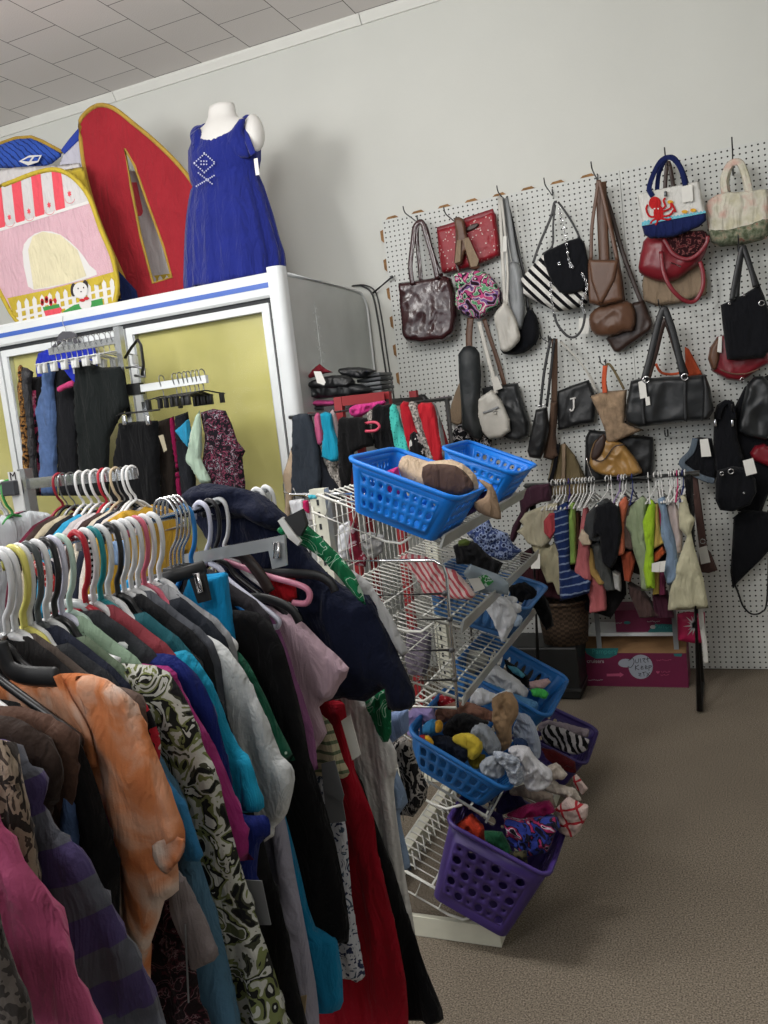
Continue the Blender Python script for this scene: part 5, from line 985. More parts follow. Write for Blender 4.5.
def faint(f_, u0, u1, v, mt_, t, a_=5):
    M().tube([f_(u0+(u1-u0)*i/14, v+(a_ if i % 2 else -a_)*(.5+.5*math.sin(i*2.3)), .0014) for i in range(15)], .0011, 5, flat=.4, up=(0, -1, 0)).build('faint_lettering', mt_, t)
faint(bp, 443, 518, 308, pinkb, bx); faint(bp, 468, 512, 368, pinkb, bx); faint(bp, 465, 505, 384, pinkb, bx); faint(bp, 92, 168, 410, wtx, bx, 3)
patch([bp(450+9*math.sin(t_)**3, 370-(7*math.cos(t_)-3*math.cos(2*t_)-1*math.cos(3*t_)), .001) for t_ in [i*PI/12 for i in range(24)]], pinkb, bx)
pen = plastic('marker_ink', '#15131a', rough=.8)
def scrib(lines, t, nm='handwriting'):
    s = M()
    for L_ in lines: s.tube(smooth_path([bp(u, v, .002) for u, v in L_], 4), .0014, 5, flat=.4, up=(0, -1, 0))
    s.build(nm, pen, t)
scrib([[(300, 312), (318, 296), (328, 318), (312, 345), (296, 340)], [(335, 305), (338, 322), (350, 318), (352, 300)], [(360, 300), (363, 322)], [(370, 302), (385, 298), (376, 312), (388, 320)], [(395, 292), (400, 318)], [(388, 304), (412, 298)]], bx)
scrib([[(335, 335), (335, 360)], [(352, 332), (336, 347), (354, 358)], [(362, 348), (374, 344), (366, 338), (364, 354), (378, 352)], [(384, 346), (396, 342), (386, 336), (386, 352), (398, 350)], [(404, 335), (404, 362)], [(404, 336), (418, 338), (406, 348)]], bx)
scrib([[(350, 375), (364, 378), (352, 386), (366, 390)], [(376, 370), (380, 390)], [(370, 372), (390, 368)], [(392, 372), (408, 390)], [(408, 370), (392, 392)]], bx)
# little white shelf stand carrying the second carton
z2 = onY(640, 634, YB).z; x0, x1 = onY(586, 635, YB).x, onY(676, 633, YB).x
st_ = thing('stand', 'low shelf stand with white top under the second carton', 'stand', ((x0+x1)/2, -.17, 0))
M().box(((x0+x1)/2, -.15, z2-.008), (x1-x0, .20, .016)).build('shelf_board', white_e, st_, smooth=False)
for x in (onY(598, 640, YB).x, x1-.005):
    M().box((x, -.245, .25), (.022, .012, .5)).build('post', plastic('grey_post', '#8b8f92'), st_, smooth=False)
zt2 = onY(640, 616, YB).z+.02
b2 = thing('cardboard_box', 'maroon and teal carton standing on the low white shelf', 'box', ((x0+x1)/2, -.15, z2))
M().box(((x0+.13+x1)/2, -.155, (z2+zt2)/2+.001), (x1-x0-.15, .17, zt2-z2)).build('carton', maroon_b, b2, smooth=False)
YC = -.241
def b2p(u, v, y=.0008): return onY(*BX([(u, v)])[0], YC-y)
patch([b2p(395, 168), b2p(425, 130), b2p(470, 122), b2p(530, 125), b2p(534, 165)], teal_b, b2); patch([b2p(425+16*math.cos(t_), 138+10*math.sin(t_), .001) for t_ in [i*PI/6 for i in range(12)]], wtx, b2); patch([b2p(292+18*math.cos(t_), 116+8*math.sin(t_), .001) for t_ in [i*PI/6 for i in range(12)]], teal_b, b2)
txt('Pampers', .03, b2p(492, 134, .0016), tlx, b2); faint(b2p, 395, 460, 110, wtx, b2, 4); faint(b2p, 236, 266, 118, wtx, b2, 4)
# pink package with white palm print and a cream strap
t = thing('package', 'pink soft package with white palm-leaf print at the right end of the rail', 'package', onY(690, 640, -.3))
sheetY(BX([(548, 70), (600, 60), (690, 62), (692, 215), (640, 222), (552, 205)]), -.31, .04, rnd=0, rad=.04).build('wrap', plastic('pink_wrap', '#a81c4c', rough=.5), t)
s = M(); o_ = (640, 130)
for k in range(9):
    a = PI*.6+k*PI/8; s.poly([onY(*p, -.352) for p in BX([(o_[0]+8*math.cos(a+1.6), o_[1]+8*math.sin(a+1.6)), (o_[0]+(42+20*(k % 2))*math.cos(a), o_[1]+(55+16*(k % 2))*math.sin(a)), (o_[0]-8*math.cos(a+1.6), o_[1]-8*math.sin(a+1.6))])], wtx)
s.build('palm_print', wtx, t, smooth=False)
tag(rib(BX, [(668, 40), (675, 120), (690, 230), (697, 325)], -.40, .022, cream_c, None, 'sash', flat=.12), 'long cream sash hanging at the right end of the rail', 'sash')
# wicker basket and dark bin at the left
wick = mat('wicker', '#43352a', rough=.85, var=.25, vscale=30, pat=dict(kind='checker', scale=52, stretch=(1, 1, 1.6), stops=[(0, '#2e241c'), (.5, '#4a3a2c')]), bump=.6, bscale=90)
wc = onY(556, 655, -.62)
dx0, dx1 = onY(519, 690, -.45).x, onY(576, 690, -.45).x
t = thing('storage_bin', 'dark plastic bin under the wicker basket', 'bin', ((dx0+dx1)/2, -.5, 0))
zb = onY(550, 657, -.62).z
s = M(); s.box(((dx0+dx1)/2, -.34, zb/2), (dx1-dx0+.05, .26, zb-.002), bev=.01); s.build('bin_body', plastic('dark_bin', '#0d0e0e', rough=.5), t, smooth=False); M().box(((dx0+dx1)/2, -.34, .05), (dx1-dx0+.06, .28, .012)).build('bin_rim', plastic('grey_rim', '#2a2b2b'), t, smooth=False)
t = thing('wicker_basket', 'brown woven wicker basket on the dark bin left of the cartons', 'basket', (wc.x, -.36, zb))
zw = onY(556, 613, -.62).z-zb; M().lathe((wc.x, -.36, zb), [(.0, 0), (.105, 0), (.115, zw*.5), (.125, zw*.95), (.132, zw), (.122, zw), (.112, zw*.5), (.1, .01), (0, .01)], 28).build('weave', wick, t)
M().tube([(wc.x+.127*math.cos(a), -.36+.127*math.sin(a), zb+zw) for a in [i*PI/14 for i in range(28)]], .009, 6, closed=True).build('rim', wick, t)
# ================================================================ red frame stand with folded bags, scarf rail
V = crop(0, 320, 5.12); W4 = crop(110, 330, 5.12); C3 = crop(0, 430, 5.12)
red_p = plastic('red_paint', '#8c1f24', rough=.5); YRK = -1.0
p0 = onY(338.5, 397, YRK); p1 = onY(388, 393, YRK+.12)
rd = thing('display_stand', 'red painted stand with folded black bags on top, beside the cooler', 'stand', (p0.x+.1, -.75, 0))
xr = p1.x; zt = p0.z
for (x, y) in ((p0.x, YRK), (xr, YRK+.1), (p0.x-.14, YRK+.5), (xr-.02, YRK+.5)): M().box((x, y, zt/2), (.036, .03, zt)).build('post', red_p, rd, smooth=False)
M().box(((p0.x+xr)/2+.01, YRK+.03, zt-.02), (xr-p0.x, .03, .04), rot=Matrix.Rotation(.36, 3, 'Z')).build('top_rail', red_p, rd, smooth=False)
zs = onY(320, 408, YRK+.25).z
M().box(((p0.x+xr)/2-.05, YRK+.30, zs-.01), (xr-p0.x+.13, .44, .02)).build('shelf', plastic('dark_shelf', '#2a2426'), rd, smooth=False)
M().tube([onY(308, 414, YRK+.02), onY(336, 411.5, YRK+.02)], .006, 8).build('side_rod', red_p, rd)
yb = YRK+.25
def fold(name, l, cat, pts, y, f, mt_, **kw): return item(name, l, cat, S, pts, y, f, mt_, **kw)
fold('folded_bag', 'folded black bag lying lowest on the red stand', 'bag', [(105, 125), (130, 100), (200, 92), (290, 92), (362, 110), (362, 135), (310, 142), (300, 150), (220, 152), (115, 158)], yb, .09, lb['black2'], fold=.012)
fold('folded_bag', 'black folded bag with white tag, upper left of the stack', 'bag', [(115, 95), (150, 75), (210, 62), (270, 62), (300, 85), (285, 112), (180, 118), (120, 112)], yb-.03, .07, lb['black'], fold=.01)
fold('purse', 'dark red and white folded purse on top of the black bags', 'purse', [(108, 75), (130, 40), (160, 15), (185, 35), (215, 50), (180, 55), (130, 72)], yb-.05, .03, fab('dark_red_purse', '#6c1c26'))
tag(card(S, [(136, 46), (165, 46), (184, 90), (178, 102), (150, 92)], yb-.13), 'white paper tag hanging over the folded black bags', 'tag')
fold('folded_bag', 'flat black bag lying at the right top of the stack', 'bag', [(243, 34), (320, 28), (392, 44), (360, 56), (340, 75), (285, 72), (250, 60)], yb+.02, .05, lb['black'], fold=.008)
q_ = onY(375, 383, yb+.12)
for k in range(5): tag(M().box((q_.x+.004*(k % 2), q_.y, q_.z-.045+k*.02), (.12, .16, .016), bev=.003).build('magazine', plastic('grey_cover%d' % (k % 2), ['#55585a', '#34373a'][k % 2])), 'grey magazine in the stack behind the black bags, %s' % ['lowest of five', 'second from bottom', 'middle of five', 'second from top', 'topmost of five'][k], 'magazine', 'magazines on the red stand')
fold('cloth', 'pink folded cloth at the bottom left of the black bags', 'cloth', [(120, 172), (150, 162), (215, 163), (230, 175), (215, 186), (130, 186)], yb-.02, .05, fab('pink_fold', '#b0437a'))
fold('cloth', 'dark folded cloth under the pink cloth on the red stand', 'cloth', [(108, 185), (160, 186), (230, 186), (232, 200), (150, 204), (112, 198)], yb-.01, .06, fab('dark_fold', '#2c2a30'))
fold('scarf', 'hot pink scarf heaped over the scarf rail', 'scarf', [(283, 196), (310, 180), (360, 174), (422, 163), (424, 180), (372, 202), (330, 227), (295, 227)], YRK-.08, .04, fab('hot_pink_scarf', '#c0397f'), fold=.02)
# scarf rail
YS = -1.08; ra, rb = onY(289, 414, YS), onY(452, 402, YS); sr = thing('clothes_rail', 'scarf rail on chrome legs between the cooler and the pegboard', 'clothes rail', ((ra.x+rb.x)/2, YS, 0)); zr = (ra.z+rb.z)/2
M().tube([(ra.x, YS, zr), (rb.x, YS, zr)], .009, 8).build('rail', chrome_d, sr)
for x in (ra.x+.02, rb.x-.02):
    M().tube([(x, YS, zr), (x, YS, .02)], .01, 8).build('leg', chrome_d, sr); M().tube([(x, YS-.14, .012), (x, YS+.14, .012)], .011, 8).build('foot', chrome_d, sr)
ruf = fab('black_ruffle', '#121213', bump=.8, bscale=90); spk = fab('speckled_grey', '#8a8682', pat=dict(kind='noise', scale=110, stops=[(0, '#5c5855'), (.46, '#9a948e'), (.6, '#b8b2aa')])); bwp = fab('bw_scarf_print', '#222', pat=dict(kind='noise', scale=26, stops=[(0, '#161618'), (.55, '#b5b2b0')])); trq = fab('turquoise_lace', '#3fb0a4', pat=dict(kind='voronoi', scale=95, stops=[(0, '#2b8a84'), (.3, '#46b5aa')]))
SC_ = [('trousers', 'slate grey trousers hanging at the left end of the scarf rail', 'trousers', [(58, 227), (80, 217), (112, 215), (132, 260), (150, 360), (160, 470), (150, 560), (52, 548), (55, 400)], fab('slate_trouser', '#2e343c'), -.03),
 ('trousers', 'dark charcoal trousers behind the slate pair on the scarf rail', 'trousers', [(105, 217), (130, 217), (150, 300), (180, 420), (240, 520), (245, 565), (140, 562), (135, 400)], fab('charcoal_trouser', '#1d2026'), .0),
 ('scarf', 'narrow pink scarf left of the teal top', 'scarf', [(143, 225), (164, 222), (172, 332), (152, 337)], fab('pink_scarf', '#b85a7e'), -.01),
 ('garment', 'bright teal top hanging between trousers and black ruffles', 'top', [(168, 217), (186, 208), (207, 216), (217, 280), (247, 372), (235, 407), (210, 412), (173, 392), (178, 300)], fab('teal_top', '#1a8aa8'), -.04),
 ('scarf', 'white and pink scarf right of the teal top', 'scarf', [(205, 215), (227, 215), (244, 350), (225, 345)], fab('white_pink', '#b0a0a2'), .0),
 ('garment', 'grey speckled top below the teal top', 'top', [(190, 405), (235, 400), (250, 520), (205, 525)], spk, .01),
 ('scarf', 'thick black ruffled scarf in front of the red stand', 'scarf', [(243, 242), (280, 234), (345, 235), (358, 300), (368, 348), (300, 372), (286, 520), (253, 512), (243, 380)], ruf, -.06),
 ('scarf', 'white and black speckled scarf strip', 'scarf', [(357, 212), (386, 210), (392, 322), (368, 327)], spk, .0),
 ('scarf', 'wide black knitted scarf mid-way on the scarf rail', 'scarf', [(383, 192), (420, 184), (462, 180), (472, 250), (474, 370), (388, 355)], fab('black_knit', '#101012', bump=.6, bscale=120), -.03),
 ('scarf', 'turquoise lace scarf on the scarf rail', 'scarf', [(448, 192), (471, 182), (492, 260), (522, 380), (478, 385), (454, 280)], trq, -.05),
 ('scarf', 'red scarf left of the speckled grey one', 'scarf', [(492, 182), (522, 170), (542, 230), (562, 300), (582, 400), (533, 390), (508, 300)], fab('red_scarf', '#a01c28'), -.045),
 ('scarf', 'black and white printed scarf below the two red scarves', 'scarf', [(530, 300), (560, 300), (585, 400), (535, 400)], bwp, -.06),
 ('scarf', 'speckled grey scarf between the two red scarves', 'scarf', [(523, 180), (556, 174), (577, 260), (602, 340), (617, 412), (583, 412), (558, 300)], spk, -.04),
 ('scarf', 'broad red scarf right of the speckled grey one', 'scarf', [(558, 187), (600, 172), (622, 185), (642, 300), (652, 400), (618, 410), (588, 300)], fab('red_scarf2', '#a6202a'), -.03),
 ('scarf', 'plain grey scarf near the right end of the scarf rail', 'scarf', [(610, 190), (632, 185), (657, 290), (668, 390), (638, 395)], fab('mid_grey', '#7c7a7a'), -.015),
 ('scarf', 'dark red scarf last at the right end of the scarf rail', 'scarf', [(636, 215), (660, 270), (684, 372), (662, 380)], fab('deep_red', '#7a1820'), .0),
 ('garment', 'beige top hanging at the cooler edge, far left of the scarf rail', 'top', [(13, 470), (30, 410), (46, 350), (60, 380), (62, 480), (42, 600), (36, 660), (20, 645), (25, 540)], beige, .02),
 ('garment', 'white baby garment below the end bar of the shelf rack', 'garment', [(45, 567), (95, 560), (122, 645), (62, 648)], whitef, -.3),
 ('garment', 'magenta ribbon strap over the white baby garment', 'strap', [(95, 568), (112, 565), (117, 622), (97, 602)], fab('magenta_ribbon', '#b02458'), -.34),
 ('garment', 'white cloth beside the magenta edged strap', 'garment', [(108, 575), (142, 568), (160, 650), (122, 650)], fab('white_cloth2', '#b8b6b6'), -.31),
 ('garment', 'magenta edged strap right of the white baby garment', 'strap', [(140, 570), (156, 574), (164, 650), (150, 645)], fab('magenta_ribbon', ''), -.33)]
for (n_, l, cat, p, mt_, dy) in SC_:
    cx_ = sum(u for u, v in p)/len(p); p = [(cx_+(u-cx_)*1.14, v) for u, v in p]
    item(n_, l, cat, S, p, YS+dy, .03, mt_, 'things on the scarf rail' if dy > -.2 else None, ff=(34, 6), fold=.012, rad=.02)
s = M(); s.tube(smooth_path([onY(*p, YS-.10) for p in S([(345, 255), (385, 252), (402, 268), (385, 285), (345, 288)])], 5), .006, 8); tag(s.build('hanger_hook', plastic('pink_hook', '#c2425c')), 'pink plastic hanger hook poking out of the black ruffles', 'hanger')
# ================================================================ four-way rack of trousers in front of the cooler
YF4 = -1.25
pt = onY(119, 336, YF4); X4 = pt.x
fr = thing('clothes_rack', 'chrome four-way rack with trousers on its arms, in front of the cooler', 'clothes rack', (X4, YF4, 0))
sq = metal('rack_steel', '#c9cbcc', rough=.25)
M().box((X4, YF4, (pt.z+.04)/2), (.03, .03, pt.z+.04)).build('post', sq, fr, smooth=False)
M().box((X4+.07, YF4+.03, .81), (.03, .03, 1.58)).build('post', sq, fr, smooth=False)
e = onY(50, 352, YF4); M().box(((e.x+X4)/2, YF4, (e.z+onY(112, 341, YF4).z)/2), (X4-e.x, .02, .03)).build('arm', sq, fr, smooth=False)
z_l = onY(165, 385, YF4).z; e2 = onY(207, 379, YF4); M().box(((e2.x+X4)/2, YF4, z_l), (e2.x-X4, .02, .032)).build('arm', white_e, fr, smooth=False)
M().box((X4+.035, YF4, z_l), (.09, .035, .05)).build('bracket', plastic('black_bracket', '#1c1d1e'), fr, smooth=False)
for a in range(2): M().box((X4, YF4, .03), (.9 if a else .05, .05 if a else .9, .04)).build('foot', sq, fr, smooth=False)
# clip hangers on the upper arm
def clip_hanger(label, mt, w=.13):
    t = thing('clip_hanger', label, 'hanger', (0, 0, 0), 'clip hangers on the four-way rack')
    s = M(); s.tube(smooth_path([(0, .02, .0), (0, .017, .022), (0, 0, .032), (0, -.017, .02), (0, -.012, -.01), (0, 0, -.035), (0, 0, -.06)], 4), .0022, 6); s.build('hook', chrome_d, t)
    s = M(); s.tube(smooth_path([(0, -w, -.075), (0, -w*.6, -.068), (0, 0, -.058), (0, w*.6, -.068), (0, w, -.075)], 3), .006, 6, flat=.5); s.build('bar', mt, t)
    for k in (-1, 1): M().box((0, k*w*.85, -.092), (.014, .022, .045), bev=.003).build('clip', mt, t)
    return t
ch = clip_hanger('clear white clip hanger on the upper arm of the four-way rack', plastic('clear_white', '#c9cbca', rough=.2))
for i in range(12):
    x = e.x+.03+i*(X4-e.x-.06)/11; z = e.z+(onY(112, 341, YF4).z-e.z)*i/11+.012
    if i == 0: ch.location = (x, YF4, z)
    else: dup(ch, (x, YF4, z), math.radians((i*37) % 15-7))
cb = clip_hanger('black clip hanger on the lower white arm of the four-way rack', plastic('black_clip', '#19191b'))
for i, u in enumerate((265, 335, 360, 385, 405, 430, 450, 475)):
    p = onY(110+u/5.12, 382, YF4)
    if i == 0: cb.location = (p.x, YF4, z_l+.012)
    else: dup(cb, (p.x, YF4, z_l+.012), math.radians((i*41) % 19-9))
leo = fab('gold_sequin', '#875', pat=dict(kind='noise', scale=70, detail=3, stops=[(0, '#1c1612'), (.48, '#8a6236'), (.56, '#3a2618'), (.62, '#b08850')])); flo = fab('dark_floral', '#222', pat=dict(kind='noise', scale=42, dist=1.5, detail=3, stops=[(0, '#17141a'), (.5, '#7a3a50'), (.545, '#1a161c'), (.6, '#98939c'), (.64, '#1c181e')])); den = fab('denim', '#4a6088', var=.2, vscale=30); sqn = fab('black_sequin', '#141318', rough=.4, spec=.5, bump=1., bscale=200)
pkf = fab('pink_floral', '#a35', pat=dict(kind='noise', scale=40, stops=[(0, '#241a22'), (.5, '#a03a5c'), (.6, '#b8788a')]))
TR = [('trousers', 'gold sequinned trousers at the left end of the upper arm', V, [(90, 242), (100, 228), (112, 232), (128, 300), (152, 560), (167, 900), (138, 900), (113, 600), (98, 420)], leo, .02),
 ('trousers', 'black sequinned trousers beside the gold pair', V, [(108, 240), (140, 245), (172, 267), (162, 330), (172, 500), (202, 900), (160, 900), (138, 520)], sqn, .0),
 ('trousers', 'pink floral trousers behind the blue jeans', V, [(158, 382), (187, 328), (195, 450), (207, 640), (217, 900), (193, 900), (168, 500)], pkf, .03),
 ('trousers', 'black trousers just left of the blue jeans', V, [(165, 292), (225, 288), (228, 400), (215, 650), (200, 720), (180, 500)], blackf, .05),
 ('jeans', 'faded blue jeans hanging on the upper arm', V, [(232, 217), (260, 204), (286, 240), (277, 330), (292, 500), (298, 900), (212, 900), (203, 650), (188, 480), (193, 420), (222, 330)], den, -.04),
 ('trousers', 'black trousers with pink waistband right of the blue jeans', V, [(258, 227), (330, 258), (382, 330), (402, 500), (414, 900), (298, 900), (290, 500), (275, 330)], fab('black_trouser', '#17181b'), -.01),
 ('trousers', 'wide black trousers nearest the rack post on the upper arm', V, [(383, 217), (430, 208), (520, 243), (620, 238), (642, 300), (662, 440), (602, 520), (562, 600), (557, 900), (408, 900), (400, 600), (383, 400)], fab('black_green_trouser', '#171b1b'), -.05),
 ('skirt', 'plain black skirt on the black hanger below the post', W4, [(45, 478), (140, 468), (242, 463), (252, 600), (264, 960), (0, 960), (20, 700)], fab('black_skirt_f', '#0e0f11'), -.10),
 ('trousers', 'dark brown trousers on the lower arm with beige tag', W4, [(240, 470), (310, 448), (332, 600), (354, 960), (268, 960), (250, 640)], fab('dark_brown_tr', '#221c18'), -.04),
 ('trousers', 'narrow magenta trousers on the lower arm', W4, [(306, 450), (326, 440), (347, 620), (374, 960), (352, 960), (328, 640)], fab('magenta_tr', '#7c1440'), -.05),
 ('trousers', 'charcoal trousers on the lower arm', W4, [(333, 442), (400, 418), (422, 600), (442, 780), (440, 960), (372, 960), (348, 620)], fab('charcoal_tr', '#1f2126'), -.03),
 ('garment', 'aqua blue and purple top on the lower arm', W4, [(336, 515), (372, 482), (402, 455), (417, 560), (405, 607), (368, 562)], fab('aqua', '#2a86ac'), -.08),
 ('garment', 'mint green blouse on the lower arm', W4, [(428, 470), (460, 408), (470, 480), (472, 600), (467, 660), (522, 780), (472, 792), (420, 702), (393, 670), (408, 580)], fab('mint', '#a3b8a6'), -.10),
 ('skirt', 'dark floral tiered skirt at the end of the lower arm', W4, [(466, 422), (530, 403), (592, 413), (622, 480), (652, 570), (692, 620), (677, 652), (692, 792), (690, 870), (560, 870), (498, 780), (478, 650), (488, 540)], flo, -.06)]
for (n_, l, c, p, mt_, dy) in TR: item(n_, l, n_ if n_ != 'garment' else 'top', c, p, YF4+dy, .035, mt_, 'trousers and skirts on the four-way rack', ff=(22, 3), fold=.014, rad=.03, rnd=1)
tag(sheetY(V([(295, 345), (330, 325), (370, 308), (378, 340), (340, 352), (302, 372)]), YF4-.07, .012, rad=.015).build('waistband', fab('pink_band', '#b23c6c')), 'bright pink waistband between jeans and black trousers', 'waistband')
tag(card(W4, [(248, 542), (272, 535), (292, 615), (276, 625)], YF4-.14, mt=fab('beige_tag', '#a59c86')), 'beige paper tag on the dark brown trousers', 'tag')
# black bracket hanger by the post, top hanger with the royal blue top on the cooler frame
s = M(); s.tube([onY(*p, YF4-.06) for p in V([(640, 195), (670, 145), (705, 100), (722, 130), (735, 230), (728, 285)])], .011, 6, flat=.4); tag(s.build('hanger', plastic('black_clip', '')), 'black plastic hanger hooked over the four-way rack post', 'hanger')
s = M(); s.tube([onY(*p, YF4-.05) for p in V([(645, 245), (700, 238), (740, 250), (742, 290), (690, 285)])], .006, 6); tag(s.build('hanger', chrome_d), 'silver trouser hanger by the four-way rack post', 'hanger')
s = M(); t = thing('hanger', 'black hanger bar carrying the plain black skirt', 'hanger', onY(125, 417, YF4-.14))
s.tube([onY(*p, YF4-.14) for p in W4([(35, 478), (35, 440), (60, 428), (150, 420), (255, 408)])], .006, 8, flat=.6); s.build('bar', plastic('black_clip', ''), t)
for u in (75, 195): M().box(onY(*W4([(u, 462)])[0], YF4-.145), (.02, .014, .04), bev=.003).build('clip', silver, t)
YH = -1.0
t = thing('hanger', 'dark grey hanger hooked on the cooler door with the royal blue top', 'hanger', onY(66, 338, YH))
s = M(); s.tube(smooth_path([onY(*p, YH) for p in V([(322, -20), (322, 20), (335, 40), (338, 62)])], 4), .002, 6); s.build('hook', chrome_d, t)
s = M(); s.prism([onY(*p, YH) for p in V([(300, 75), (320, 58), (360, 58), (385, 72), (395, 100), (425, 130), (395, 135), (370, 108), (335, 112), (318, 105), (262, 158), (250, 152), (285, 115)])], (0, .012, 0)); s.build('shoulders', plastic('grey_hanger', '#4a4a50'), t, smooth=False)
item('garment', 'royal blue top behind the white clip hangers, hung on the cooler', 'top', V, [(180, 215), (195, 170), (240, 150), (300, 165), (360, 150), (430, 115), (480, 120), (500, 190), (490, 420), (350, 460), (200, 400), (185, 260)], YH+.015, .012, fab('royal_blue', '#2432a4'), rnd=1)

# ================================================================ size-M rack behind the front rail
YMK = -2.2
a, b = onY(30, 481, YMK), onY(136, 476, YMK); zb_ = (a.z+b.z)/2
mr = thing('clothes_rack', 'square steel rack arm full of shirts behind the front rail', 'clothes rack', ((a.x+b.x)/2, YMK, 0))
M().box(((a.x+b.x)/2, YMK, zb_), (b.x-a.x, .02, .034)).build('arm', sq, mr, smooth=False)
M().box((a.x-.015, YMK, zb_/2+.02), (.03, .035, zb_+.06)).build('post', sq, mr, smooth=False)
for k in range(2): M().box((a.x-.015, YMK, .02), (.7 if k else .05, .05 if k else .7, .03)).build('foot', sq, mr, smooth=False)
def big_hanger(label, mt, hookm=None, group=None, axis='Y', w=.2, thick=.0048):
    """full-size hanger across `axis`"""
    def q(a, z): return (0, a, z) if axis == 'Y' else (a, 0, z)
    sg = -1 if axis == 'Y' else 1
    t = thing('hanger', label, 'hanger', (0, 0, 0), group)
    hk_ = [q(-.021*sg, -.008), q(-.019*sg, .014), q(0, .024), q(.021*sg, .012), q(.025*sg, -.02), q(.016*sg, -.05), q(.002*sg, -.068), q(0, -.082)]
    if axis == 'X': hk_ = [(x*.88, y, z*.88) for x, y, z in hk_]+[(0, 0, -.083)]
    M().tube(smooth_path(hk_, 5), thick*.88 if hookm is None else .0022, 8).build('hook', hookm or mt, t)
    s = M()
    for k in (-1, 1): s.tube(smooth_path([q(0, -.081), q(.03*k, -.092), q(.30*w*k, -.112), q(.7*w*k, -.15), q(w*k, -.178), q((w+.006)*k, -.187), q(w*k, -.194)], 4), thick, 8)
    s.tube([q(-w, -.194), q(w, -.194)], thick, 8); s.build('shoulders', mt, t); return t
def shirt(l, x, mt_, ln=.62, w=.21, sl=.2, y=YMK, z=None, cat='shirt', grp=None, yaw=0.):
    z = zb_-.105 if z is None else z
    p = [(-.07, 0), (0, -.012), (.07, 0), (w, -.06), (w+.09, -.06-sl), (w+.01, -.09-sl), (w-.02, -.18), (w-.02, -ln), (-w+.02, -ln), (-w+.02, -.18), (-w-.01, -.09-sl), (-w-.09, -.06-sl), (-w, -.06)]
    c_, s_ = math.cos(yaw), math.sin(yaw)
    s = puff(M(), round_poly(p, 2), (x, y, z), (-s_, c_, 0), EZ, (c_, s_, 0), .011, .011, rad=.02, fold=.008, ff=(16, 3), seed=x*13)
    return tag(s.build('shirt', mt_), l, cat, grp)
mrow = [(300, '#8a1c2c', 'dark red', '#5a1c30', 'maroon'), (322, '#17181a', 'black', '#3c302c', 'dark brown'), (362, 'wire', 'wire', '#aaa08a', 'cream'), (408, '#d5d5d4', 'white', '#1b1a1d', 'black'), (450, '#d5d5d4', 'white', '#2a86ac', 'turquoise blue'), (490, '#d5d5d4', 'white', '#a9a4a4', 'pale grey'), (528, '#a81e2e', 'red', '#b8b0b2', 'white'), (552, '#d5d5d4', 'white', '#3a2c2a', 'brown'), (596, '#b8a68a', 'beige', '#b9b0a0', 'ivory'), (622, '#17181a', 'black', '#202430', 'navy'), (655, '#d5d5d4', 'white', '#c0b8b0', 'off-white'), (680, '#d5d5d4', 'white', '#b08a2c', 'mustard yellow')]
for i, (u, hc, hn, cc, cn) in enumerate(mrow):
    X = onY(u/5.12, 478, YMK).x
    ordn = ['first', 'second', 'third', 'fourth', 'fifth', 'sixth', 'seventh', 'eighth', 'ninth', 'tenth', 'eleventh', 'twelfth'][i]
    hm = chrome_d if hc == 'wire' else plastic('hanger_'+hc[1:], hc)
    t = big_hanger('%s hanger, %s from the left on the square steel arm' % (hn, ordn), hm, hookm=chrome_d if hc in ('wire', '#17181a') else None, group='hangers on the square steel arm'); t.location = (X, YMK, zb_-.001); t.rotation_euler = (0, 0, math.radians((i*29) % 11-5))
    shirt('%s shirt on the %s hanger of the square steel arm' % (cn, ordn), X+.002, fab('m_'+cc[1:], cc), grp='shirts on the square steel arm')
# left arm with the M size card
zl2 = onY(6, 489, -2.35).z; al = onY(19, 487, -2.35)
lr = thing('clothes_rack', 'dark-tipped rack arm at the left edge of the photo, carrying the size card', 'clothes rack', (al.x-.3, -2.35, 0))
M().box((al.x-.25, -2.35, al.z), (.5, .022, .034)).build('arm', sq, lr, smooth=False); M().box((al.x-.01, -2.365, al.z), (.05, .04, .045), bev=.004).build('end_cap', plastic('dark_cap', '#33363a'), lr, smooth=False); M().box((al.x-.5, -2.35, al.z/2), (.03, .03, al.z)).build('post', sq, lr, smooth=False); M().box((al.x-.5, -2.35, .02), (.6, .05, .03)).build('foot', sq, lr, smooth=False)
t = thing('size_card', 'white card lettered M hanging at the tip of the left rack arm', 'size card', onY(15, 490, -2.38))
card(C3, [(38, 216), (96, 212), (128, 412), (76, 420)], -2.366, t, 'card', plastic('white_card_m', '#c9cac8', rough=.6), .003); txt('M', .035, onY(*C3([(66, 238)])[0], -2.3675), ink, t, 'letter', rot=math.radians(0))
for i, (u, hc, hn, cc, cn) in enumerate(((-30, '#d5d5d4', 'white', '#b58a94', 'dusty pink'), (4, '#d5d5d4', 'white', '#8a2c54', 'plum pink'), (16, '#d5d5d4', 'white', '#1a1a1c', 'black'), (42, '#3f9c4c', 'green', '#b8bec2', 'pale grey-blue'))):
    X = onY(u/5.12, 488, -2.35).x
    t = big_hanger('%s hanger on the left rack arm holding the %s top' % (hn, cn), plastic('hanger_'+hc[1:], hc), group='hangers on the left rack arm'); t.location = (X, -2.35, al.z-.001)
    shirt('%s top hanging on the left rack arm' % cn, X, fab('l_'+cc[1:], cc), y=-2.35, z=al.z-.08, grp='tops on the left rack arm')
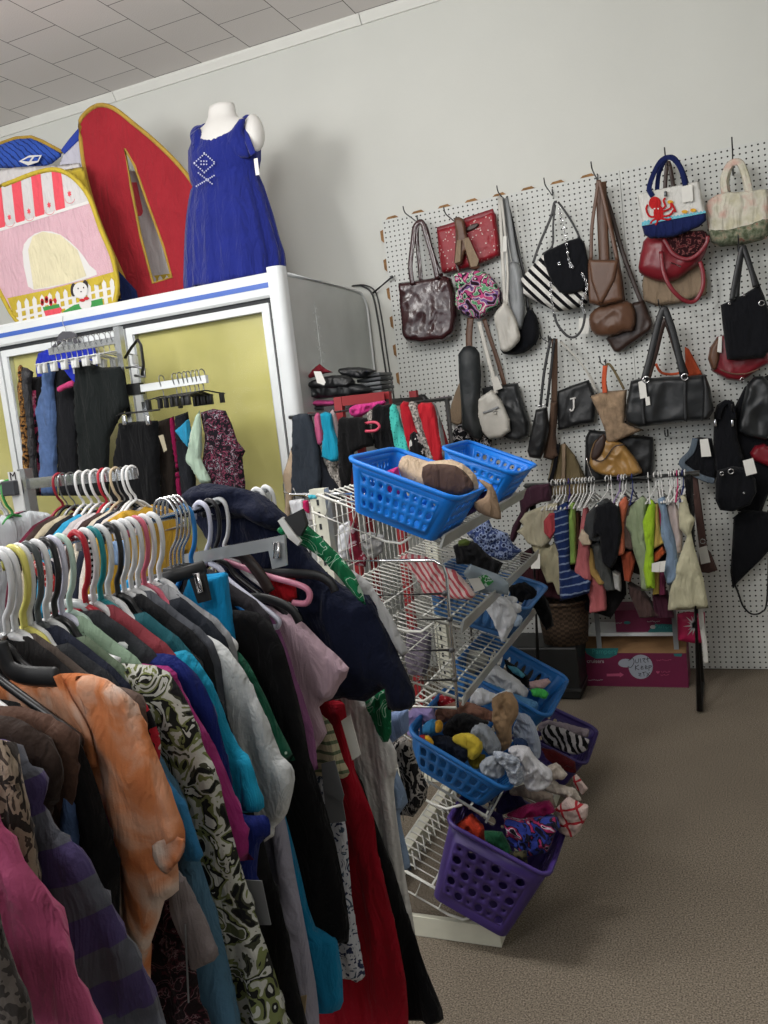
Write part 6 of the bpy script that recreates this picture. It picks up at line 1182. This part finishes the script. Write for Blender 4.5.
# ================================================================ front clothes rail full of garments
D_ = crop(0, 660, 2.8125); F_ = crop(180, 700, 2.844); E_ = crop(150, 470, 2.743); HG = crop(0, 540, 5.908); HM = crop(90, 500, 5.12); KM = crop(380, 690, 7.314)
XR, ZR = .79, 1.3
rk = thing('clothes_rail', 'long chrome clothes rail crowded with women\'s garments in the foreground', 'clothes rail', (XR, -3.5, 0))
M().tube([(XR, -4.75, ZR), (XR, -2.87, ZR)], .0075, 14).build('rail', chrome, rk)
for y in (-4.7, -2.9):
    M().tube([(XR, y, ZR), (XR, y, .03)], .016, 12).build('post', chrome, rk); M().tube([(XR-.28, y, .02), (XR+.1, y, .02)], .016, 10).build('foot', chrome, rk)
def gar(name, l, cat, chain, Y, mt, front=.012, ff=(24, 2.2), fold=.018, neck=True, grp='garments on the front rail', ex=(), nz=0., **kw):
    """garment hung across the rail: right silhouette measured on its own plane, mirrored about the rail"""
    w = [onY(x, y, Y) for x, y in chain]; R_ = [(max(p.x, XR+.012), p.z) for p in w]
    if neck and R_[0][0] > XR+.05: R_ = [(XR+.03, R_[0][1]+.005-nz)]+R_
    hemz = min(R_[-1][1], R_[-2][1]); R_ = R_+[(XR+.01, hemz-.002)]
    L_ = [(2*XR-x, z) for x, z in reversed(R_)]
    kw.setdefault('rad', .012); kw.setdefault('sway', .008); kw.setdefault('power', .42)
    s = puff(M(), round_poly(R_+L_, 2), (0, Y, 0), EX, EZ, (0, -1, 0), front, front, fold=fold, ff=ff, seed=Y*11, h=.011, **kw)
    return tag(s.build(name, mt), l, cat, grp)
GG = 'garments on the front rail'
tied = fab('orange_tie_dye', '#c64', pat=dict(kind='noise', scale=9, detail=5, dist=1.2, interp='LINEAR', stops=[(.28, '#ad5e34'), (.43, '#bd764c'), (.52, '#c6977c'), (.62, '#c8b4a8')]))
pstr = fab('purple_grey_stripe', '#445', pat=dict(kind='wave', dir='Z', scale=4.6, dist=.3, rot=(0, .25, 0), stops=[(0, '#3e3558'), (.52, '#4a4c54')]))
camo = fab('green_camo_floral', '#888', pat=dict(kind='noise', scale=27, dist=1.2, detail=2.5, stops=[(0, '#17181a'), (.38, '#3a3c2e'), (.42, '#aeafa8'), (.5, '#6b7248'), (.545, '#1d1e1c'), (.6, '#b2b3ae'), (.66, '#4c5238')]))
lace = fab('burgundy_lace', '#211', pat=dict(kind='noise', scale=45, dist=2, detail=3, stops=[(0, '#150c10'), (.5, '#3c1a22'), (.56, '#6c5458'), (.59, '#180e12')]))
knit = fab('grey_knit_rib', '#aaa8a6', bump=.9, bscale=70, pat=dict(kind='wave', dir='X', scale=30, dist=1, interp='LINEAR', stops=[(0, '#a9a8a6'), (1, '#c6c5c3')])); speck = fab('brown_grey_speckle', '#443', pat=dict(kind='noise', scale=60, stops=[(0, '#2a2624'), (.5, '#4c4642'), (.6, '#2c2826')]))
wfl = fab('white_navy_floral', '#ccc', pat=dict(kind='noise', scale=36, dist=2, stops=[(0, '#2c3350'), (.4, '#b4b6be'), (.6, '#3c4a5c')])); gdot = fab('green_dotted', '#1c5240', pat=dict(kind='voronoi', scale=60, stops=[(0, '#a9c0b4'), (.14, '#184c3a')])); beig = fab('beige_print', '#887', pat=dict(kind='noise', scale=24, dist=2, stops=[(0, '#2a2522'), (.48, '#867868'), (.62, '#3c342e')]))
leaf = fab('green_leaf_print', '#285', pat=dict(kind='noise', scale=16, dist=3, detail=1, stops=[(0, '#0f5434'), (.47, '#177048'), (.53, '#a8c0b0'), (.555, '#14643f')])); meshp = fab('black_white_mesh', '#222', pat=dict(kind='noise', scale=38, dist=2.5, stretch=(1, 1, .5), stops=[(0, '#101012'), (.46, '#8a8580'), (.56, '#141416')]))
polka = fab('navy_polka', '#223', pat=dict(kind='voronoi', scale=110, stops=[(0, '#b0b0b8'), (.2, '#1c1f2a')])); redpais = fab('red_paisley', '#a22', pat=dict(kind='noise', scale=60, dist=2, stops=[(0, '#8c2022'), (.5, '#c0aaa4'), (.56, '#9c2a2a')]))
GAR = [
 ('sweater', 'brown-grey speckled knit nearest the camera at the lower left corner', 'sweater', D_, [(-60, 700), (0, 800), (40, 880), (70, 950), (92, 1024), (140, 1160)], -3.86, speck),
 ('shirt', 'rose pink satin shirt second from the lower left corner', 'shirt', D_, [(-60, 385), (0, 450), (60, 560), (130, 690), (172, 790), (230, 920), (285, 1024), (340, 1150)], -3.785, fab('rose_pink', '#9c4668', rough=.6)),
 ('blouse', 'beige and black printed blouse between pink and striped garments', 'blouse', D_, [(-10, 222), (20, 240), (55, 320), (78, 420), (100, 560), (110, 900)], -3.735, beig),
 ('sweater', 'purple and grey striped sweater with long sleeve', 'sweater', D_, [(15, 222), (60, 255), (108, 308), (137, 352), (128, 400), (152, 458), (215, 508), (272, 600), (332, 740), (402, 900), (442, 1024), (480, 1120)], -3.70, pstr),
 ('sweater', 'dark brown knit sweater left of the mid-brown one', 'sweater', D_, [(30, 160), (100, 203), (152, 255), (170, 310), (162, 400), (132, 470), (125, 900)], -3.66, fab('dark_brown_knit', '#2e2420', bump=.6, bscale=120)),
 ('sweater', 'mid-brown knit sweater left of the black shirt', 'sweater', D_, [(45, 128), (110, 148), (172, 178), (207, 220), (214, 300), (202, 400), (182, 470), (175, 800)], -3.63, fab('mid_brown_knit', '#4f3a31', bump=.6, bscale=120)),
 ('shirt', 'plain black shirt just left of the orange tie-dye shirt', 'shirt', D_, [(70, 122), (140, 148), (202, 193), (242, 250), (267, 320), (302, 450), (332, 560), (337, 700), (334, 1060)], -3.60, fab('black_shirt', '#111113')),
 ('tunic', 'black and burgundy lace tunic below the orange tie-dye shirt', 'tunic', D_, [(200, 180), (380, 420), (440, 640), (475, 680), (522, 740), (547, 860), (562, 960), (590, 1130)], -3.525, lace),
 ('shirt', 'taupe knit top showing behind the orange tie-dye shoulder', 'shirt', D_, [(230, 70), (332, 76), (392, 106), (414, 160), (412, 200), (395, 420), (380, 700)], -3.51, fab('taupe_knit', '#5a4c46', bump=.6, bscale=120)),
 ('dress', 'long dusty blue dress with bright blue sleeve hem', 'dress', D_, [(360, 130), (440, 240), (475, 310), (522, 400), (572, 545), (564, 562), (612, 720), (677, 1024), (720, 1150)], -3.487, fab('dusty_blue', '#46687f')),
 ('dress', 'long green, black and white camouflage-floral dress', 'dress', lambda p: p, [(143, 664), (157, 668), (172, 680), (187, 703), (197, 725), (207, 752), (216, 766), (227, 809), (242, 869), (255, 911), (272, 967), (287, 1023), (300, 1075)], -3.455, camo),
 ('shirt', 'magenta top between camouflage dress and navy shirt', 'shirt', F_, [(-30, -100), (0, -50), (42, 20), (102, 130), (152, 280), (187, 380), (189, 440), (180, 462)], -3.43, fab('magenta_top', '#8c2a66')),
 ('shirt', 'royal navy shirt with turned hem left of the turquoise one', 'shirt', lambda p: p, [(142.7, 650.5), (155.5, 652.3), (177.3, 654.1), (196.7, 674.2), (211.2, 703.3), (221.5, 739.8), (229.2, 766.8), (233.4, 794.9), (240.5, 813.2), (255.6, 816.0), (267.9, 817.4), (270.0, 835.0), (259.1, 844.9), (256.3, 875.8), (255.6, 896.9)], -3.40, fab('royal_navy', '#15205c')),
 ('shirt', 'bright turquoise shirt with folded sleeve beside the white sweater', 'shirt', lambda p: p, [(171.9, 652.3), (186.5, 649.4), (199.9, 663.2), (216.4, 696.0), (232.0, 739.8), (250.3, 759.8), (259.1, 784.4), (265.4, 806.2), (238.0, 813.9)], -3.37, fab('bright_turquoise', '#1a86a8')),
 ('dress', 'black dress low behind the turquoise shirt', 'dress', F_, [(120, 0), (190, 260), (232, 390), (252, 480), (292, 620), (342, 830), (350, 1020)], -3.335, fab('black_dress_low', '#0f0f11')),
 ('sweater', 'white sweater with long folded cuff in the middle of the front rail', 'sweater', lambda p: p, [(151.8, 626.0), (182.8, 630.4), (208.3, 635.9), (225.5, 648.6), (241.9, 670.5), (256.5, 696.0), (267.4, 721.5), (279.4, 750.7), (282.0, 755.6), (291.8, 764.3), (295.3, 779.1), (289.7, 806.2), (284.1, 818.1), (274.9, 827.3), (263.0, 843.1)], -3.29, fab('white_sweater', '#b4b7b8', bump=.4, bscale=150)),
 ('dress', 'long pale lavender-grey dress below the white sweater cuff', 'dress', F_, [(200, 100), (282, 260), (303, 330), (320, 420), (337, 520), (387, 800), (399, 925), (405, 1050)], -3.255, fab('lavender_grey', '#8c8a98')),
 ('blouse', 'dark green blouse with tiny white dots', 'blouse', lambda p: p, [(221.1, 644.3), (235.7, 647.9), (249.2, 660.7), (267.4, 696.0), (285.6, 738.0), (294.4, 758.0), (293.6, 760.5), (282.0, 760.5)], -3.235, gdot),
 ('dress', 'turquoise blue dress hem under the long black dress', 'dress', F_, [(200, -40), (300, 300), (350, 500), (388, 640), (444, 690), (462, 862), (440, 882), (402, 888)], -3.215, fab('teal_blue', '#126a90')),
 ('dress', 'long black dress left of the pale pink shirt', 'dress', lambda p: p, [(232.0, 609.3), (258.3, 613.3), (278.3, 634.1), (290.0, 666.9), (304.6, 725.2), (310.4, 758.0), (320.6, 787.9), (334.7, 840.6), (348.1, 911.0), (349.8, 932.1), (347.0, 944.0), (331.2, 936.3), (317.1, 925.7)], -3.185, fab('long_black', '#0d0d0f')),
 ('skirt', 'white skirt with navy floral print left of the red dress', 'skirt', F_, [(350, -60), (440, 180), (472, 340), (480, 400), (492, 560), (522, 740), (529, 780), (507, 797), (480, 790)], -3.03, wfl),
 ('shirt', 'mauve top edge under the pale pink shirt', 'shirt', E_, [(280, 350), (352, 440), (394, 560), (442, 700), (455, 800), (440, 830)], -3.10, fab('mauve', '#8c5a84')),
 ('shirt', 'pale pink short-sleeved shirt near the navy sweatshirt', 'shirt', E_, [(230, 368), (300, 366), (372, 388), (424, 420), (484, 480), (550, 540), (522, 590), (502, 625), (464, 650), (487, 720), (455, 765), (440, 850), (420, 850)], -3.075, fab('pale_pink', '#b39aa6')),
 ('shirt', 'cream and olive striped top low between pink shirt and red dress', 'shirt', lambda p: p, [(288.5, 674.2), (322.1, 714.3), (333.0, 725.2), (343.9, 759.8), (350.1, 771.9), (343.2, 778.4), (332.3, 777.0)], -3.05, fab('cream_olive', '#998f72', pat=dict(kind='wave', dir='Z', scale=18, stops=[(0, '#55604a'), (.25, '#a0987e')]))),
 ('dress', 'long red dress with waist seam near the right end of the rail', 'dress', F_, [(380, -60), (442, 0), (472, 10), (502, 200), (552, 330), (562, 430), (602, 600), (642, 800), (650, 940), (655, 1040)], -2.965, fab('bright_red', '#8c0f20')),
 ('skirt', 'long black flared skirt furthest right on the front rail', 'skirt', F_, [(480, 160), (547, 320), (602, 470), (642, 610), (702, 770), (747, 882), (737, 917), (652, 915)], -2.92, fab('black_flare', '#0b0b0d')),
 ('cardigan', 'pale grey ribbed cardigan sleeve behind the navy sweatshirt', 'cardigan', F_, [(420, -150), (500, -40), (550, 20), (584, 90), (616, 150), (614, 210), (607, 260), (627, 420), (647, 540), (670, 672), (640, 660)], -2.885, knit),
 ('blouse', 'light blue blouse edge behind the pale grey cardigan', 'blouse', F_, [(520, 0), (592, 150), (627, 220), (649, 290), (627, 320), (642, 400), (657, 470), (634, 482)], -2.85, fab('light_blue', '#7386a0'))]
for (n_, l, cat, c, p, Y, mt_) in GAR: gar(n_, l, cat, c(p), Y, mt_)
# the orange shirt gets its own sleeve part
p = D_([(95, 55), (155, 40), (220, 35), (300, 53), (372, 113), (412, 200), (400, 330), (420, 520), (420, 720), (425, 960), (428, 1120)])
w = [onY(x, y, -3.56) for x, y in p]; t = thing('shirt', 'orange tie-dye shirt with crumpled short sleeve, front left on the rail', 'shirt', (XR, -3.56, .6), GG)
R_ = [(max(v.x, XR+.02), v.z) for v in w]; R_.append((XR+.01, R_[-1][1])); puff(M(), round_poly(R_+[(2*XR-x, z) for x, z in reversed(R_)], 2), (0, -3.56, 0), EX, EZ, (0, -1, 0), .012, .012, rad=.012, fold=.014, ff=(24, 2.5), seed=4, sway=.008, h=.010, power=.42).build('body', tied, t)
sheetY(D_([(215, 45), (300, 53), (372, 113), (414, 200), (454, 300), (502, 420), (522, 480), (518, 540), (497, 572), (500, 650), (462, 678), (447, 730), (422, 800), (387, 884), (362, 800), (340, 690), (338, 560), (312, 440), (285, 330), (262, 200), (230, 110)]), -3.574, .012, .010, rad=.012, fold=.014, ff=(22, 5), sway=.006, seed=8).build('sleeve', tied, t)
sheetY(D_([(430, 520), (470, 500), (517, 505), (516, 545), (496, 575), (470, 600), (440, 570)]), -3.586, .003, rad=.03, fold=.009, ff=(60, 40), sway=.006).build('rolled_cuff', fab('pale_cuff', '#a58f7e', pat=dict(kind='noise', scale=30, interp='LINEAR', stops=[(.35, '#b5714a'), (.6, '#b0a094')])), t)
rib(D_, [(160, 42), (190, 110), (240, 200), (262, 300)], -3.578, .012, tied, t, 'neck_hem', flat=.4)
# loose pieces and odd shapes on the rail
def gi(n_, l, cat, c, p, Y, f, mt_, **kw): kw.setdefault('ff', (26, 5)); return item(n_, l, cat, c, p, Y, f, mt_, GG, **kw)
gi('shirt', 'small magenta sleeve showing left of the orange tie-dye shirt', 'shirt', D_, [(240, 330), (267, 380), (302, 450), (332, 530), (332, 577), (300, 577), (268, 480)], -3.585, .02, fab('hot_magenta', '#a02a74'))
gi('jeans', 'blue denim glimpse between brown and black garments', 'jeans', D_, [(200, 320), (227, 400), (230, 560), (190, 560), (180, 470)], -3.615, .015, den)
gi('shirt', 'grey-taupe short sleeve over the dusty blue dress', 'shirt', D_, [(470, 540), (492, 580), (522, 620), (562, 710), (614, 830), (602, 847), (548, 870), (530, 800), (488, 700)], -3.545, .02, fab('grey_taupe', '#6c6464'))
gi('shirt', 'bright blue sleeve hem behind the orange rolled cuff', 'shirt', D_, [(430, 250), (470, 330), (522, 400), (574, 548), (560, 566), (520, 562), (480, 440)], -3.50, .016, fab('sleeve_blue', '#2f6f9c'))
gi('scarf', 'red, black and white printed cloth behind the taupe shoulder', 'scarf', D_, [(398, 110), (420, 140), (440, 190), (452, 245), (440, 300), (420, 240)], -3.497, .012, fab('red_black_print', '#411', pat=dict(kind='noise', scale=24, stops=[(0, '#17151a'), (.46, '#a22434'), (.55, '#b8b0ac'), (.6, '#18161a')])))
NV = fab('navy_sweat', '#12172a', bump=.4, bscale=200)
t = thing('sweatshirt', 'dark navy sweatshirt draped over the hangers at the far end of the front rail', 'sweatshirt', (XR+.1, -3.02, .8), GG)
sheetY(E_([(98, 62), (130, 42), (165, 36), (262, 53), (335, 92), (402, 180), (482, 280), (562, 335), (600, 340), (642, 420), (682, 520), (724, 612), (716, 654), (650, 660), (641, 602), (590, 637), (530, 624), (440, 640), (320, 600), (250, 480), (200, 330), (165, 200), (112, 125)]), -3.0, .03, .012, rad=.05, fold=.02, ff=(13, 9), sway=.01, seed=3, h=.010).build('body', NV, t)
sheetY(E_([(98, 62), (130, 42), (165, 36), (262, 53), (335, 92), (380, 150), (340, 170), (270, 130), (200, 140), (150, 130), (112, 112)]), -3.02, .035, rad=.03, fold=.024, ff=(11, 22), seed=6).build('hood', NV, t)
gi('scarf', 'green leaf-print scarf clipped over the navy sweatshirt', 'scarf', E_, [(345, 165), (400, 140), (432, 150), (502, 218), (562, 288), (594, 372), (540, 322), (470, 242), (408, 202)], -3.05, .02, leaf, fold=.008)
gi('scarf', 'green leaf-print scarf end hanging below the navy sweatshirt', 'scarf', E_, [(590, 630), (652, 598), (664, 720), (640, 745), (610, 680)], -2.9, .015, leaf, fold=.008)
gi('cardigan', 'light grey cardigan edge right of the navy sweatshirt', 'cardigan', E_, [(535, 260), (602, 306), (662, 400), (708, 498), (692, 515), (650, 452), (590, 370)], -2.985, .02, fab('light_grey', '#a5a6a8'), fold=.006)
gi('top', 'bright red top showing under the pink hanger', 'top', E_, [(328, 292), (396, 284), (404, 350), (380, 362), (330, 340)], -3.045, .016, fab('vivid_red', '#b41c26'))
gi('skirt', 'black and white lacy skirt corner beside the slotted blue basket', 'skirt', KM, [(83, 380), (140, 355), (188, 338), (232, 400), (282, 560), (352, 700), (340, 800), (240, 932), (132, 902), (172, 800), (150, 620), (118, 480)], -2.80, .02, meshp)
gi('garment', 'pale blue satin garment below the navy sweatshirt sleeve', 'garment', KM, [(60, 165), (140, 150), (205, 140), (210, 300), (140, 350), (85, 390), (60, 300)], -2.83, .02, fab('pale_blue_satin', '#6f82a8', rough=.6))
gi('top', 'bright turquoise top held by a black clip hanger', 'top', E_, [(118, 288), (150, 286), (212, 278), (222, 360), (248, 482), (202, 452), (130, 420), (58, 402), (100, 330)], -3.195, .03, fab('clip_turquoise', '#1583b8'), fold=.014, ff=(20, 8))
gi('top', 'turquoise cloth piece under the black clip hanger, left', 'top', HM, [(130, 450), (190, 405), (240, 490), (370, 610), (330, 632), (250, 580), (150, 500)], -3.25, .012, fab('clip_turquoise', ''))
gi('scarf', 'red paisley cloth glimpsed behind the hanger hooks', 'scarf', HG, [(205, 120), (260, 130), (330, 230), (395, 300), (370, 330), (300, 300), (240, 230)], -3.30, .012, redpais)
gi('scarf', 'black polka-dot cloth glimpsed behind the red hook', 'scarf', HG, [(280, 110), (320, 130), (380, 220), (400, 270), (360, 262), (300, 180)], -3.285, .012, polka)
gi('top', 'navy top with white pin dots below the grey hanger', 'top', HG, [(270, 610), (330, 625), (420, 680), (520, 730), (600, 770), (560, 790), (430, 770), (330, 720)], -3.47, .012, polka)
gi('top', 'black and white striped top behind the teal hook', 'top', HG, [(510, 10), (548, 8), (556, 150), (545, 290), (512, 240)], -3.2, .012, fab('bw_stripe_small', '#bbb', pat=dict(kind='wave', dir='Z', scale=32, stops=[(0, '#141416'), (.5, '#b8b8b8')])))
gi('jacket', 'pale denim jacket behind the pink hook', 'jacket', C3, [(560, 575), (600, 565), (660, 560), (670, 680), (640, 700), (565, 690)], -2.95, .012, fab('pale_denim', '#6f87a6', var=.35, vscale=50))
gi('top', 'red cloth under the clear hanger behind the hooks', 'top', HG, [(300, 430), (350, 405), (430, 400), (520, 440), (530, 480), (430, 470), (330, 455)], -3.37, .012, fab('brick_red', '#8a3a40'))
gi('top', 'pale green satin shoulder between grey and white hangers', 'top', HG, [(300, 540), (360, 520), (480, 580), (515, 600), (490, 625), (400, 590), (320, 560)], -3.44, .012, fab('pale_green', '#8fa892'))
# price tags
for i, (l, c, p, Y) in enumerate((('white price tag on the red dress', F_, [(458, 60), (484, 42), (514, 155), (490, 172)], -3.0), ('grey paper tag below the cream striped top', F_, [(402, 182), (440, 172), (466, 270), (462, 290), (408, 262)], -3.09), ('pale tag under the grey paper tag', F_, [(408, 258), (462, 290), (472, 345), (420, 352)], -3.085), ('grey paper tag between the royal navy shirt and camouflage dress', F_, [(180, 512), (232, 515), (258, 640), (210, 640)], -3.44), ('grey swing tag string on the burgundy lace tunic', D_, [(518, 745), (521, 745), (531, 965), (528, 965)], -3.56), ('tan tag low beside the lavender-grey dress', F_, [(335, 845), (360, 840), (352, 925), (338, 925)], -3.29))):
    tag(card(c, p, Y, mt=(tagw if 'white' in l else plastic('grey_tag', '#67696c', rough=.8) if 'tan' not in l else plastic('tan_tag', '#a08c6c', rough=.8))), l, 'tag')
# ---------------------------------------------------------------- hangers on the front rail
HP = [(-3.86, 'w'), (-3.785, 'k'), (-3.735, 'w'), (-3.70, 'w'), (-3.66, 'k'), (-3.63, 'w'), (-3.60, 'k'), (-3.56, 'k'), (-3.535, 'w'), (-3.522, 'w'), (-3.508, 'y'), (-3.498, 'w'), (-3.484, 'g'), (-3.470, 'w'), (-3.455, 'k'), (-3.443, 'l'), (-3.428, 'm'), (-3.398, 'r'), (-3.382, 'w'), (-3.368, 't'), (-3.352, 'w'), (-3.332, 'k'), (-3.318, 'w'), (-3.302, 'w'), (-3.286, 'w'), (-3.272, 'p'), (-3.255, 'w'), (-3.235, 'w'), (-3.15, 'b'), (-3.105, 'l'), (-3.078, 'k'), (-3.05, 'w'), (-2.965, 'w'), (-2.92, 'w'), (-2.885, 'w')]
HC = dict(w=('#d2d4d6', 'white'), k=('#1b1c1f', 'black'), y=('#cfc86a', 'pale yellow'), g=('#4a5052', 'dark grey'), l=('#c4c6d8', 'lavender-white'), m=('#b4ccc0', 'pale mint'), r=('#a81c2c', 'red'), t=('#107c84', 'teal'), p=('#c26074', 'dusty pink'), b=('#1c74b8', 'blue'))
proto = {}
names = {round(g[5], 3): g[1] for g in GAR}
cnt = {}
for i, (y, k) in enumerate(HP):
    cnt[k] = cnt.get(k, 0)+1; near = min(names, key=lambda q: abs(q-y)); o1 = ['first', 'second', 'third', 'fourth', 'fifth', 'sixth', 'seventh', 'eighth', 'ninth', 'tenth', 'eleventh', 'twelfth', 'thirteenth', 'fourteenth', 'fifteenth', 'sixteenth', 'seventeenth', 'eighteenth', 'nineteenth', 'twentieth'][cnt[k]-1]
    one = sum(1 for _, q in HP if q == k) == 1
    lab = 'the only %s tube hanger on the front rail' % HC[k][1] if one else '%s hanger on the front rail, %s %s one from the near end' % (HC[k][1], o1, HC[k][1])
    rz = math.radians(((i*53) % 17-8)*.5)
    if k not in proto: proto[k] = big_hanger(lab, plastic('tube_'+k, HC[k][0], rough=.3), group='hangers on the front rail', axis='X', w=.165, thick=.0052); o = proto[k]; o.location = (XR, y, ZR-.0105); o.rotation_euler = (0, 0, rz)
    else: o = dup(proto[k], (XR, y, ZR-.0105), rz, label=lab)
    o.scale = (.72, 1, 1.0) if y > -3.5 else (.85, 1, 1)
# narrower tops on the hangers between the long garments
for i, (y, col, cn, k) in enumerate(((-3.535, '#1c1b1c', 'black', 'knit top'), (-3.522, '#4d443f', 'taupe brown', 'knit top'), (-3.498, '#26282c', 'charcoal', 'top'), (-3.484, '#1e2230', 'dark navy', 'top'), (-3.47, '#5c6a58', 'sage green', 'top'), (-3.443, '#7e9480', 'pale green satin', 'top'), (-3.412, '#2a2c30', 'slate black', 'top'), (-3.382, '#7a343c', 'brick red', 'top'), (-3.352, '#1d4f58', 'dark teal', 'top'), (-3.318, '#17181b', 'jet black', 'top'), (-3.302, '#4b4e55', 'steel grey', 'top'), (-3.272, '#20242c', 'ink navy', 'top'), (-3.26, '#8a8c90', 'light grey', 'top'), (-3.145, '#2c2a2e', 'dark grey', 'top'))):
    hz = ZR-.0085; p = [(0, hz-.088), (.03, hz-.086), (.05, hz-.100), (.085, hz-.125), (.128, hz-.165), (.135, hz-.25), (.12, hz-.55), (0, hz-.56)]
    if i in (2, 4, 8, 11): p[0] = (0, hz-.112); p[1] = (.055, hz-.105)
    pl = [(XR+a, b) for a, b in p]+[(XR-a, b) for a, b in reversed(p) if a > 0]
    tag(puff(M(), round_poly(pl, 2), (0, y+.002, 0), EX, EZ, (0, -1, 0), .010, .010, rad=.012, fold=.01, ff=(26, 3), seed=y*7, sway=.005, power=.42).build('shirt', fab('fill'+col[1:], col)), '%s %s tucked among the longer garments on the front rail' % (cn, k), 'shirt', GG)
# wire clip hangers holding the turquoise top
for i in range(4):
    y = -3.205+.011*i; s = M(); P_ = [(XR-.018, y, ZR-.002), (XR-.012, y, ZR+.024), (XR+.008, y, ZR+.03), (XR+.024, y, ZR+.008), (XR+.02, y, ZR-.03), (XR+.004, y, ZR-.055), (XR, y, ZR-.085)]
    t = thing('clip_hanger', 'wire-hooked black clip hanger, %s of four side by side on the front rail' % ['first', 'second', 'third', 'last'][i], 'hanger', (XR, y, ZR-.09), 'wire-hooked clip hangers')
    s.tube(smooth_path(P_, 5), .0022, 6); s.build('hook', chrome, t); M().box((XR, y, ZR-.09), (.03, .008, .022), bev=.003).build('hub', blk_m, t)
    if i == 0:
        M().tube([onY(*p, y-.004) for p in HM([(205, 455), (300, 425), (585, 345)])], .011, 8, flat=.5, up=(0, -1, 0)).build('bar', blk_m, t)
        M().prism([onY(*p, y-.034) for p in HM([(508, 405), (582, 370), (612, 515), (552, 530)])], (0, .006, 0)).build('clip', blk_m, t, smooth=False)
        M().tube([onY(*p, y-.038) for p in HM([(535, 378), (550, 376), (575, 468), (558, 475)])], .003, 6, closed=True).build('clip_spring', silver, t)
# single traced hangers lying across others
def trh(l, c, pts, Y, r, mt_, flat=1.): return tag(M().tube(smooth_path([onY(*p, Y) for p in c(pts)], 5), r, 8, flat=flat, up=(0, -1, .01)).build('hanger', mt_), l, 'hanger')
trh('pink tube hanger with rounded end lying over the navy sweatshirt', E_, [(155, 236), (220, 255), (320, 290), (400, 312), (432, 328), (438, 350), (425, 366), (392, 364)], -3.07, .0055, plastic('light_pink_tube', '#c98098', rough=.3))
trh('black flat hanger curving over the navy sweatshirt', E_, [(300, 282), (400, 284), (460, 290), (495, 310), (508, 334)], -3.062, .008, blk_m, .5)
trh('black flat hanger above the pale pink shirt', E_, [(225, 352), (300, 350), (350, 362), (390, 385), (410, 418)], -3.10, .008, blk_m, .5)
trh('dark brown flat hanger under the clear clip hanger', E_, [(205, 222), (255, 235), (300, 285), (330, 335)], -3.085, .011, plastic('dark_brown_plastic', '#2c221e'), .4)
trh('clear plastic hanger curve over the black hanger near the teal hook', HG, [(505, 345), (560, 338), (630, 345), (680, 400), (730, 455), (770, 500)], -3.36, .005, plastic('clear_grey', '#a9acac', rough=.2))
trh('clear plastic shoulder hanger lying across the white tube hangers', HG, [(270, 410), (340, 385), (430, 375), (500, 392), (540, 450), (585, 535)], -3.40, .007, plastic('clear_grey', ''), .5)
trh('broad black plastic hanger above the orange tie-dye shirt', HG, [(0, 600), (20, 680), (60, 760), (150, 800), (340, 810)], -3.575, .012, blk_m, .4)
for i, (a, b, Y, l) in enumerate((((150, 540), (700, 715), -3.462, 'long white hanger arm reaching the camouflage dress'), ((300, 460), (770, 632), -3.41, 'long white hanger arm reaching the royal navy shirt'), ((60, 595), (340, 728), -3.52, 'white hanger arm with notch above the taupe knit'), ((95, 660), (270, 755), -3.53, 'lower white hanger arm above the taupe knit'))): trh(l, HG, [a, ((a[0]+b[0])/2, (a[1]+b[1])/2), b], Y, .0052, plastic('tube_w', ''))
def clearm():
    mt_ = plastic('clear_acrylic', '#c4c8ca', rough=.12, var=0); mt_.node_tree.nodes['Principled BSDF'].inputs['Transmission Weight'].default_value = .55; return mt_
t = thing('clip_hanger', 'clear acrylic clip hanger with silver clip over the navy sweatshirt', 'hanger', onY(250, 555, -3.11))
M().prism([onY(*p, -3.11) for p in E_([(90, 232), (330, 186), (368, 178), (374, 262), (335, 272), (325, 222), (95, 262)])], (0, .006, 0)).build('bar', clearm(), t, smooth=False); M().tube([onY(*p, -3.116) for p in E_([(340, 200), (352, 198), (354, 240), (342, 242)])], .003, 6, closed=True).build('clip_spring', silver, t)
t = thing('clip', 'black and white garment clip on the green leaf-print scarf', 'clip', onY(290, 535, -3.08))
M().prism([onY(*p, -3.085) for p in E_([(368, 132), (415, 108), (428, 150), (412, 182), (385, 172)])], (0, .01, 0)).build('jaw', blk_m, t, smooth=False); M().prism([onY(*p, -3.088) for p in E_([(350, 140), (362, 130), (412, 196), (405, 208), (380, 188)])], (0, .008, 0)).build('white_band', plastic('clip_white', '#c9c9c6'), t, smooth=False)
